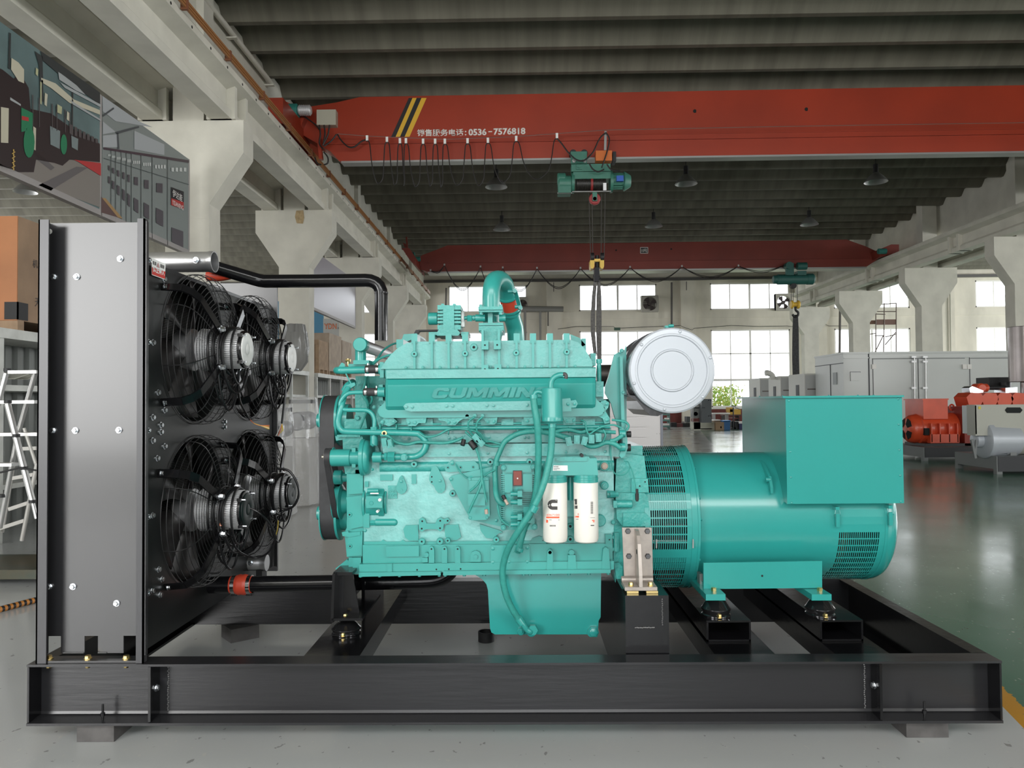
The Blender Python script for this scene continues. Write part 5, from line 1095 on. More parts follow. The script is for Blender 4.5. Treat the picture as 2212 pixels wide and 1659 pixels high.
E_('label_print', ink, lambda m: [m.pbox(1196.5+i*1.7, 1007, 1197.3+i*1.7, 1009.6, 3.268, 3.2684) for i in range(6)]+[m.pbox(1196, 1012, 1209, 1012.8, 3.268, 3.2684), m.pbox(1196, 1014.2, 1203, 1014.9, 3.268, 3.2684)], sm=0)
E_('head_plug', blackm, lambda m: m.pcy(1257, 984, 3.8, 3.26, 3.3))
E_('module_plate', teal, lambda m: m.ppoly([(969, 1034), (975, 1028), (1085, 1003), (1100, 1003), (1100, 1142), (1022, 1124), (1013, 1117)], 3.42, 3.44, .002) and m.pbolt(975, 1035, 3.42, 3.5, .007) and m.pbolt(1072, 1124, 3.42, 3.5, .007))
def mod(m):
    m.ppoly([(1012, 1040), (1020, 1032), (1048, 1030), (1056, 1036), (1058, 1115), (1050, 1123), (1018, 1124), (1012, 1118)], 3.38, 3.425, .003); m.pbox(1011, 1067, 1048, 1092, 3.36, 3.39, .003); m.pbox(1014, 1038, 1056, 1064, 3.37, 3.39, .003)
    for x, y in ((1016, 1118), (1052, 1117), (1015, 1035), (1052, 1034)): m.pbolt(x, y, 3.385, 3.6, .008)
E_('fuel_module', teal, mod)
def ecm(m):
    m.pbox(1086, 1004, 1154, 1144, 3.36, 3.42, .004); m.pbox(1090, 1024, 1107, 1064, 3.345, 3.37, .002); m.pbox(1130, 1024, 1150, 1063, 3.345, 3.37, .002); m.pbox(1092, 1006, 1148, 1020, 3.35, 3.37, .003); m.pbox(1131, 1094, 1150, 1130, 3.345, 3.37, .002)
    for i in range(26):
        y = 1024+i*4.2
        m.pbox(1082.5, y, 1090, y+2, 3.35, 3.4); 
        if i < 14: m.pbox(1149, y, 1155, y+2, 3.35, 3.4)
    for i in range(9): m.pbox(1109, 1066+i*4, 1150, 1067.6+i*4, 3.348, 3.37)
    for i in range(5): m.pbox(1109, 1103+i*4, 1130, 1104.6+i*4, 3.348, 3.37)
    for x, y in ((1088, 1011), (1152, 1009), (1087.5, 1140), (1155, 1139)): m.pcy(x, y, 6, 3.34, 3.4, bev=.002); m.pbolt(x, y, 3.34, 3.6, .007)
E_('control_unit', teal, ecm, sm=.5)
E_('control_unit_label', mat('label_red_brown', (.22, .045, .03), .45), lambda m: m.pbox(1109.5, 1018, 1126.5, 1048, 3.343, 3.362, .002), label='brown red label')
E_('label_bezel', ink, lambda m: m.pbox(1108, 1016.5, 1128, 1049.5, 3.346, 3.36, .002))
E_('label_mark', white, lambda m: m.pcy(1118, 1033.5, 1.6, 3.3415, 3.343) and m.pbox(1112, 1020, 1112.3, 1020.3, 3.342, 3.343))
E_('connector_block', teal, lambda m: [m.pcx(1103, 1120, y, 5, 3.31)+m.pbox(1118, y-6, 1127, y+6, 3.29, 3.35, .003) if False else (m.pcx(1103, 1120, y, 5, 3.31), m.pbox(1118, y-6.5, 1128, y+6.5, 3.28, 3.35, .003)) for y in (1067, 1085, 1117, 1133)] and None)
E_('sensor_tip', mat('tan_plug', (.42, .33, .27), .5), lambda m: m.tube([W(1089, 1076, 3.29), W(1097, 1090, 3.28)], 3.4*S(3.3), 10) and m.tube([W(1050, 1100, 3.34), W(1051, 1110, 3.34)], 4*S(3.3), 10))
E_('sensor_tip_collar', blackm, lambda m: m.tube([W(1086, 1070, 3.29), W(1091, 1079, 3.288)], 4.2*S(3.3), 10))
# wiring harness
Yh_ = 3.385
for pts, r in (([(1340, 967, 3.36), (1325, 958, 3.36), (1308, 956, 3.37), (1290, 963, 3.37), (1275, 964, 3.37), (1262, 958, 3.37)], 5.2), ([(1345, 940, 3.36), (1330, 950, 3.36), (1318, 953, 3.36)], 4.6),
               ([(1235, 948, Yh_), (1215, 943, Yh_), (1195, 937, Yh_), (1160, 932, Yh_), (1130, 934, Yh_), (1108, 942, Yh_), (1090, 955, Yh_), (1080, 975, Yh_), (1072, 995, Yh_), (1069, 1015, Yh_), (1070, 1045, Yh_-.02), (1072, 1070, Yh_-.05), (1080, 1085, Yh_-.06), (1090, 1090, 3.33)], 5.8),
               ([(1190, 935, Yh_), (1225, 928, Yh_), (1255, 934, Yh_), (1275, 928, Yh_), (1300, 932, Yh_), (1330, 934, Yh_)], 4.2),
               ([(1085, 960, Yh_), (1065, 955, Yh_), (1048, 950, Yh_), (1035, 935, Yh_), (1010, 928, Yh_), (985, 925, Yh_), (968, 928, Yh_), (945, 940, Yh_), (922, 944, Yh_), (905, 935, Yh_)], 2.3),
               ([(1083, 964, Yh_), (1060, 964, Yh_), (1042, 958, Yh_), (1020, 945, Yh_), (1005, 932, Yh_)], 2.6), ([(1000, 945, Yh_), (985, 952, Yh_), (960, 957, Yh_), (925, 956, Yh_), (902, 955, Yh_), (880, 960, Yh_), (855, 955, Yh_), (838, 942, Yh_), (822, 940, Yh_)], 3.2),
               ([(1026, 900, 3.35), (1013, 910, 3.34), (1012, 925, 3.35), (1022, 940, 3.37), (1040, 952, 3.38)], 1.9), ([(1043, 900, 3.35), (1031, 912, 3.34), (1030, 930, 3.35), (1040, 945, 3.37), (1052, 955, 3.38)], 1.9),
               ([(1028, 968, 3.36), (1034, 985, 3.36), (1038, 1005, 3.36), (1041, 1030, 3.34), (1036, 1055, 3.33), (1022, 1085, 3.33), (1012, 1108, 3.34)], 2.6), ([(1041, 1030, 3.34), (1044, 1050, 3.33), (1048, 1070, 3.33), (1052, 1085, 3.33)], 2), ([(1041, 1030, 3.34), (1030, 1048, 3.34), (1014, 1062, 3.35)], 2.2),
               ([(1069, 1015, 3.37), (1055, 1022, 3.36), (1044, 1030, 3.35)], 1.8), ([(984, 1002, 3.43), (990, 1015, 3.42), (1002, 1028, 3.41), (1015, 1036, 3.40)], 1.4),
               ([(1075, 1090, 3.33), (1078, 1110, 3.33), (1085, 1125, 3.33), (1100, 1136, 3.33)], 2.2), ([(1255, 908, 3.37), (1264, 912, 3.36), (1266, 925, 3.36), (1272, 938, 3.36), (1285, 930, 3.36), (1300, 922, 3.36), (1325, 918, 3.36), (1343, 925, 3.36)], 2),
               ([(1322, 907, 3.38), (1340, 909, 3.37), (1352, 912, 3.37), (1358, 920, 3.37), (1354, 930, 3.37)], 2.6), ([(1303, 928, 3.36), (1308, 940, 3.36), (1302, 955, 3.36)], 2.2)):
    tubep('harness_cable', pts, r, tealh, 10)
def conns(m):
    for x, y, a in ((1228, 953, .2), (1245.5, 949, 0), (1262, 952, -.25), (1277, 948, 0), (1292, 945, .05), (1030, 946, .8), (1038, 955, .8), (832, 955, .15), (843, 958, .25)):
        p = W(x, y, 3.345); c_, s__ = math.cos(a), math.sin(a); m.obox(p, (6*S(3.34)*c_, 0, 6*S(3.34)*s__), (0, .018, 0), (-9*S(3.34)*s__, 0, 9*S(3.34)*c_), .003)
        p = W(x, y, 3.325); m.obox(p, (3*S(3.34)*c_, 0, 3*S(3.34)*s__), (0, .004, 0), (-6*S(3.34)*s__, 0, 6*S(3.34)*c_), .001)
E_('connector', teal, conns)
E_('black_connector', blackm, lambda m: m.tube([W(1002, 950, 3.36), W(999, 962, 3.35)], 5*S(3.35), 10) and m.tube([W(1016, 954, 3.36), W(1027, 968, 3.35)], 7*S(3.35), 10))
def ties(m):
    for x, y in ((822, 920), (857, 921), (889, 926), (969, 931), (1118, 930), (1151, 928), (1228, 927), (1296, 925)): m.pcx(x-1, x+1, y+2, 6.5, 3.40, seg=12)
    m.pcz(1072, 998, 1006, 7, Yh_, seg=16); m.pcx(1170-2, 1170+2, 932, 6.4, Yh_)
E_('cable_tie', tealh, ties)
E_('connector_panel', teal, lambda m: m.ppoly([(1340, 920), (1350, 928), (1355, 945), (1356, 968), (1350, 985), (1342, 990), (1338, 984), (1345, 965), (1345, 945), (1338, 930)], 3.40, 3.44, .002) and m.pcx(1338, 1350, 937, 8, 3.38) and m.pcx(1338, 1350, 966, 9, 3.38))
E_('black_socket', blackm, lambda m: m.pcx(1354, 1363, 938, 6.5, 3.40) and m.pcx(1354, 1362, 967, 8, 3.42) and m.pbox(1338, 950, 1344, 962, 3.44, 3.5))
# breather canister and hoses
Yb_ = 3.22
br = E_('breather_canister', teal, lambda m: m.lathe(W(1192.5, 911, Yb_), (0, 0, 1), [(.040, 0), (.0455, .002), (.0465, .02), (.0455, .022), (.0435, .135), (.041, .142), (.02, .144)], 36))
E_('canister_bracket', teal, lambda m: m.ppoly([(1212, 862), (1232, 860), (1234, 870), (1234, 888), (1214, 889)], 3.26, 3.27, .002) and m.ppoly([(1228, 866), (1244, 864), (1248, 872), (1244, 880), (1228, 882)], 3.27, 3.36, .003) and m.pbolt(1227, 873, 3.26, 4, .007) and m.pbolt(1241, 872, 3.27, 4, .007), br)
tubep('breather_outlet', [(1190, 842, Yb_), (1190, 832, Yb_), (1192, 822, Yb_), (1199, 814, Yb_), (1209, 810, Yb_), (1216, 810, Yb_)], 6, par=br)
E_('tape', mat('grey_tape', (.06, .055, .055), .5), lambda m: m.ptube([(1214, 809, Yb_), (1220, 808, Yb_), (1223, 812, Yb_), (1222, 818, Yb_)], 4, 10, 4), br, label='dark tape over the open pipe end')
tubep('inlet_elbow', [(1174, 850, Yb_), (1164, 846, Yb_), (1157, 848, Yb_), (1153, 856, Yb_)], 4.8, par=br)
tubep('breather_hose', [(1152, 856, 3.2), (1155, 880, 3.2), (1160, 910, 3.2), (1163, 950, 3.22), (1163, 1000, 3.25), (1161, 1040, 3.27), (1157, 1070, 3.29), (1150, 1095, 3.32), (1140, 1125, 3.36), (1130, 1150, 3.37), (1122, 1180, 3.38), (1118, 1192, 3.39)], 7.2, tealh, 16)
tubep('breather_hose', [(1193, 918, 3.22), (1192, 945, 3.22), (1190, 975, 3.22), (1185, 1005, 3.21), (1176, 1040, 3.2), (1163, 1075, 3.2), (1147, 1105, 3.21), (1126, 1138, 3.23), (1106, 1170, 3.27), (1093, 1198, 3.31), (1086, 1228, 3.34), (1087, 1258, 3.36), (1095, 1290, 3.38), (1108, 1318, 3.40), (1121, 1338, 3.42)], 7.2, tealh, 16)
E_('hose_collar', teal, lambda m: m.pcz(1193, 915, 923, 9, 3.22) and m.tube([W(1158, 1092, 3.2), W(1151, 1104, 3.205)], 9*S(3.2), 16) and m.pcz(1153, 853, 861, 8.6, 3.2))
tubep('hose_fitting', [(1119, 1334, 3.42), (1130, 1349, 3.42), (1138, 1360, 3.425), (1146, 1365, 3.43), (1150, 1365, 3.46)], 6)
E_('fitting_nut', teal, lambda m: m.pcy(1151, 1362, 11, 3.425, 3.45, seg=6) and m.tube([W(1118, 1334, 3.42), W(1128, 1348, 3.42)], 8.2*S(3.4), 14) and m.pcy(1116, 1197, 6.5, 3.40, 3.43) and m.tube([W(1124, 1183, 3.38), W(1121, 1190, 3.38)], 8.6*S(3.4), 14))
# side pump
E_('fuel_pump', teal, lambda m: m.pcx(789, 795, 1085, 40, 3.52, bev=.003) and m.pcx(795, 822, 1086, 31, 3.50) and m.pcx(820, 834, 1083, 35, 3.50, bev=.004) and m.pcx(834, 839, 1083, 31, 3.5, bev=.003) and m.pbox(791, 1072, 826, 1097, 3.405, 3.5, .004) and m.phole(802, 1087, 3.405, 4.5, 2, .003) and m.pcx(794, 818, 1060, 5, 3.42) and m.pbox(785, 1095, 798, 1140, 3.45, 3.55, .004) and m.pcx(800, 812, 1129, 6.5, 3.46, seg=6) and m.pbox(788, 1040, 796, 1052, 3.45, 3.5, .002) and None, label=None)
E_('pump_bolt', white, lambda m: m.pcy(820, 1080, 3.4, 3.385, 3.42, seg=8) and m.pcy(815, 1105, 3, 3.40, 3.43, seg=8) and m.pcx(800, 818, 1066, 1.6, 3.40))
# ---------------- oil filters, spun onto the head
def ofilter(px, lab, near):
    Yf = 3.30; c = W(px, 1105, Yf); zt2, zb2 = W(px, 1041, Yf).z, W(px, 1171, Yf).z; r = 26.3*S(Yf)
    t = thing('fuel_filter', lab, 'filter', (c.x, Yf, zb2), 'white spin-on filters')
    m = MB(); m.lathe((c.x, Yf, zb2), (0, 0, 1), [(r*.3, .001), (r*.75, .0), (r*.93, .006), (r, .02), (r*1.0, zt2-zb2-.002), (r*.97, zt2-zb2)], 40, phase=0); m.build('canister', cream, t)
    m = MB(); m.lathe((c.x, Yf, zt2), (0, 0, 1), [(r*1.0, 0), (r*1.0, .012), (r*1.02, .013), (r*1.02, .020), (r*.98, .021), (r*.98, .032)], 40); m.build('filter_collar', teal, t)
    def cs(px_, py_, d=.0006):   # point on the can surface
        x = W(px_, py_, Yf-r).x; x = max(c.x-r*.995, min(c.x+r*.995, x)); yy = Yf-math.sqrt(max(r*r-(x-c.x)**2, 0))-d; return Vector((x, yy, W(px_, py_, yy).z))
    def patch(nm, mt, polys, n=6):
        m = MB()
        for (x0, y0, x1, y1) in polys:
            for i in range(n):
                a, b = x0+(x1-x0)*i/n, x0+(x1-x0)*(i+1)/n; m.quad(cs(a, y0), cs(b, y0), cs(b, y1), cs(a, y1))
        m.build(nm, mt, t, smooth=0)
    if near:
        L = px-1199
        patch('orange_bar', orange, [(1180, 1116, 1208.5, 1119.5), (1180, 1123, 1184, 1129)])
        patch('small_print', ink, [(1180, 1122, 1189, 1124), (1191, 1122.2, 1208, 1124)]+[(1188+i*2.6, 1134, 1189.6+i*2.6, 1137.5) for i in range(5)], 1)
        text('4367100', cs(1180, 1114.5, .010), cs(1208.5, 1114.5, .010), .0085, orange, t, 'part_number', ext=0)
        # emblem, a leaning arch cut by a diagonal
        patch('emblem_bars', ink, [(1194, 1079.3, 1204.2, 1086.7), (1194, 1093.9, 1204.2, 1101.3)], 4)
        m = MB()
        for i in range(14):
            t0, t1 = PI/2+PI*i/14, PI/2+PI*(i+1)/14
            m.quad(*[cs(1194+r_*math.cos(t_), 1090.3-r_*math.sin(t_)) for r_, t_ in ((11, t0), (11, t1), (3.6, t1), (3.6, t0))])
        m.build('emblem', ink, t, smooth=0)
        m = MB(); m.quad(cs(1182.5, 1091, .0011), cs(1184, 1093, .0011), cs(1202.5, 1082, .0011), cs(1201, 1080.2, .0011)); m.build('emblem_band', cream, t, smooth=0)
    else:
        patch('orange_bar', orange, [(1240, 1114.5, 1251, 1118)], 3)
        text('7100', cs(1241, 1113, .0035), cs(1250.5, 1113, .0035), .0085, orange, t, 'part_number', ext=0)
        patch('emblem', ink, [(1240.3, 1078, 1247, 1082), (1243, 1082, 1247, 1090), (1240.3, 1092, 1248, 1099)], 3)
        patch('barcode', ink, [(1276, 1083.5+i*1.6, 1281.5, 1084.3+i*1.6+(i*7 % 3)*.15) for i in range(17)], 2)
        patch('small_print', ink, [(1275, 1118, 1286, 1118.7), (1276, 1134, 1284, 1136), (1241, 1121, 1250, 1122)], 2)
        patch('small_flag', orange, [(1279, 1123, 1285, 1125), (1281, 1126, 1285, 1128)], 2)
    return t
ofilter(1199, 'left filter canister of the white pair, printed with a dark emblem and orange number', True)
ofilter(1266, 'right filter canister of the white pair, with a barcode on its side', False)
# ---------------- air cleaner
Ya = 3.32; ac = W(1452.5, 800, Ya); s_ = S(Ya); A0 = (ac.x, Ya, ac.z)
at = thing('air_cleaner', 'round silver grey air cleaner drum mounted behind the top of the engine', 'air filter', A0)
m = MB(); m.lathe(A0, (0, 1, 0), [(.0005, .004), (41*s_, .004), (43*s_, 0), (45*s_, 0), (47*s_, .008), (74*s_, .008), (76*s_, .002), (79*s_, .002), (80.5*s_, .004), (89*s_, .006), (92.5*s_, .012), (92.5*s_, .05), (91*s_, .055)], 72); m.build('end_cover', silver, at, smooth=.4)
m = MB(); m.lathe(A0, (0, 1, 0), [(91*s_, .05), (91*s_, .62), (60*s_, .66)], 60); m.build('drum', mat('drum_dark', (.07, .075, .08), .25, .5), at)
m = MB()
for x, y in ((1469, 716.5), (1386, 744.5), (1534.5, 772.5), (1370, 828), (1518, 857), (1435.5, 883.5)): m.sphere(W(x, y, Ya+.004), 3.6*s_, 12, (1, .6, 1))
m.build('cover_screw', silver, at)
m = MB(); m.lathe((A0[0], Ya+.18, A0[2]), (0, 1, 0), [(95*s_, 0), (95*s_, .05)], 60); m.lathe((A0[0], Ya+.42, A0[2]), (0, 1, 0), [(95*s_, 0), (95*s_, .05)], 60); m.build('strap_band', black, at)
m = MB(); m.ppoly([(1353, 853), (1374, 855), (1398, 876), (1425, 890), (1440, 890), (1421, 899), (1406, 898), (1391, 885), (1376, 866)], 3.37, 3.9, .003); m.build('saddle', black, at, smooth=0)
m = MB(); m.pbox(1437, 703, 1450, 708, 3.52, 3.56, .003); m.pcx(1444, 1455, 704, 3.5, 3.52); m.build('strap_bolt', teal, at)
# ================================================================== ALTERNATOR
AY = 3.77; AZ = W(1455, 1113, 3.77).z; RA, RB = 150*S(AY), 134.5*S(AY)
X0, X1 = W(1393, 1113, 3.43).x, W(1511, 1113, 3.43).x; XE = W(1946, 1113, 3.47).x
al = thing('alternator', 'teal cylindrical alternator with slotted guards and a big square terminal box', 'alternator', ((X0+XE)/2, AY, AZ-RB))
def P_(name, mt, fn, par=None, sm=.6, label=None, rc=True):
    m = MB(); fn(m)
    if name in ('panel_screw', 'side_bolt', 'winding'): return m.pieces(name, mt, tbx if name == 'panel_screw' else al, sm)
    o = m.build(name, mt, par or al, smooth=sm, recalc=rc)
    if label: o['label'] = label
    return o
def pc(x, th, r): return Vector((x, AY-r*math.cos(th), AZ+r*math.sin(th)))
def shell(m, xa, xb, R, rows, cols, t0, t1, xs0=None, skew=None, th=.003):
    """curved sheet with real slots; rows = {angle index: 'o' open, 'e' embossed}"""
    step = math.radians(6.2); half = math.radians(2.6)
    n = int(round((t1-t0)/step)); 
    def band(a, b, x0, x1, r=R):
        k = max(1, int((b-a)/math.radians(3.2)))
        for i in range(k):
            u, v = a+(b-a)*i/k, a+(b-a)*(i+1)/k
            m.quad(pc(x0, u, r), pc(x1, u, r), pc(x1, v, r), pc(x0, v, r))
    for i in range(n):
        a = t0+i*step; b = a+step; mid = (a+b)/2; kind = rows(math.degrees(mid))
        if not kind: band(a, b, xa, xb); continue
        lo, hi = mid-half, mid+half; x0 = xs0(math.degrees(mid)) if xs0 else xa+.022; x1 = xb-.022
        band(a, lo, xa, xb); band(hi, b, xa, xb); band(lo, hi, xa, x0); band(lo, hi, x1, xb)
        W_ = (x1-x0)/cols; sw = W_*.6
        for c in range(cols):
            u = x0+c*W_; band(lo, hi, u+sw, u+W_ if c < cols-1 else x1)
            if kind == 'e': band(lo, hi, u, u+sw, R-.003)
            else:
                m.quad(pc(u+sw, lo, R), pc(u+sw, hi, R), pc(u+sw, hi, R-.002), pc(u+sw, lo, R-.002)); m.quad(pc(u, lo, R), pc(u+sw, lo, R), pc(u+sw, lo, R-.002), pc(u, lo, R-.002))
def rowsA(d):
    d = (d+180) % 360-180
    if -15.5 < d < 9.6 or 22 < d < 53 or -86 < d < -39 or 65 < d < 87: return 'o'
    if 9.6 <= d <= 22 or 53 <= d <= 65 or -39 <= d < -27: return 'e'
    if 90 < abs(d) < 175: return 'e'
    return None
T0 = math.radians(-180-3.1+.0)
T0 = math.radians(3.4-6.2*29.5)
P_('fan_guard', teald, lambda m: shell(m, X0+.004, X1-.03, RA-.002, rowsA, 17, T0, T0+math.radians(6.2*58.0645)), sm=.5, rc=False)
P_('guard_rim', teald, lambda m: m.lathe((X1-.034, AY, AZ), (1, 0, 0), [(RA-.004, 0), (RA, .001), (RA, .026), (RA+.002, .028), (RA+.002, .038), (RB, .05)], 72, cap=False) and m.lathe((X0, AY, AZ), (1, 0, 0), [(RA-.02, 0), (RA+.001, 0), (RA+.001, .018), (RA-.003, .018)], 72, cap=False))
P_('cooling_fan', mat('fan_dull_red', (.13, .03, .03), .6), lambda m: [m.obox(pc((X0+X1)/2+.02, 2*PI*k/26, .285), (.05, 0, 0), (pc(0, 2*PI*k/26, .03)-pc(0, 2*PI*k/26, 0)), (pc(0, 2*PI*k/26+PI/2, .003)-pc(0, 0, 0))) for k in range(26)] and None)
P_('dark_inner_drum', darkhole, lambda m: m.cyl((X0+.004, AY, AZ), (X1-.02, AY, AZ), .262, seg=40))  # black cylinder standing in for the darkness behind the guard slots
P_('guard_strap', steel, lambda m: (m.bar(W(1411, 1168, 3.44), W(1506, 1168, 3.45), .004, .006), m.bar(W(1411, 1172, 3.44), W(1506, 1172, 3.45), .004, .006), [m.bar(W(x, 1165, 3.425), W(x, 1184, 3.425), .005, .005) for x in (1418, 1497)]))
XF = W(1812, 1180, 3.47).x
def rowsB(d): return 'o' if -70 < d < -4 else None
ca = math.radians(-88.2); 
xs = lambda d: XF+.0-.0+(-(d+5))*(-.0016)*.8
P_('stator_body', teald, lambda m: m.lathe((X1+.004, AY, AZ), (1, 0, 0), [(RB-.03, 0), (RB, .004), (RB, XF-.03-X1-.004), (RB-.02, XF-.03-X1-.003)], 96, cap=False), sm=.6)
XG = XE-.075
def bell(m):
    shell(m, XF-.03, XG, RB, rowsB, 20, math.radians(-86.8), math.radians(-86.8+6.2*16), xs0=lambda d: XF+.0+max(0, (-d-40))*-.0012)
    for i in range(80):
        a, b = math.radians(12.4)+i*math.radians(260.8)/80, math.radians(12.4)+(i+1)*math.radians(260.8)/80
        m.quad(pc(XF-.03, a, RB), pc(XG, a, RB), pc(XG, b, RB), pc(XF-.03, b, RB))
P_('rear_guard', teald, bell, sm=.6, rc=False)
P_('end_bell', teald, lambda m: m.lathe((XG, AY, AZ), (1, 0, 0), [(RB-.03, 0), (RB+.002, 0), (RB+.002, .012), (RB-.001, .014), (RB-.002, .035), (RB-.012, .056), (RB-.03, .07), (RB-.06, .074), (.1, .076)], 72))
P_('winding_core', darkhole, lambda m: m.cyl((XF-.02, AY, AZ), (XG, AY, AZ), RB-.07, seg=48))
P_('winding', mat('copper_winding', (.10, .05, .03), .5), lambda m: [m.tube([pc(XF+.01+.05*math.sin(k*.9)**2, t*.35-1.6, RB-.055) for t in range(7)], .012, 6) for k in range(1, 6)] and None)
def tbox(m):
    a = W(1697, 860, 3.42); b = W(1950, 1086, 3.42); m.box(a.x+.003, b.x-.003, 3.425, 4.11, b.z, a.z, .003)
tbx = P_('terminal_box', teald, tbox, sm=0)
bx0, bx1 = W(1699, 970, 3.41).x, W(1951, 970, 3.41).x; bz1, bz0 = W(1820, 859, 3.41).z, W(1820, 1088, 3.41).z
P_('box_front_panel', teald, lambda m: m.box(bx0, bx1, 3.412, 3.4245, bz0, bz1, .002), tbx, sm=0)
P_('box_lid', teald, lambda m: m.box(bx0-.016, bx1+.004, 3.40, 4.13, bz1, bz1+.009, .002), tbx, sm=0)
P_('panel_screw', teald, lambda m: [m.sphere(W(x, y, 3.411), 2.4*S(3.41), 10, (1, .6, 1)) for x, y in ((1704.5, 866), (1706, 921), (1707.5, 976), (1709, 1031), (1710.5, 1086), (1940, 862), (1941.5, 917), (1943, 972), (1944.5, 1027), (1946, 1083))]+[m.sphere((bx0+q, 3.43+w_, bz1+.009), .004, 8) for q, w_ in ((.0, .02), (.0, .35), (.2, 0), (.4, .0), (.33, 0))] and None)
for x, y in ((1809, 1092), (1923.5, 1089)):
    P_('toggle_latch', teald, lambda m: m.pbox(x-3.5, y+3, x+4.5, y+10, 3.43, 3.5, .003) and m.pbox(x-2.5, y+18, x+5, y+46, 3.44, 3.452, .004) and m.tube([W(x-3, y+5, 3.44), W(x-5, y+18, 3.44)], .0015, 6) and m.tube([W(x+4, y+5, 3.44), W(x+6, y+18, 3.44)], .0015, 6) and m.pbox(x-5, y+21, x+8, y+24, 3.45, 3.47))
lx = W(1663, 1025, 3.50).x
P_('lifting_lug', teald, lambda m: m.prism([(lx-.006, 3.66, AZ+.285), (lx-.006, 3.585, AZ+.265), (lx-.006, 3.50, AZ+.215), (lx-.006, 3.475, AZ+.165), (lx-.006, 3.475, AZ+.14), (lx-.006, 3.52, AZ+.18)], (.012, 0, 0), .002) and m.cyl((lx-.02, 3.50, AZ+.20), (lx+.0, 3.50, AZ+.20), .011), sm=.4)
P_('foot_rail', teald, lambda m: m.ppoly([(1520, 1216), (1776, 1212), (1776, 1270), (1520, 1272.5)], 3.37, 3.382, .002) and m.box(W(1522, 1250, 3.38).x, W(1774, 1250, 3.38).x, 3.382, 4.15, W(1640, 1271, 3.38).z, W(1640, 1262, 3.38).z), sm=0)
P_('rail_hole', darkhole, lambda m: m.pcy(1646.5, 1244, 2.3, 3.3695, 3.371))
P_('foot_end', steel, lambda m: m.pbox(1511.5, 1240, 1518, 1264, 3.45, 3.5))
for x0, x1 in ((1525, 1567), (1754, 1796)):
    P_('foot_block', teald, lambda m: m.pbox(x0, 1284, x1, 1297, 3.27, 3.62, .001), sm=0)
    P_('gold_bolt', gold, lambda m: m.hexb(W((x0+x1)/2-4, 1279, 3.33), (0, 0, 1), .012, .02))
P_('side_bolt', teald, lambda m: [m.hexb(pc(X1+.004, math.radians(a), RA-.02), (1, 0, 0), .008, .01) for a in (-60, -30, 5, 22, 50, 75, 100, 130)] and None)
# ================================================================== LEFT AISLE
def onx(px, py, X):
    Y = 8.
    for _ in range(8): p = W(px, py, Y); Y *= X/p.x
    return W(px, py, Y)
XBN = -5.25
p0, p1 = onx(-70, 100, XBN), onx(219, 205, XBN); p2 = onx(410, 345, XBN)
zt3, zb3 = p2.z, onx(407, 540, XBN).z
def banner(name, lab, ya, yb, zt_, zb_, mt, grp=None):
    t = thing(name, lab, 'banner', (XBN, (ya+yb)/2, zb_), grp)
    m = MB(); m.box(XBN-.06, XBN-.004, ya, yb, zb_, zt_); m.build('panel', mt, t, smooth=0)
    m = MB(); m.box(XBN-.075, XBN+.004, ya, yb, zb_-.07, zb_+.0).box(XBN-.07, XBN+.002, yb-.03, yb+.01, zb_, zt_); m.build('frame', mat('banner_frame', (.30, .28, .27), .5), t, smooth=0)
    return t
def art(par, nm, col, polys, d=1):
    m = MB()
    for poly in polys:
        pts = [onx(x, y, XBN+.002*d) for x, y in poly]
        m._fin([m.bm.faces.new([m.bm.verts.new(p) for p in pts])])
    m.build(nm, mat('print_%02d%02d%02d' % tuple(int(c*99) for c in col), col, .45), par, smooth=0)
b1 = banner('photo_banner', 'long hanging photo banner showing a row of dark generator sets in a hall', p0.y, p1.y, zt3, zb3, mat('print_teal_grey', (.105, .16, .16), .45, var=.25, vs=1.5))
art(b1, 'picture_floor', (.20, .18, .16), [[(60, 320), (216, 335), (216, 448), (120, 412), (0, 366), (-60, 345), (-60, 300)]])
art(b1, 'picture_machines', (.018, .010, .010), [[(-60, 120), (5, 150), (30, 170), (45, 160), (62, 190), (66, 235), (110, 245), (160, 280), (205, 300), (216, 312), (216, 350), (150, 345), (135, 358), (118, 352), (78, 345), (73, 372), (20, 372), (-60, 340)]], 2)
art(b1, 'picture_highlights', (.50, .47, .36), [[(2, 231), (19, 234), (18, 309), (2, 308)], [(72, 273), (78, 277), (77, 325), (72, 322)], [(97, 200), (103, 204), (101, 230), (96, 226)], [(124, 226), (132, 231), (131, 246), (123, 242)], [(145, 240), (151, 245), (150, 262), (144, 258)], [(25, 125), (40, 135), (52, 150), (52, 180), (40, 175), (24, 150)], [(89, 168), (120, 180), (160, 215), (216, 238), (216, 248), (150, 222), (110, 190), (90, 178)]], 3)
art(b1, 'picture_green_wheel', (.012, .17, .075), [[(50+13+12*math.cos(a*.42), 307+34*math.sin(a*.42)) for a in range(15)], [(46, 232), (72, 245), (70, 280), (46, 285)], [(138+7*math.cos(a*.42), 312+22*math.sin(a*.42)) for a in range(15)]], 4)
art(b1, 'picture_cabinets', (.17, .21, .21), [[(108, 272), (130, 283), (129, 322), (109, 312)], [(154, 293), (169, 300), (168, 325), (155, 318)]], 4)
art(b1, 'picture_dark_beams', (.03, .035, .035), [[(20, 70), (24, 72), (22, 150), (18, 148)], [(88, 110), (160, 160), (216, 200), (216, 225), (150, 180), (92, 130)], [(156, 165), (159, 167), (157, 300), (154, 300)], [(75, 110), (92, 122), (94, 220), (88, 218), (84, 140)]], 3)
art(b1, 'picture_red_label', (.4, .03, .03), [[(47, 250), (62, 254), (62, 262), (47, 259)], [(215, 352), (218, 353), (218, 380), (170, 350), (160, 345)]], 5)
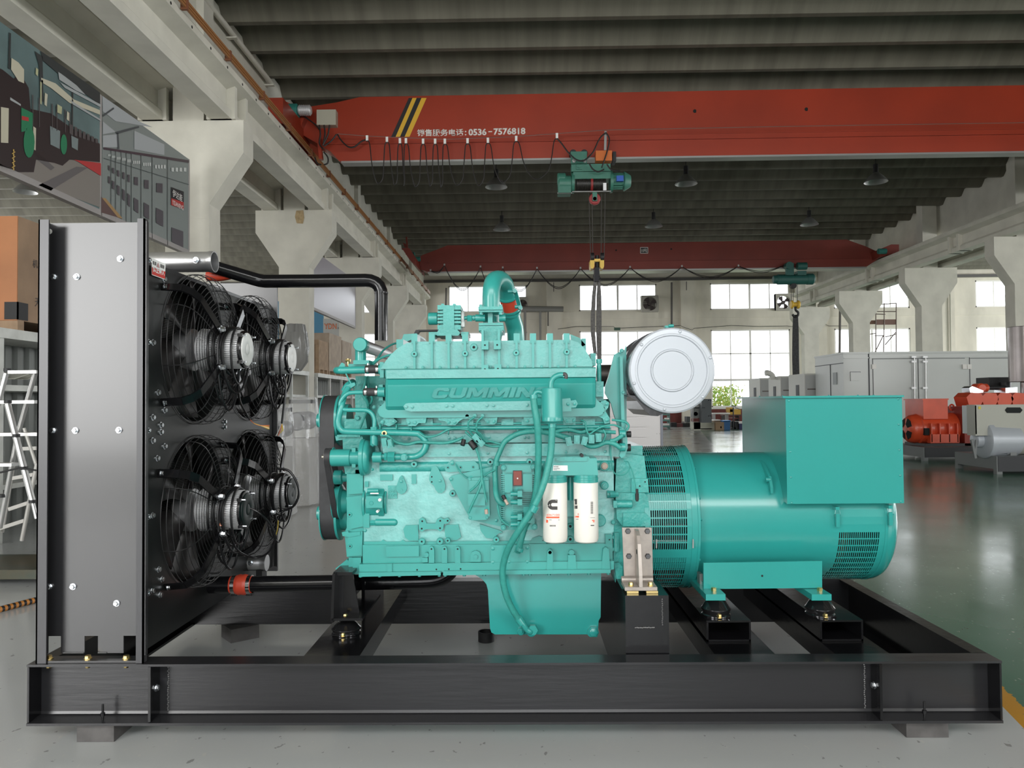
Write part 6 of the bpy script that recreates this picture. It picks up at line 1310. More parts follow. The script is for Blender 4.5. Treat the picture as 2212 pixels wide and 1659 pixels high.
art(b1, 'picture_pale_strips', (.34, .36, .36), [[(126, 155), (140, 165), (165, 184), (185, 205), (165, 196), (128, 172)], [(130, 178), (218, 226), (218, 232), (140, 190)], [(150, 215), (218, 258), (218, 262), (158, 226)], [(22, 210), (45, 225), (45, 229), (22, 216)]], 4)
art(b1, 'picture_window_glow', (.42, .42, .25), [[(124, 225), (134, 231), (133, 247), (124, 243)], [(87, 176), (90, 178), (90, 226), (87, 224)], [(78, 146), (83, 150), (82, 165), (77, 160)]], 5)
art(b1, 'picture_coil', (.45, .30, .08), [[(28+i % 2*3, 322+i*5), (31+i % 2*3, 323+i*5), (28+(i+1) % 2*3, 328+i*5), (25+(i+1) % 2*3, 327+i*5)] for i in range(9)], 5)
art(b1, 'picture_far_machines', (.07, .06, .06), [[(152+i*9, 268+i*5), (158+i*9, 271+i*5), (158+i*9, 292+i*3), (152+i*9, 290+i*3)] for i in range(7)]+[[(x, 200+(x-60)*.45), (x+2, 201+(x-60)*.45), (x+2, 270+(x-60)*.2), (x, 270+(x-60)*.2)] for x in (70, 84, 112, 122, 140, 150)], 4)
art(b1, 'picture_floor_shade', (.11, .10, .10), [[(83, 400), (165, 360), (190, 362), (125, 402), (110, 412)], [(60, 330), (78, 325), (118, 362), (110, 368)]], 2)
b2 = banner('photo_banner', 'shorter photo banner beside the nearest column showing grey control cabinets', p1.y+.03, onx(409, 400, XBN).y, zt3, zb3, mat('print_cabinet_grey', (.20, .225, .215), .45))
art(b2, 'picture_roof', (.35, .37, .38), [[(221, 207), (300, 262), (330, 275), (250, 262), (222, 240)], [(222, 262), (250, 285), (222, 290)], [(222, 293), (252, 290), (256, 318), (222, 318)], [(290, 282), (355, 312), (355, 335), (290, 322)]])
art(b2, 'picture_roof_beams', (.06, .07, .075), [[(222, 248), (245, 232), (247, 235), (222, 253)], [(250, 285), (300, 272), (301, 276), (252, 290)], [(252, 287), (256, 287), (258, 322), (254, 322)]], 2)
art(b2, 'picture_dark_band', (.05, .03, .04), [[(224, 318), (408, 346), (408, 352), (224, 323)]], 2)
cols = [(232, 240, 325), (240, 250, 327), (250, 262, 329), (262, 273, 330), (273, 284, 332), (284, 305, 334), (305, 329, 337), (329, 362, 341), (362, 408, 346)]
art(b2, 'picture_door_lines', (.06, .075, .075), [[(x-.6, yy), (x+.6, yy), (x+.6, yy+150+(x-230)*.3), (x-.6, yy+150+(x-230)*.3)] for _, x, yy in cols[:-1]]+[[(224, 341), (408, 398), (408, 399.5), (224, 342.5)]], 2)
scr = []; gau = []
for i, (a, b, yy) in enumerate(cols):
    w = (b-a); c = (a+b)/2; s_ = .35+i*.09
    scr += [[(c-w*.22, yy+32+i*3.2), (c+w*.18, yy+33+i*3.2), (c+w*.18, yy+44+i*4.6), (c-w*.22, yy+42+i*4.6)], [(c-w*.25, yy+55+i*7.5), (c+w*.22, yy+57+i*8.3), (c+w*.22, yy+72+i*11), (c-w*.25, yy+70+i*10)]]
    gau += [[(a+w*(.18+k*.19), yy+8+i), (a+w*(.31+k*.19), yy+8.5+i), (a+w*(.31+k*.19), yy+13+i*1.5), (a+w*(.18+k*.19), yy+12+i*1.5)] for k in range(4)]
art(b2, 'picture_screens', (.07, .06, .07), scr[:-2]+[[(371, 491), (396, 500), (396, 535), (371, 522)]], 3); art(b2, 'picture_gauges', (.5, .52, .5), gau, 3)
art(b2, 'picture_floor', (.10, .055, .05), [[(219, 425), (262, 472), (219, 459)]], 3); art(b2, 'picture_yellow_line', (.33, .2, .08), [[(221, 428), (228, 428), (265, 472), (255, 470)]], 4)
art(b2, 'picture_black_label', (.012, .012, .014), [[(370, 404), (397, 414), (397, 437), (370, 428)]], 4); art(b2, 'picture_red_label', (.4, .025, .02), [[(370, 428), (397, 437), (397, 452), (370, 443)]], 4)
a_, b_ = onx(373, 424, XBN+.012), onx(394, 431, XBN+.012); z_ = a_.z; text('伊达能', a_, Vector((b_.x, b_.y, z_)), .11, white2, b2, ext=0)
a_, b_ = onx(372, 441, XBN+.012), onx(396, 449, XBN+.012); text('YIDANENG', a_, Vector((b_.x, b_.y, a_.z)), .07, white2, b2, ext=0)
bl = banner('hanging_panel', 'blank silver grey hanging panel between the second and third left columns', 19.0, onx(768, 640, XBN).y, zt3, zb3, mat('blank_silver_panel', (.42, .41, .45), .28, .35))
# blue poster wall with orange letters at the back of the aisle
Yq = 28.0; po = thing('wall_poster', 'blue and white poster board with orange letters above the crates', 'poster', tuple(W(690, 700, Yq)))
m = MB(); m.pbox(560, 650, 699, 760, Yq, Yq+.08); m.build('blue_field', mat('poster_blue', (.06, .22, .36), .5), po, smooth=0)
m = MB(); m.pbox(698, 688, 740, 770, Yq-.02, Yq+.08); m.build('white_field', mat('poster_white', (.42, .42, .40), .5), po, smooth=0)
text('YDN', W(700, 711, Yq-.03), W(727, 711, Yq-.03), .21, mat('poster_orange', (.62, .18, .08), .5), po, bold=.02); text('P', W(730, 711, Yq-.03), W(734, 711, Yq-.03), .07, ink, po)
# storage racks along the column line
edge = mat('rack_edge_white', (.55, .56, .53), .45, var=.15, vs=5); corr = mat('corrugated_grey', (.20, .21, .20), .5, .3)
ZS = EYE+.78
def rack(y0, y1, lab):
    r = thing('storage_rack', lab, 'rack', (-5.6, (y0+y1)/2, 0), 'racks along the left columns')
    m = MB(); m.box(-6.6, -5.12, y0, y1, ZS-.10, ZS, .004); m.build('top_shelf', edge, r, smooth=0)
    m = MB(); m.box(-6.6, -5.2, y0, y1, ZS-.62, ZS-.56); m.box(-6.6, -5.3, y0, y1, .5, .55); m.build('lower_shelf', edge, r, smooth=0)
    n_ = int((y1-y0)/1.15)
    for i in range(n_+1):
        m = MB(); yy = y0+(y1-y0)*i/n_; m.box(-5.2, -5.14, yy-.03, yy+.03, 0.001, ZS-.1); m.build('post', edge, r, smooth=0)
    m = MB(); y = y0; prev = None
    while y < y1:
        for dx, dy in ((0, 0), (0, .08), (.05, .1), (.05, .18)):
            q = (-5.75+dx, y+dy); 
            if prev: m.quad((prev[0], prev[1], 0), (q[0], q[1], 0), (q[0], q[1], ZS-.1), (prev[0], prev[1], ZS-.1))
            prev = q
        y += .2
    m.build('corrugated_sheet', corr, r, smooth=0)
rack(6.2, 12.35, 'white edged storage rack on the left below the big plywood crate'); rack(13.1, 18.2, 'white edged rack section behind the cooling fans'); rack(19.0, 24.3, 'white edged rack section under the row of wooden crates')
ply = mat('plywood_brown', (.27, .175, .105), .6, var=.18, vs=2.5); plyo = mat('plywood_orange', (.36, .145, .055), .45, var=.12, vs=2); pine = mat('raw_pine', (.33, .225, .14), .7, var=.2, vs=6)
pale = mat('pale_ply', (.36, .285, .215), .65, var=.15, vs=4)
def crate(x0, x1, y0, y1, z0, z1, lab, mt=ply, slats=False):
    t = thing('wooden_crate', lab, 'crate', ((x0+x1)/2, (y0+y1)/2, z0), 'wooden crates on the racks')
    m = MB(); m.box(x0, x1, y0, y1, z0+.1, z1, .004); m.build('box', mt, t, smooth=0)
    m = MB()
    for i in range(3): 
        yy = y0+(y1-y0-.1)*i/2; m.box(x0, x1, yy, yy+.1, z0+.001, z0+.1)
    m.build('skid', pine, t, smooth=0)
    if slats:
        for a in (x0, (x0+x1)/2-.05, x1-.1): m = MB(); m.box(a, a+.1, y0-.03, y0, z0+.1, z1); m.build('batten', pine, t, smooth=0)
        m = MB(); m.box(x0, x1, y0-.045, y0-.03, z1-.12, z1); m.build('batten', pine, t, smooth=0)
    return t
zc_ = W(28, 467, 7.75).z
cA = crate(-6.7, -5.2, 7.75, 10.2, ZS+.01, zc_, 'big plywood crate with an orange front on the left rack')
m = MB(); m.box(-6.7, -5.203, 7.74, 7.75, ZS+.11, zc_); m.build('orange_front', plyo, cA, smooth=0)
text('机号', (-5.197, 7.98, W(62, 578, 7.98).z), (-5.197, 8.15, W(80, 582, 8.15).z), .09, ink, cA, 'stencil_mark'); text('天', (-5.197, 8.02, W(68, 662, 8.02).z), (-5.197, 8.11, W(76, 662, 8.11).z), .09, ink, cA, 'stencil_mark')
m = MB(); m.box(-5.33, -5.19, 7.735, 7.75, ZS+.12, ZS+.30).box(-5.2, -5.19, 7.735, 7.9, ZS+.12, ZS+.30); m.build('corner_plate', blackm, cA, smooth=0)
ycs = onx(711, 760, -5.2).y
crate(-5.62, -5.2, ycs, ycs+1.4, ZS+.01, W(700, 719, ycs).z, 'tallest brown crate of the row under the blue poster', pale)
crate(-5.52, -5.2, ycs-1.0, ycs-.1, ZS+.01, W(700, 734, ycs-1).z, 'slatted pine crate in front of the tall brown crate', pine, True)
crate(-5.62, -5.2, ycs+1.5, ycs+2.7, ZS+.01, W(740, 735, ycs+1.5).z, 'brown crate behind the silver thermostat pipe', pale)
# plastic wrapped machines standing behind the fans
film = mat('clear_plastic_film', (.75, .76, .76), .12, alpha=.30, bump=.9, bs=9, coat=.3); filmd = mat('grey_plastic_film', (.22, .22, .21), .2, alpha=.82, bump=1., bs=7)
def drape(m, c, prof, seg=40, amp=.05, seed=1):
    rnd = random.Random(seed); ph = [rnd.uniform(0, 6.28) for _ in range(6)]; rings = []
    for k, (rx, ry, z) in enumerate(prof):
        rr = []
        for i in range(seg):
            a = 2*PI*i/seg; f = 1+amp*(math.sin(5*a+ph[0]+k*.5)+.6*math.sin(9*a+ph[1]-k*.7)+.5*math.sin(13*a+ph[2]+k))
            rr.append(m.bm.verts.new((c[0]+rx*f*math.cos(a), c[1]+ry*f*math.sin(a), z)))
        rings.append(rr)
    for p, q in zip(rings, rings[1:]):
        for i in range(seg): m._fin([m.bm.faces.new((p[i], p[(i+1) % seg], q[(i+1) % seg], q[i]))])
    m._fin([m.bm.faces.new(rings[-1])])
def wrapped(px, Y, w, zt_, lab, seed):
    c = W(px, 1000, Y); t = thing('wrapped_machine', lab, 'machine', (c.x, Y, 0), 'machines under plastic film')
    m = MB(); m.box(c.x-w*.55, c.x+w*.55, Y-.2, Y+.2, .001, zt_*.62, .02); m.build('casing', mat('machine_grey', (.28, .27, .25), .5), t, smooth=0)
    m = MB(); m.cyl((c.x, Y-.3, zt_*.78), (c.x, Y+.3, zt_*.78), w*.5, bev=.02); m.build('motor', mat('machine_dark', (.06, .06, .065), .4), t)
    m = MB(); m.box(c.x-w*.6, c.x+w*.6, Y-.15, Y+.15, zt_-.08, zt_-.03, .01); m.build('top_bar', blackm, t, smooth=0)
    m = MB(); drape(m, (c.x, Y), [(w*.95, .42, .02), (w*.9, .4, zt_*.3), (w*.82, .38, zt_*.6), (w*.75, .34, zt_*.85), (w*.66, .24, zt_-.02), (w*.6, .2, zt_+.01)], seed=seed); m.build('plastic_film', film, t)
wrapped(602, 9.2, .20, 1.34, 'plastic wrapped machine directly behind the far lower fan motor', 3); wrapped(655, 10.3, .25, 1.44, 'plastic wrapped machine next to the belt drive of the engine', 5)
t = thing('plastic_cover', 'crumpled grey plastic cover hanging beside the second left column', 'cover', tuple(W(632, 760, 14)))
m = MB(); c = W(628, 800, 14.0); drape(m, (c.x, 14.3), [(.10, .1, W(640, 800, 14).z), (.22, .2, W(640, 780, 14).z), (.24, .24, W(640, 750, 14).z), (.20, .22, W(640, 715, 14).z), (.16, .16, W(640, 697, 14).z)], amp=.13, seed=9); m.build('film', filmd, t)
# ladders at the left edge
al2 = mat('ladder_aluminium', (.62, .62, .61), .3, .85); ll = mat('ladder_pale', (.46, .45, .42), .5, .3)
Yl = 5.2
la = thing('step_ladder', 'silver telescopic ladder with black joints at the left edge', 'ladder', tuple(W(40, 1000, Yl)))
def ld(pts, r, nm='rail', mt=al2, par=la): m = MB(); m.tube([W(*p) for p in pts], r*S(pts[0][2]), 12); m.build(nm, mt, par)
ld([(-12, 905, Yl), (14, 806, Yl)], 5); ld([(76, 806, Yl), (38, 940, Yl+.1), (0, 1140, Yl+.2)], 5); ld([(16, 873, Yl-.3), (70, 1082, Yl-.3)], 6.5); ld([(70, 1082, Yl-.3), (79, 1120, Yl-.3)], 4); ld([(-20, 873, Yl-.3), (-60, 1000, Yl-.3)], 6)
for x0, x1, y in ((16, 78, 803), (-20, 74, 868), (-20, 80, 938), (-20, 25, 1004)):
    m = MB(); m.pbox(x0, y-3, x1, y+4, Yl-.05, Yl+.05, .003); m.build('step', al2, la, smooth=0)
for x, y, Y in ((16, 799, Yl), (76, 803, Yl), (17, 868, Yl-.3), (35, 941, Yl-.3), (52, 1011, Yl-.3), (70, 1083, Yl-.3), (25, 1003, Yl+.1), (4, 1071, Yl+.15)):
    m = MB(); m.pcz(x, y-3.5, y+3.5, 7.5, Y, seg=12); m.build('joint', blackm, la)
ld([(-5, 1022, Yl-.32), (40, 1011, Yl-.32), (78, 1016, Yl-.32)], 2, 'strap', blackm)
l2 = thing('step_ladder', 'pale step ladder standing behind the telescopic one', 'ladder', tuple(W(40, 1160, 6.3)))
ld([(52, 925, 6.3), (80, 1010, 6.3)], 3.4, 'rail', ll, l2); ld([(80, 1000, 6.3), (47, 1168, 6.3)], 4.2, 'rail', ll, l2); ld([(30, 1000, 6.5), (5, 1150, 6.5)], 3.6, 'rail', ll, l2)
for a, b, y0, y1 in ((20, 62, 1100, 1086), (-20, 54, 1148, 1124), (30, 80, 970, 968), (28, 78, 1033, 1024)):
    m = MB(); m.bar(W(a, y0, 6.4), W(b, y1, 6.4), .03, .03); m.build('tread', ll, l2, smooth=0)
c = W(30, 1302, 5.0); m = MB(); a, b = W(-5, 1322, 4.95), W(77, 1291, 5.2); a.z = b.z = .022; n_ = 14
tp = thing('striped_pole', 'orange and black striped pole lying on the floor left of the radiator', 'pole', ((a.x+b.x)/2, (a.y+b.y)/2, .02)); m = MB(); m2 = MB()
for i in range(n_):
    (m if i % 2 else m2).cyl(a.lerp(b, i/n_), a.lerp(b, (i+1)/n_), .02, seg=10)
m.build('black_band', blackm, tp); m2.build('orange_band', mat('pole_orange', (.5, .2, .04), .5), tp)
t = thing('floor_trolley', 'low green and yellow trolley behind the left edge of the radiator', 'trolley', tuple(W(30, 1240, 6.4)))
m = MB(); m.box(-4.9, -3.5, 5.7, 6.3, .05, .12, .02); m.build('deck', mat('trolley_green', (.018, .045, .035), .4, col2=(.07, .05, .02), vs=3), t, smooth=0)
for x in (-4.8, -3.6):
    for y in (5.8, 6.2): m = MB(); m.cyl((x-.02, y, .05), (x+.02, y, .05), .048); m.build('wheel', blackm, t)
m = MB(); 
bx = thing('paper_stack', 'loose white papers and sheets on the left rack shelf', 'papers', (-5.4, 7.2, ZS-.55))
for i in range(7):
    m = MB(); x, y = -5.25-random.random()*.15, 6.6+i*.22; z = ZS-.555+i*.004; m.box(x-.15, x+.15, y-.1, y+.12, z+.06, z+.065, M=Matrix.Translation((x, y, z)) @ Matrix.Rotation(random.uniform(-.4, .4), 4, 'Z') @ Matrix.Rotation(.25, 4, 'X') @ Matrix.Translation((-x, -y, -z))); m.build('sheet', mat('paper_sheet', (.6, .6, .53), .7), bx, smooth=0)
# ================================================================== BEHIND THE ENGINE
cb_ = thing('panelled_cabinet', 'white cabinet with horizontal boards behind the air cleaner', 'cabinet', (1.2, 8.5, 0))
x0, x1 = W(1300, 950, 8.5).x, W(1427, 950, 8.5).x; m = MB(); m.box(x0, x1, 8.5, 9.6, .001, EYE-.0, .003); m.build('carcass', mat('cabinet_white', (.62, .60, .60), .45), cb_, smooth=0)
m = MB()
for k in range(10): z = EYE-.07-k*.115; m.box(x0, x1-.16, 8.488, 8.5, z-.10, z)
m.build('front_board', mat('cabinet_white', (.62, .60, .60), .45), cb_, smooth=0)
m = MB(); m.box(x1+.001, x1+.026, 8.49, 9.6, .001, EYE); m.build('side_trim', mat('trim_blue_grey', (.20, .21, .25), .4), cb_, smooth=0)
m = MB()
for x, y in ((1419, 937), (1425, 937)): m.pcy(x, y, .8, 8.495, 8.5)
m.build('screw', steel, cb_)
# big grey enclosures on the right
gpan = mat('enclosure_grey', (.60, .62, .60), .38, var=.03, vs=.6, coat=.2)
gseam = mat('seam_dark', (.07, .075, .08), .6)
def enclosure(xa, xb, lab, ztop_):
    t = thing('equipment_enclosure', lab, 'enclosure', ((xa+xb)/2, 23, 0), 'tall grey enclosures'); m = MB(); m.box(xa, xb, 22, 24.1, .001, ztop_, .01); m.build('body', gpan, t, smooth=0)
    m = MB(); m.box(xa, xb, 21.97, 22.0, ztop_-.13, ztop_-.1).box(xa-.02, xb, 21.96, 24.12, ztop_, ztop_+.05); m.build('top_rim', gpan, t, smooth=0); return t
zE = W(1900, 764, 22).z; xE = [W(x, 800, 22).x for x in (1822, 1877)]
eB = enclosure(xE[0], xE[1]-.01, 'narrow grey enclosure section with a small flap, at the left end of the big enclosure', zE); eA = enclosure(xE[1]+.02, 14.42, 'long grey enclosure with double doors and steel lock rods behind the red generator', zE)
def pl(t, nm, mt, rects, Y0=21.985):
    m = MB()
    for r in rects: m.pbox(*r, Y0, 22.0)
    m.build(nm, mt, t, smooth=0)
pl(eB, 'flap', gpan, [(1838, 804, 1858, 822)], 21.96); pl(eB, 'flap_shadow_gap', gseam, [(1837, 803, 1859, 804.5), (1837, 803, 1838, 823)]); pl(eA, 'door_seam', gseam, [(1887, 774, 2083, 775), (1887, 775, 1888, 985), (1985, 775, 1986, 985), (2097, 773, 2198, 774), (2096.5, 773, 2097.5, 985), (1877.6, 765, 1880, 985)])
for x in (1974.5, 1999):
    m = MB(); m.tube([W(x, 769, 21.93), W(x+1, 985, 21.93)], .022, 8); m.build('lock_rod', steel, eA)
    m = MB(); [m.pbox(x-5, y-2, x+5, y+2, 21.9, 21.98) for y in (771, 781, 838)]; m.build('rod_clamp', alu, eA, smooth=0)
for x in (1884, 2080, 2090): m = MB(); m.pbox(x, 787, x+9, 797, 21.95, 21.985, .005); m.build('hinge', white2, eA, smooth=0)
m = MB(); X = xE[0]-.006
m.box(X-.005, X+.01, 22.9, 22.94, .1, zE-.25).box(X-.005, X+.01, 22, 24.1, zE-.27, zE-.25); m.build('side_seam', gseam, eB, smooth=0); m = MB(); m.box(X-.02, X, 22.45, 22.7, EYE+.45, EYE+.8); m.build('gauge_window', mat('gauge_glass', (.3, .33, .34), .15), eB, smooth=0)
for i, (ya, yb_, lab) in enumerate(((24.35, 25.8, 'nearest of three beige grey cabinets left of the tall enclosure'), (26.6, 27.9, 'middle beige grey cabinet with a curved pipe on top'), (28.9, 30.3, 'farthest beige grey cabinet beside the bright window'))):
    t = thing('control_cabinet', lab, 'cabinet', (9.6, ya, 0), 'cabinets beside the tall enclosure'); zt_ = EYE+.84
    m = MB(); m.box(9.02, 10.3, ya, yb_, .001, zt_, .01); m.build('body', mat('cabinet_beige', (.60, .60, .55), .5), t, smooth=0)
    m = MB(); m.box(9.04, 10.3, ya-.012, ya, .1, zt_-.05); m.build('front_panel', mat('cabinet_grey', (.45, .46, .45), .5), t, smooth=0)
    m = MB(); m.box(9.005, 9.02, ya+.5, ya+.75, zt_-.7, zt_-.35); m.build('meter_window', gseam, t, smooth=0)
    m = MB(); m.box(9.1, 10.2, ya-.02, ya-.012, zt_-.52, zt_-.48); m.build('trim_bar', mat('trim_brown', (.15, .12, .11), .5), t, smooth=0)
m = MB(); m.tube([W(x, y, 27) for x, y in ((1653, 806), (1660, 806), (1668, 811), (1670, 820))], .10, 12, 5); tag(m.build('vent_elbow', mat('cabinet_beige', (.60, .60, .55), .5)), 'curved beige vent pipe on top of the middle cabinet', 'pipe')
# red generator set
rg = mat('generator_red', (.64, .075, .025), .38, var=.1, vs=3, coat=.2); basegrey = mat('base_grey', (.17, .18, .18), .5); baseblk = mat('base_black', (.02, .022, .026), .5)
Yr = 17.4; gen = thing('red_generator', 'orange red generator set with slotted round end on a grey base, right background', 'generator', tuple(W(2030, 960, Yr)))
cz = W(2030, 926, Yr).z
def gr(n, mt, f, sm=.6): m = MB(); f(m); m.build(n, mt, gen, smooth=sm)
xg = [W(x, 926, Yr).x for x in (1958, 1975, 1986, 2080, 2112)]
gr('end_bell', rg, lambda m: m.lathe((xg[0], Yr, cz), (1, 0, 0), [(.10, -.02), (.24, 0), (.30, .05), (.32, .12), (.33, .2), (.36, .22), (.36, .3)], 40))
for k in range(4):
    a = PI/4+k*PI/2
    gr('vent_slot', darkhole, lambda m: m.prism([(xg[0]-.034+max(0, r-.15)*.25, Yr+r*math.cos(a+b), cz+r*math.sin(a+b)) for r, b in ((.11, -.5), (.25, -.5), (.26, 0), (.25, .5), (.11, .5))], (.01, 0, 0)))
gr('body', rg, lambda m: m.cyl((xg[0]+.28, Yr, cz), (xg[4], Yr, cz), .36, seg=48, bev=.02))
gr('terminal_box', rg, lambda m: m.pbox(1995, 863, 2047, 905, 17.05, 17.85, .01) and m.pbox(1993, 861, 2049, 864, 17.03, 17.87))
gr('lifting_eye', rg, lambda m: m.tube([W(2056+5*math.cos(a*.5), 880+6*math.sin(a*.5), Yr) for a in range(13)], .02, 8))
gr('foot', rg, lambda m: m.pbox(2011, 938, 2072, 957, 16.95, 17.1) and [m.pbox(x, 915, x+2, 955, 16.95, 17.2) for x in (2012, 2030, 2050, 2068)] and None, 0)
gr('side_vent', darkhole, lambda m: m.pbox(1998, 925, 2008, 940, 17.0, 17.1))
gr('pedestal', baseblk, lambda m: m.pbox(2000, 958, 2130, 972, 16.9, 17.8), 0)
xb_ = W(1995, 990, 16.6).x; gr('base', basegrey, lambda m: m.box(xb_, 14, 16.6, 18.3, .08, .30) and m.box(xb_, xb_+.1, 16.6, 16.7, .001, .08) and m.box(xb_, xb_+.1, 18.2, 18.3, .001, .08), 0); gr('base_side', baseblk, lambda m: m.box(xb_+.03, 14, 16.59, 16.6, .08, .30), 0)
gr('engine_block', mat('generator_dark_red', (.26, .03, .018), .5), lambda m: m.pbox(2085, 878, 2260, 962, 16.9, 18, .03))
for i in range(4):
    gr('rocker_cover', rg, lambda m: m.ppoly([(2088+i*32, 858), (2098+i*32, 848), (2120+i*32, 850), (2126+i*32, 862), (2118+i*32, 876), (2094+i*32, 878)], 16.7, 17.2, .03))
gr('turbocharger', rg, lambda m: m.pcx(2112, 2134, 838, 9, 17.3, bev=.03) and m.pcy(2122, 838, 10, 17.1, 17.4, bev=.03)); gr('air_pipe', blackm, lambda m: m.pcx(2130, 2172, 838, 4.5, 17.3) and m.pbox(2137, 815, 2182, 838, 17.5, 18) and m.pcz(2172, 826, 850, 10, 17.4))
gr('foil_wrap', zinc, lambda m: m.ppoly([(2094, 838), (2100, 834), (2125, 844), (2120, 856), (2096, 850)], 16.9, 17.2, .03) and m.ppoly([(2172, 838), (2198, 836), (2198, 852), (2172, 853)], 16.9, 17.3, .03))
c = W(2212, 760, 16.9)
gr('exhaust_silencer', mat('silencer_steel', (.30, .27, .26), .3, .8, var=.15, vs=2), lambda m: m.cyl((c.x+.05, 16.9, W(2212, 825, 16.9).z), (c.x+.05, 16.9, W(2212, 706, 16.9).z), .345, seg=48, bev=.01))
gr('exhaust_inlet', mat('silencer_steel', (.30, .27, .26), .3, .8), lambda m: m.cyl((c.x+.04, 16.9, W(2212, 880, 16.9).z), (c.x+.04, 16.9, W(2212, 825, 16.9).z), .12, bev=.01))
# grey generator in front of it
Yg2 = 13.9; g2_ = thing('grey_generator', 'grey canopied generator with a round silver end cover at the right edge', 'generator', tuple(W(2160, 990, Yg2)))
def gg(n, mt, f, sm=.6): m = MB(); f(m); m.build(n, mt, g2_, smooth=sm)
taupe = mat('canopy_taupe', (.40, .40, .35), .45); xn = W(2110, 900, 13.75).x
gg('canopy', taupe, lambda m: m.pbox(2108, 874, 2300, 940, 13.75, 14.0, .01)); gg('canopy_end', mat('canopy_pale', (.6, .63, .63), .45), lambda m: m.box(xn-.03, xn-.005, 13.75, 14.15, W(2100, 938, 13.75).z, W(2100, 876, 13.75).z), 0)
ce_ = W(2134, 950, 13.95); gg('end_cover', silver, lambda m: m.lathe((ce_.x-.13, 13.95, ce_.z), (1, 0, 0), [(.11, -.13), (.14, -.115), (.14, -.01), (.18, 0), (.30, .012), (.335, .03), (.34, .05), (.34, .12), (.31, .14), (.29, .6)], 48)); gg('louvre_body', taupe, lambda m: m.pcx(2150, 2290, 955, 27, 14.0) and None)
gg('louvre', darkhole, lambda m: [m.pbox(2158, y, 2176, y+2, 13.76, 13.9) for y in (948, 954, 960, 966, 972, 978)] and None, 0)
gg('oval_opening', darkhole, lambda m: m.ppoly([(2176, 880), (2204, 880), (2209, 886), (2204, 892), (2176, 892), (2172, 886)], 13.735, 13.76))
gg('leg', basegrey, lambda m: m.pbox(2183, 944, 2196, 1002, 13.75, 13.85) and m.bar(W(2099, 950, 13.8), W(2107, 990, 13.8), .04, .04) and m.bar(W(2109, 950, 13.8), W(2106, 990, 13.8), .03, .03), 0)
xb2 = W(2153, 1000, 13.6).x; gg('base', basegrey, lambda m: m.box(xb2, 13, 13.6, 14.9, .09, .32) and m.box(xb2, xb2+.1, 13.6, 13.7, .001, .09) and m.box(xb2, xb2+.1, 14.8, 14.9, .001, .09), 0); gg('base_side', baseblk, lambda m: m.box(xb2+.02, 13, 13.59, 13.6, .05, .32), 0)
gg('notice', mat('yellow_tag', (.6, .5, .05), .5), lambda m: m.pbox(2114, 878, 2119, 884, 13.74, 13.75), 0)
# scaffold tower
sc_ = thing('scaffold_tower', 'thin tube scaffold tower in front of the far right window', 'scaffold', tuple(W(1907, 770, 35)))
def tb(a, b, nm='tube', w=1.1): m = MB(); m.tube([W(a[0], a[1], 35), W(b[0], b[1], 35)], w*S(35), 6); m.build(nm, mat('scaffold_steel', (.16, .13, .11), .6, .4), sc_)
for a, b in (((1892, 672), (1892, 800)), ((1910, 655), (1910, 692)), ((1936, 655), (1936, 800)), ((1910, 692), (1908, 800)), ((1880, 659), (1936, 655)), ((1892, 673), (1936, 673)), ((1880, 678), (1912, 679)), ((1878, 722), (1892, 720)), ((1888, 765), (1908, 725)), ((1912, 745), (1935, 718)), ((1912, 728), (1936, 722)), ((1890, 725), (1908, 725))): tb(a, b)
tb((1892, 800), (1892, 925)); tb((1936, 800), (1936, 925)); tb((1908, 800), (1908, 925))
m = MB(); m.pbox(1894, 690, 1936, 701, 35, 35.1); m.build('plank', mat('rusty_plank', (.17, .10, .08), .8), sc_, smooth=0); m = MB(); m.pbox(1876, 692, 1892, 700, 35.2, 35.3); m.build('plank', mat('brown_plank', (.33, .20, .15), .8), sc_, smooth=0)
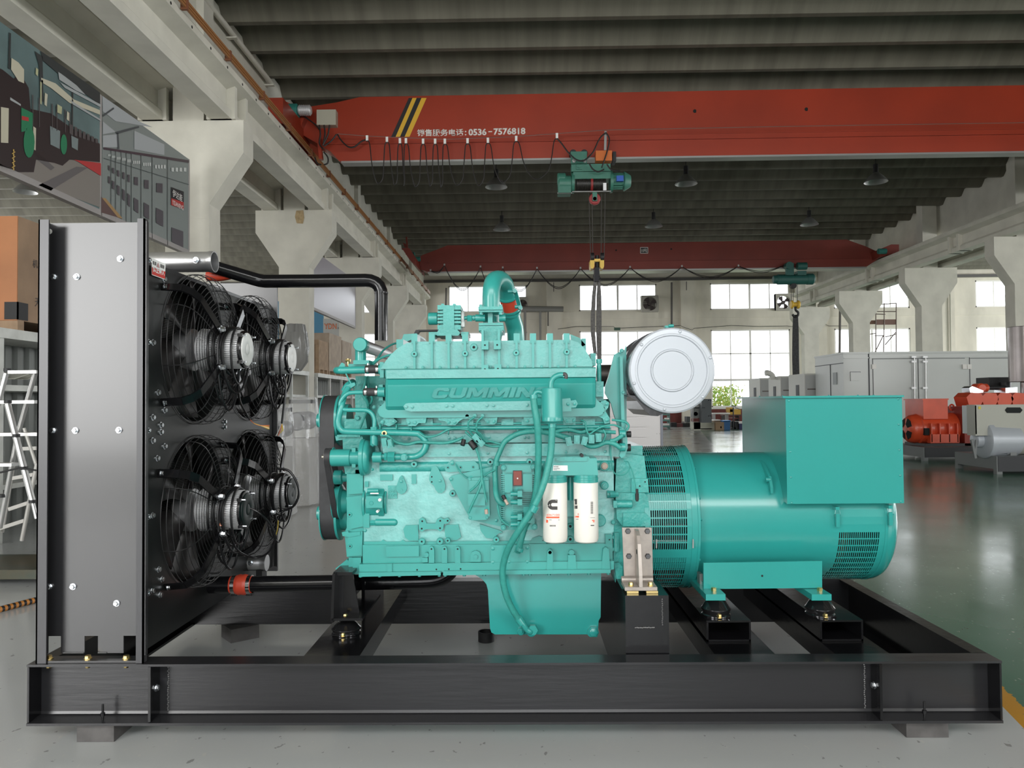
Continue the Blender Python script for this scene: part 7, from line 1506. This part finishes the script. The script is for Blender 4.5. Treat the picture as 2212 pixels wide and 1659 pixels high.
# ================================================================== FAR WALL FITTINGS
def xfan(x0, y0, x1, y1, lab, blades=True):
    Y = 42.3; t = thing('exhaust_fan', lab, 'fan', tuple(W((x0+x1)/2, (y0+y1)/2, Y)), 'exhaust fans in the far windows'); cx, cy = (x0+x1)/2, (y0+y1)/2; k = S(Y); r = (min(x1-x0, y1-y0))*.42*k
    c = W(cx, cy, Y); m = MB(); w, h = (x1-x0)/2*k, (y1-y0)/2*k; N_ = 32; A = []; B = []
    for i in range(N_):
        a = 2*PI*i/N_+PI/4; c_, s__ = math.cos(a), math.sin(a); tt = min(w/abs(c_) if abs(c_) > 1e-6 else 9, h/abs(s__) if abs(s__) > 1e-6 else 9)
        A.append((c.x+c_*tt, c.z+s__*tt)); B.append((c.x+c_*r, c.z+s__*r))
    for i in range(N_):
        j = (i+1) % N_
        m.quad((A[i][0], Y, A[i][1]), (A[j][0], Y, A[j][1]), (B[j][0], Y, B[j][1]), (B[i][0], Y, B[i][1])); m.quad((B[i][0], Y, B[i][1]), (B[j][0], Y, B[j][1]), (B[j][0], Y+.3, B[j][1]), (B[i][0], Y+.3, B[i][1])); m.quad((A[i][0], Y, A[i][1]), (A[j][0], Y, A[j][1]), (A[j][0], Y+.3, A[j][1]), (A[i][0], Y+.3, A[i][1]))
    m.build('housing', mat('fan_housing', (.40, .38, .33), .6), t, smooth=0)
    for kk in range(4):
        a = kk*PI/2+.5; m = MB(); m.prism([(c.x+rr*math.cos(a+b), Y+.12, c.z+rr*math.sin(a+b)) for rr, b in ((r*.15, 0), (r*.95, -.38), (r*.98, .05), (r*.9, .42), (r*.15, .5))], (0, .02, 0)); m.build('blade', mat('fan_blade_brown', (.05, .035, .035), .6), t, smooth=0)
    m = MB(); m.cyl((c.x, Y+.05, c.z), (c.x, Y+.25, c.z), r*.25)
    for q in range(-3, 4): m.box(c.x-math.sqrt(max(0, 1-(q/4)**2))*r, c.x+math.sqrt(max(0, 1-(q/4)**2))*r, Y+.26, Y+.27, c.z+q*r/4-.012, c.z+q*r/4+.012)
    m.build('hub_and_grille', mat('fan_blade_brown', (.05, .035, .035), .6), t)
    m = MB(); m.box(c.x-w, c.x+w, Y+.3, Y+.34, c.z-h, c.z+h) if not blades else m.box(c.x-w, c.x-w+.03, Y-.02, Y+.3, c.z-h, c.z+h); m.build('back_shutter' if not blades else 'side_batten', mat('fan_housing', (.40, .38, .33), .6), t, smooth=0)
xfan(1385, 638, 1423, 674, 'exhaust fan in the second upper window, above the air cleaner', False); xfan(1676, 634, 1711, 671, 'exhaust fan in the upper window beside the far hook, daylight behind its blades'); xfan(1116, 641, 1141, 674, 'exhaust fan half hidden behind the teal crossover pipe', False)
dk = mat('conduit_dark', (.11, .10, .09), .6)
def wallpipe(nm, lab, pts, r, mt=dk, cat='pipe'):
    m = MB(); m.tube([W(x, y, 42.1) for x, y in pts], r*S(42.1), 8); tag(m.build(nm, mt), lab, cat)
wallpipe('wall_conduit', 'dark vertical conduit on the far wall above the air cleaner', [(1451, 610), (1451, 703)], 2.2)
dgr = mat('duct_grey', (.22, .215, .2), .6); dt = thing('duct', 'grey horizontal duct with two legs on the far wall right of the crossover pipe', 'duct', tuple(W(1165, 921, 42.1)))
for nm_, pts_, r_ in (('duct_pipe', [(1115, 667), (1217, 668)], 6), ('leg', [(1134, 672), (1134, 921)], 3), ('leg', [(1167, 672), (1168, 921)], 2.4)):
    m = MB(); m.tube([W(x, y, 42.1) for x, y in pts_], r_*S(42.1), 8); m.build(nm_, dgr, dt)
wallpipe('wall_bracket', 'dark bracket at the right end of the grey duct', [(1184, 672), (1184, 704)], 1.4)
wallpipe('wall_cable', 'thin cable across the far wall above the lower windows', [(1205, 711), (1245, 705), (1325, 705), (1330, 709), (1470, 703), (1475, 706), (1495, 713), (1500, 709), (1580, 703), (1640, 705), (1700, 704), (1745, 709)], .5, blackc, 'cable'); wallpipe('wall_cable', 'cable along the far wall behind the right columns', [(1745, 709), (1757, 706), (1780, 699), (1790, 704), (1830, 704)], .5, blackc, 'cable')
wallpipe('drain_pipe', 'dark pipe beside the right runway end', [(1815, 640), (1812, 918)], 2.6); wallpipe('drain_pipe', 'light pipe on the far wall right of the scaffold', [(2052, 612), (2056, 915)], 1.6, mat('pipe_pale', (.5, .48, .4), .6)); wallpipe('wall_conduit', 'dark conduit at the far left end of the runway', [(964, 622), (963, 670)], 1.8)
wallpipe('wall_hook', 'small dark hook under the steel angle, left of the window', [(1196, 610), (1196, 630)], .8); wallpipe('wall_hook', 'small dark hook under the steel angle, over the air cleaner', [(1483, 608), (1483, 627)], .9)
m = MB(); m.pbox(1327, 707.5, 1340, 713.5, 42.0, 42.1); tag(m.build('exit_sign', mat('exit_green', (.04, .10, .07), .5), smooth=0), 'tiny dark green exit sign above the lower window', 'sign')
# items on the far floor seen between the air cleaner and the terminal box
def far(nm, lab, cat, Y, parts, grp=None):
    hz = lambda x: 869-.0085*(x-1128)
    mx = max(p[2][3] for p in parts if len(p[2]) == 4); xx = parts[0][2][0]
    if mx > 926.5: Y = min(41, 2214/(mx-hz(xx)))
    else:
        yf = hz(xx)+2213/Y
        parts = [(a, b, (r[0], r[1], r[2], yf) if len(r) == 4 and r[3] > 914 and (mx-r[3] < 1.5) else r) for a, b, r in parts]
    b = parts[0][2]; t = thing(nm, lab, cat, tuple(W((b[0]+b[2])/2, b[3], Y)), grp)
    for pn, mt, r in parts:
        m = MB()
        if len(r) == 4: m.pbox(*r, Y, Y+.6, .01)
        elif r[4] == 't': m.tube([W(r[0], r[1], Y), W(r[2], r[3], Y)], r[5]*S(Y), 8)
        elif r[4] == 'c': m.pcy(r[0], r[1], r[2], Y, Y+r[3], bev=.01)
        elif r[4] == 'z': m.pcz(r[0], r[1], r[2], r[3], Y+.3)
        m.build(pn, mt, t, smooth=.5)
    return t
tg = mat('trolley_teal', (.10, .22, .19), .5); bg_ = mat('card_brown', (.25, .17, .10), .8); bl_ = mat('bin_blue', (.03, .11, .26), .4); ngrey = mat('rack_dark_grey', (.075, .085, .09), .5)
far('tool_trolley', 'green tool trolley with white cloths beside the white cabinet', 'trolley', 35, [('shelf', tg, (1424, 919, 1446, 923)), ('shelf', tg, (1424, 906, 1446, 910)), ('shelf', tg, (1424, 893, 1446, 897)), ('leg', tg, (1446, 892, 1447.5, 927)), ('cloth', white2, (1431, 915, 1446, 919)), ('cloth', white2, (1440, 903, 1446, 906))])
far('dark_column', 'dark grey steel post with pale bolts in the far background', 'post', 33.5, [('post', ngrey, (1516, 862, 1537, 913)), ('bolt', white2, (1530, 864, 1531.5, 866)), ('bolt', white2, (1534, 864, 1535.5, 866)), ('bolt', white2, (1530, 897.5, 1531.5, 899.5)), ('bolt', white2, (1534, 897.5, 1535.5, 899.5)), ('bolt', white2, (1517, 880, 1518.5, 881.5)), ('bolt', white2, (1521, 880, 1522.5, 881.5))])
far('small_engine', 'small grey engine standing left of the dark post', 'engine', 34, [('block', mat('engine_grey', (.17, .18, .17), .45, .4), (1498, 880, 1516, 903)), ('head', mat('engine_grey_pale', (.35, .36, .34), .45, .4), (1501, 872, 1514, 882)), ('stand', redw, (1499, 904, 1516, 911)), ('pulley', blackm, (1503, 894, 5, .2, 'c')), ('hose', steel, (1495, 878, 1496, 912, 't', .8))])
far('beige_crate', 'low beige crate at the foot of the dark post', 'crate', 33, [('box', mat('crate_beige', (.44, .44, .36), .6), (1499, 912, 1543, 929)), ('lid', mat('crate_beige_light', (.5, .5, .42), .6), (1497, 911, 1513, 927)), ('slot', blackm, (1514, 925.5, 1538, 927.5))])
far('cardboard_box', 'brown cardboard box on the far floor with a white mark', 'box', 33, [('carton', bg_, (1546, 912, 1564, 929)), ('mark', white2, (1556, 921, 1559, 925))]); far('cardboard_box', 'smaller cardboard box stacked left, white paper on top', 'box', 32.9, [('carton', bg_, (1543, 909, 1557, 928)), ('paper', white2, (1542, 906.5, 1556, 909))])
far('blue_bin', 'blue bin beside the cardboard boxes', 'bin', 35, [('bin', bl_, (1563, 910, 1577, 924)), ('rim', mat('bin_rim', (.05, .2, .5), .4), (1562, 908, 1578, 911))]); far('blue_bin', 'dark blue bin behind the scooter, next to the terminal box', 'bin', 34, [('bin', mat('bin_navy', (.03, .035, .10), .4), (1597, 915, 1614, 927)), ('rim', white2, (1596, 911, 1614, 915))])
far('kick_scooter', 'black upright scooter parked on the far floor', 'scooter', 31.5, [('deck', blackm, (1586, 911, 1599, 927)), ('wheel', blackm, (1585, 926, 5, .15, 'c')), ('stem', blackm, (1584, 880, 1584, 922, 't', 1.3)), ('handlebar', blackm, (1580, 877, 1590, 877, 't', 1.0)), ('fender', blackm, (1580, 910, 1587, 921))])
far('work_table', 'dark work table under the yellow machine', 'table', 38.5, [('top', mat('table_brown', (.10, .05, .04), .6), (1563, 895.5, 1602, 898)), ('leg', blackm, (1565, 898, 1567, 915)), ('leg', blackm, (1595, 898, 1597, 915)), ('rail', redw, (1567, 903, 1596, 905))])
far('yellow_machine', 'small yellow machine on the far work table', 'machine', 38.5, [('body', mat('machine_yellow', (.55, .33, .05), .5), (1577, 884, 1600, 895.3)), ('motor', mat('machine_yellow', (.55, .33, .05), .5), (1575, 880, 1585, 890)), ('linkage', steel, (1587, 880, 1599, 884, 't', 1))])
far('bench_top', 'bright white bench top left of the yellow machine', 'bench', 37, [('top', white2, (1541, 892, 1577, 894.5)), ('leg', steel, (1545, 894, 1545.8, 915)), ('leg', steel, (1573, 894, 1573.8, 915))])
far('parts_heap', 'heap of dark machine parts along the far red wall', 'parts', 39.5, [('part', blackm, (1450, 913, 1462, 921)), ('part', mat('parts_red', (.12, .03, .03), .6), (1462, 915, 1475, 921)), ('part', blackm, (1475, 914, 1494, 921)), ('part', ngrey, (1484, 900, 1491, 913)), ('part', steel, (1478, 911, 1482, 915))])
# greenery outside the lowest panes
hg = MB(); rnd = random.Random(5); gx0, gx1 = W(1500, 880, 47).x, W(1720, 880, 47).x
for i in range(2200):
    x, z = rnd.uniform(gx0, gx0+(gx1-gx0)*.40), .15+2.05*rnd.random()**1.3; x += rnd.uniform(-.3, .3); y = 46.5+rnd.uniform(-.5, .5); a = rnd.uniform(0, 6.28); s_ = rnd.uniform(.07, .2)
    hg.prism([(x, y, z), (x+s_*math.cos(a), y+.03, z+s_*math.sin(a)), (x+s_*1.3*math.cos(a+.5), y+.05, z+s_*1.3*math.sin(a+.5))], (.0, .01, .004))
tag(hg.build('hedge_leaves', mat('leaf_green', (.16, .34, .05), .6, col2=(.42, .42, .10), vs=4), smooth=0), 'bright green shrubs outside the lowest far window', 'hedge', kind='stuff')
m = MB(); m.quad((-80, 43, -.05), (80, 43, -.05), (80, 120, -.05), (-80, 120, -.05)); struct(m.build('trim_90', mat('outside_ground', (.30, .33, .22), .9), smooth=0))
# ================================================================== LIGHT
w = bpy.data.worlds.new('sky'); SC.world = w; w.use_nodes = True; bgn = w.node_tree.nodes['Background']; bgn.inputs[0].default_value = (.93, .97, 1, 1); bgn.inputs[1].default_value = 4.5
def area(name, loc, rot, sx, sy, e, col=(1, 1, 1)):
    l = bpy.data.lights.new(name, 'AREA'); l.shape = 'RECTANGLE'; l.size = sx; l.size_y = sy; l.energy = e; l.color = col
    o = bpy.data.objects.new(name, l); COL.objects.link(o); o.location = loc; o.rotation_euler = rot; return o
# daylight entering through the real openings
def LW(L, sx, sy): return L*PI*sx*sy
area('daylight_window', (-8.0, -6.5, 3.0), (PI/2, 0, 0), 5, 4.8, LW(13.5, 5, 4.8), (1, .985, .96))
area('daylight_door', (0, -6.5, 2.1), (PI/2, 0, 0), 5, 4.2, LW(1.3, 5, 4.2), (1, .985, .96))
area('daylight_strip', (0, -6.5, 6.6), (PI/2, 0, 0), 13, 2.6, LW(8.5, 13, 2.6), (1, .985, .96))
area('daylight_window', (11, -6.5, 4.0), (PI/2, 0, 0), 6, 4.8, LW(7, 6, 4.8), (1, .98, .95)); area('daylight_window', (22, -6.5, 4.3), (PI/2, 0, 0), 8, 4.2, LW(6, 8, 4.2), (1, .98, .95))
for y in (-2, 5, 12, 19, 26, 33):
    area('daylight_window', (-23.9, y, 4.2), (0, -PI/2, 0), 4, 4, 130 if y < 10 else (300 if y < 20 else 650), (.98, .985, 1)); area('daylight_window', (35.9, y, 4.2), (0, PI/2, 0), 4, 4, 420 if y < 15 else 1900, (.98, .985, 1))
SC.view_settings.view_transform = 'Standard'; SC.view_settings.look = 'None'; SC.view_settings.exposure = -0.4; SC.view_settings.gamma = 1; SC.view_settings.use_curve_mapping = False
for o in list(bpy.data.objects):
    if '_b' in o: del o['_b']
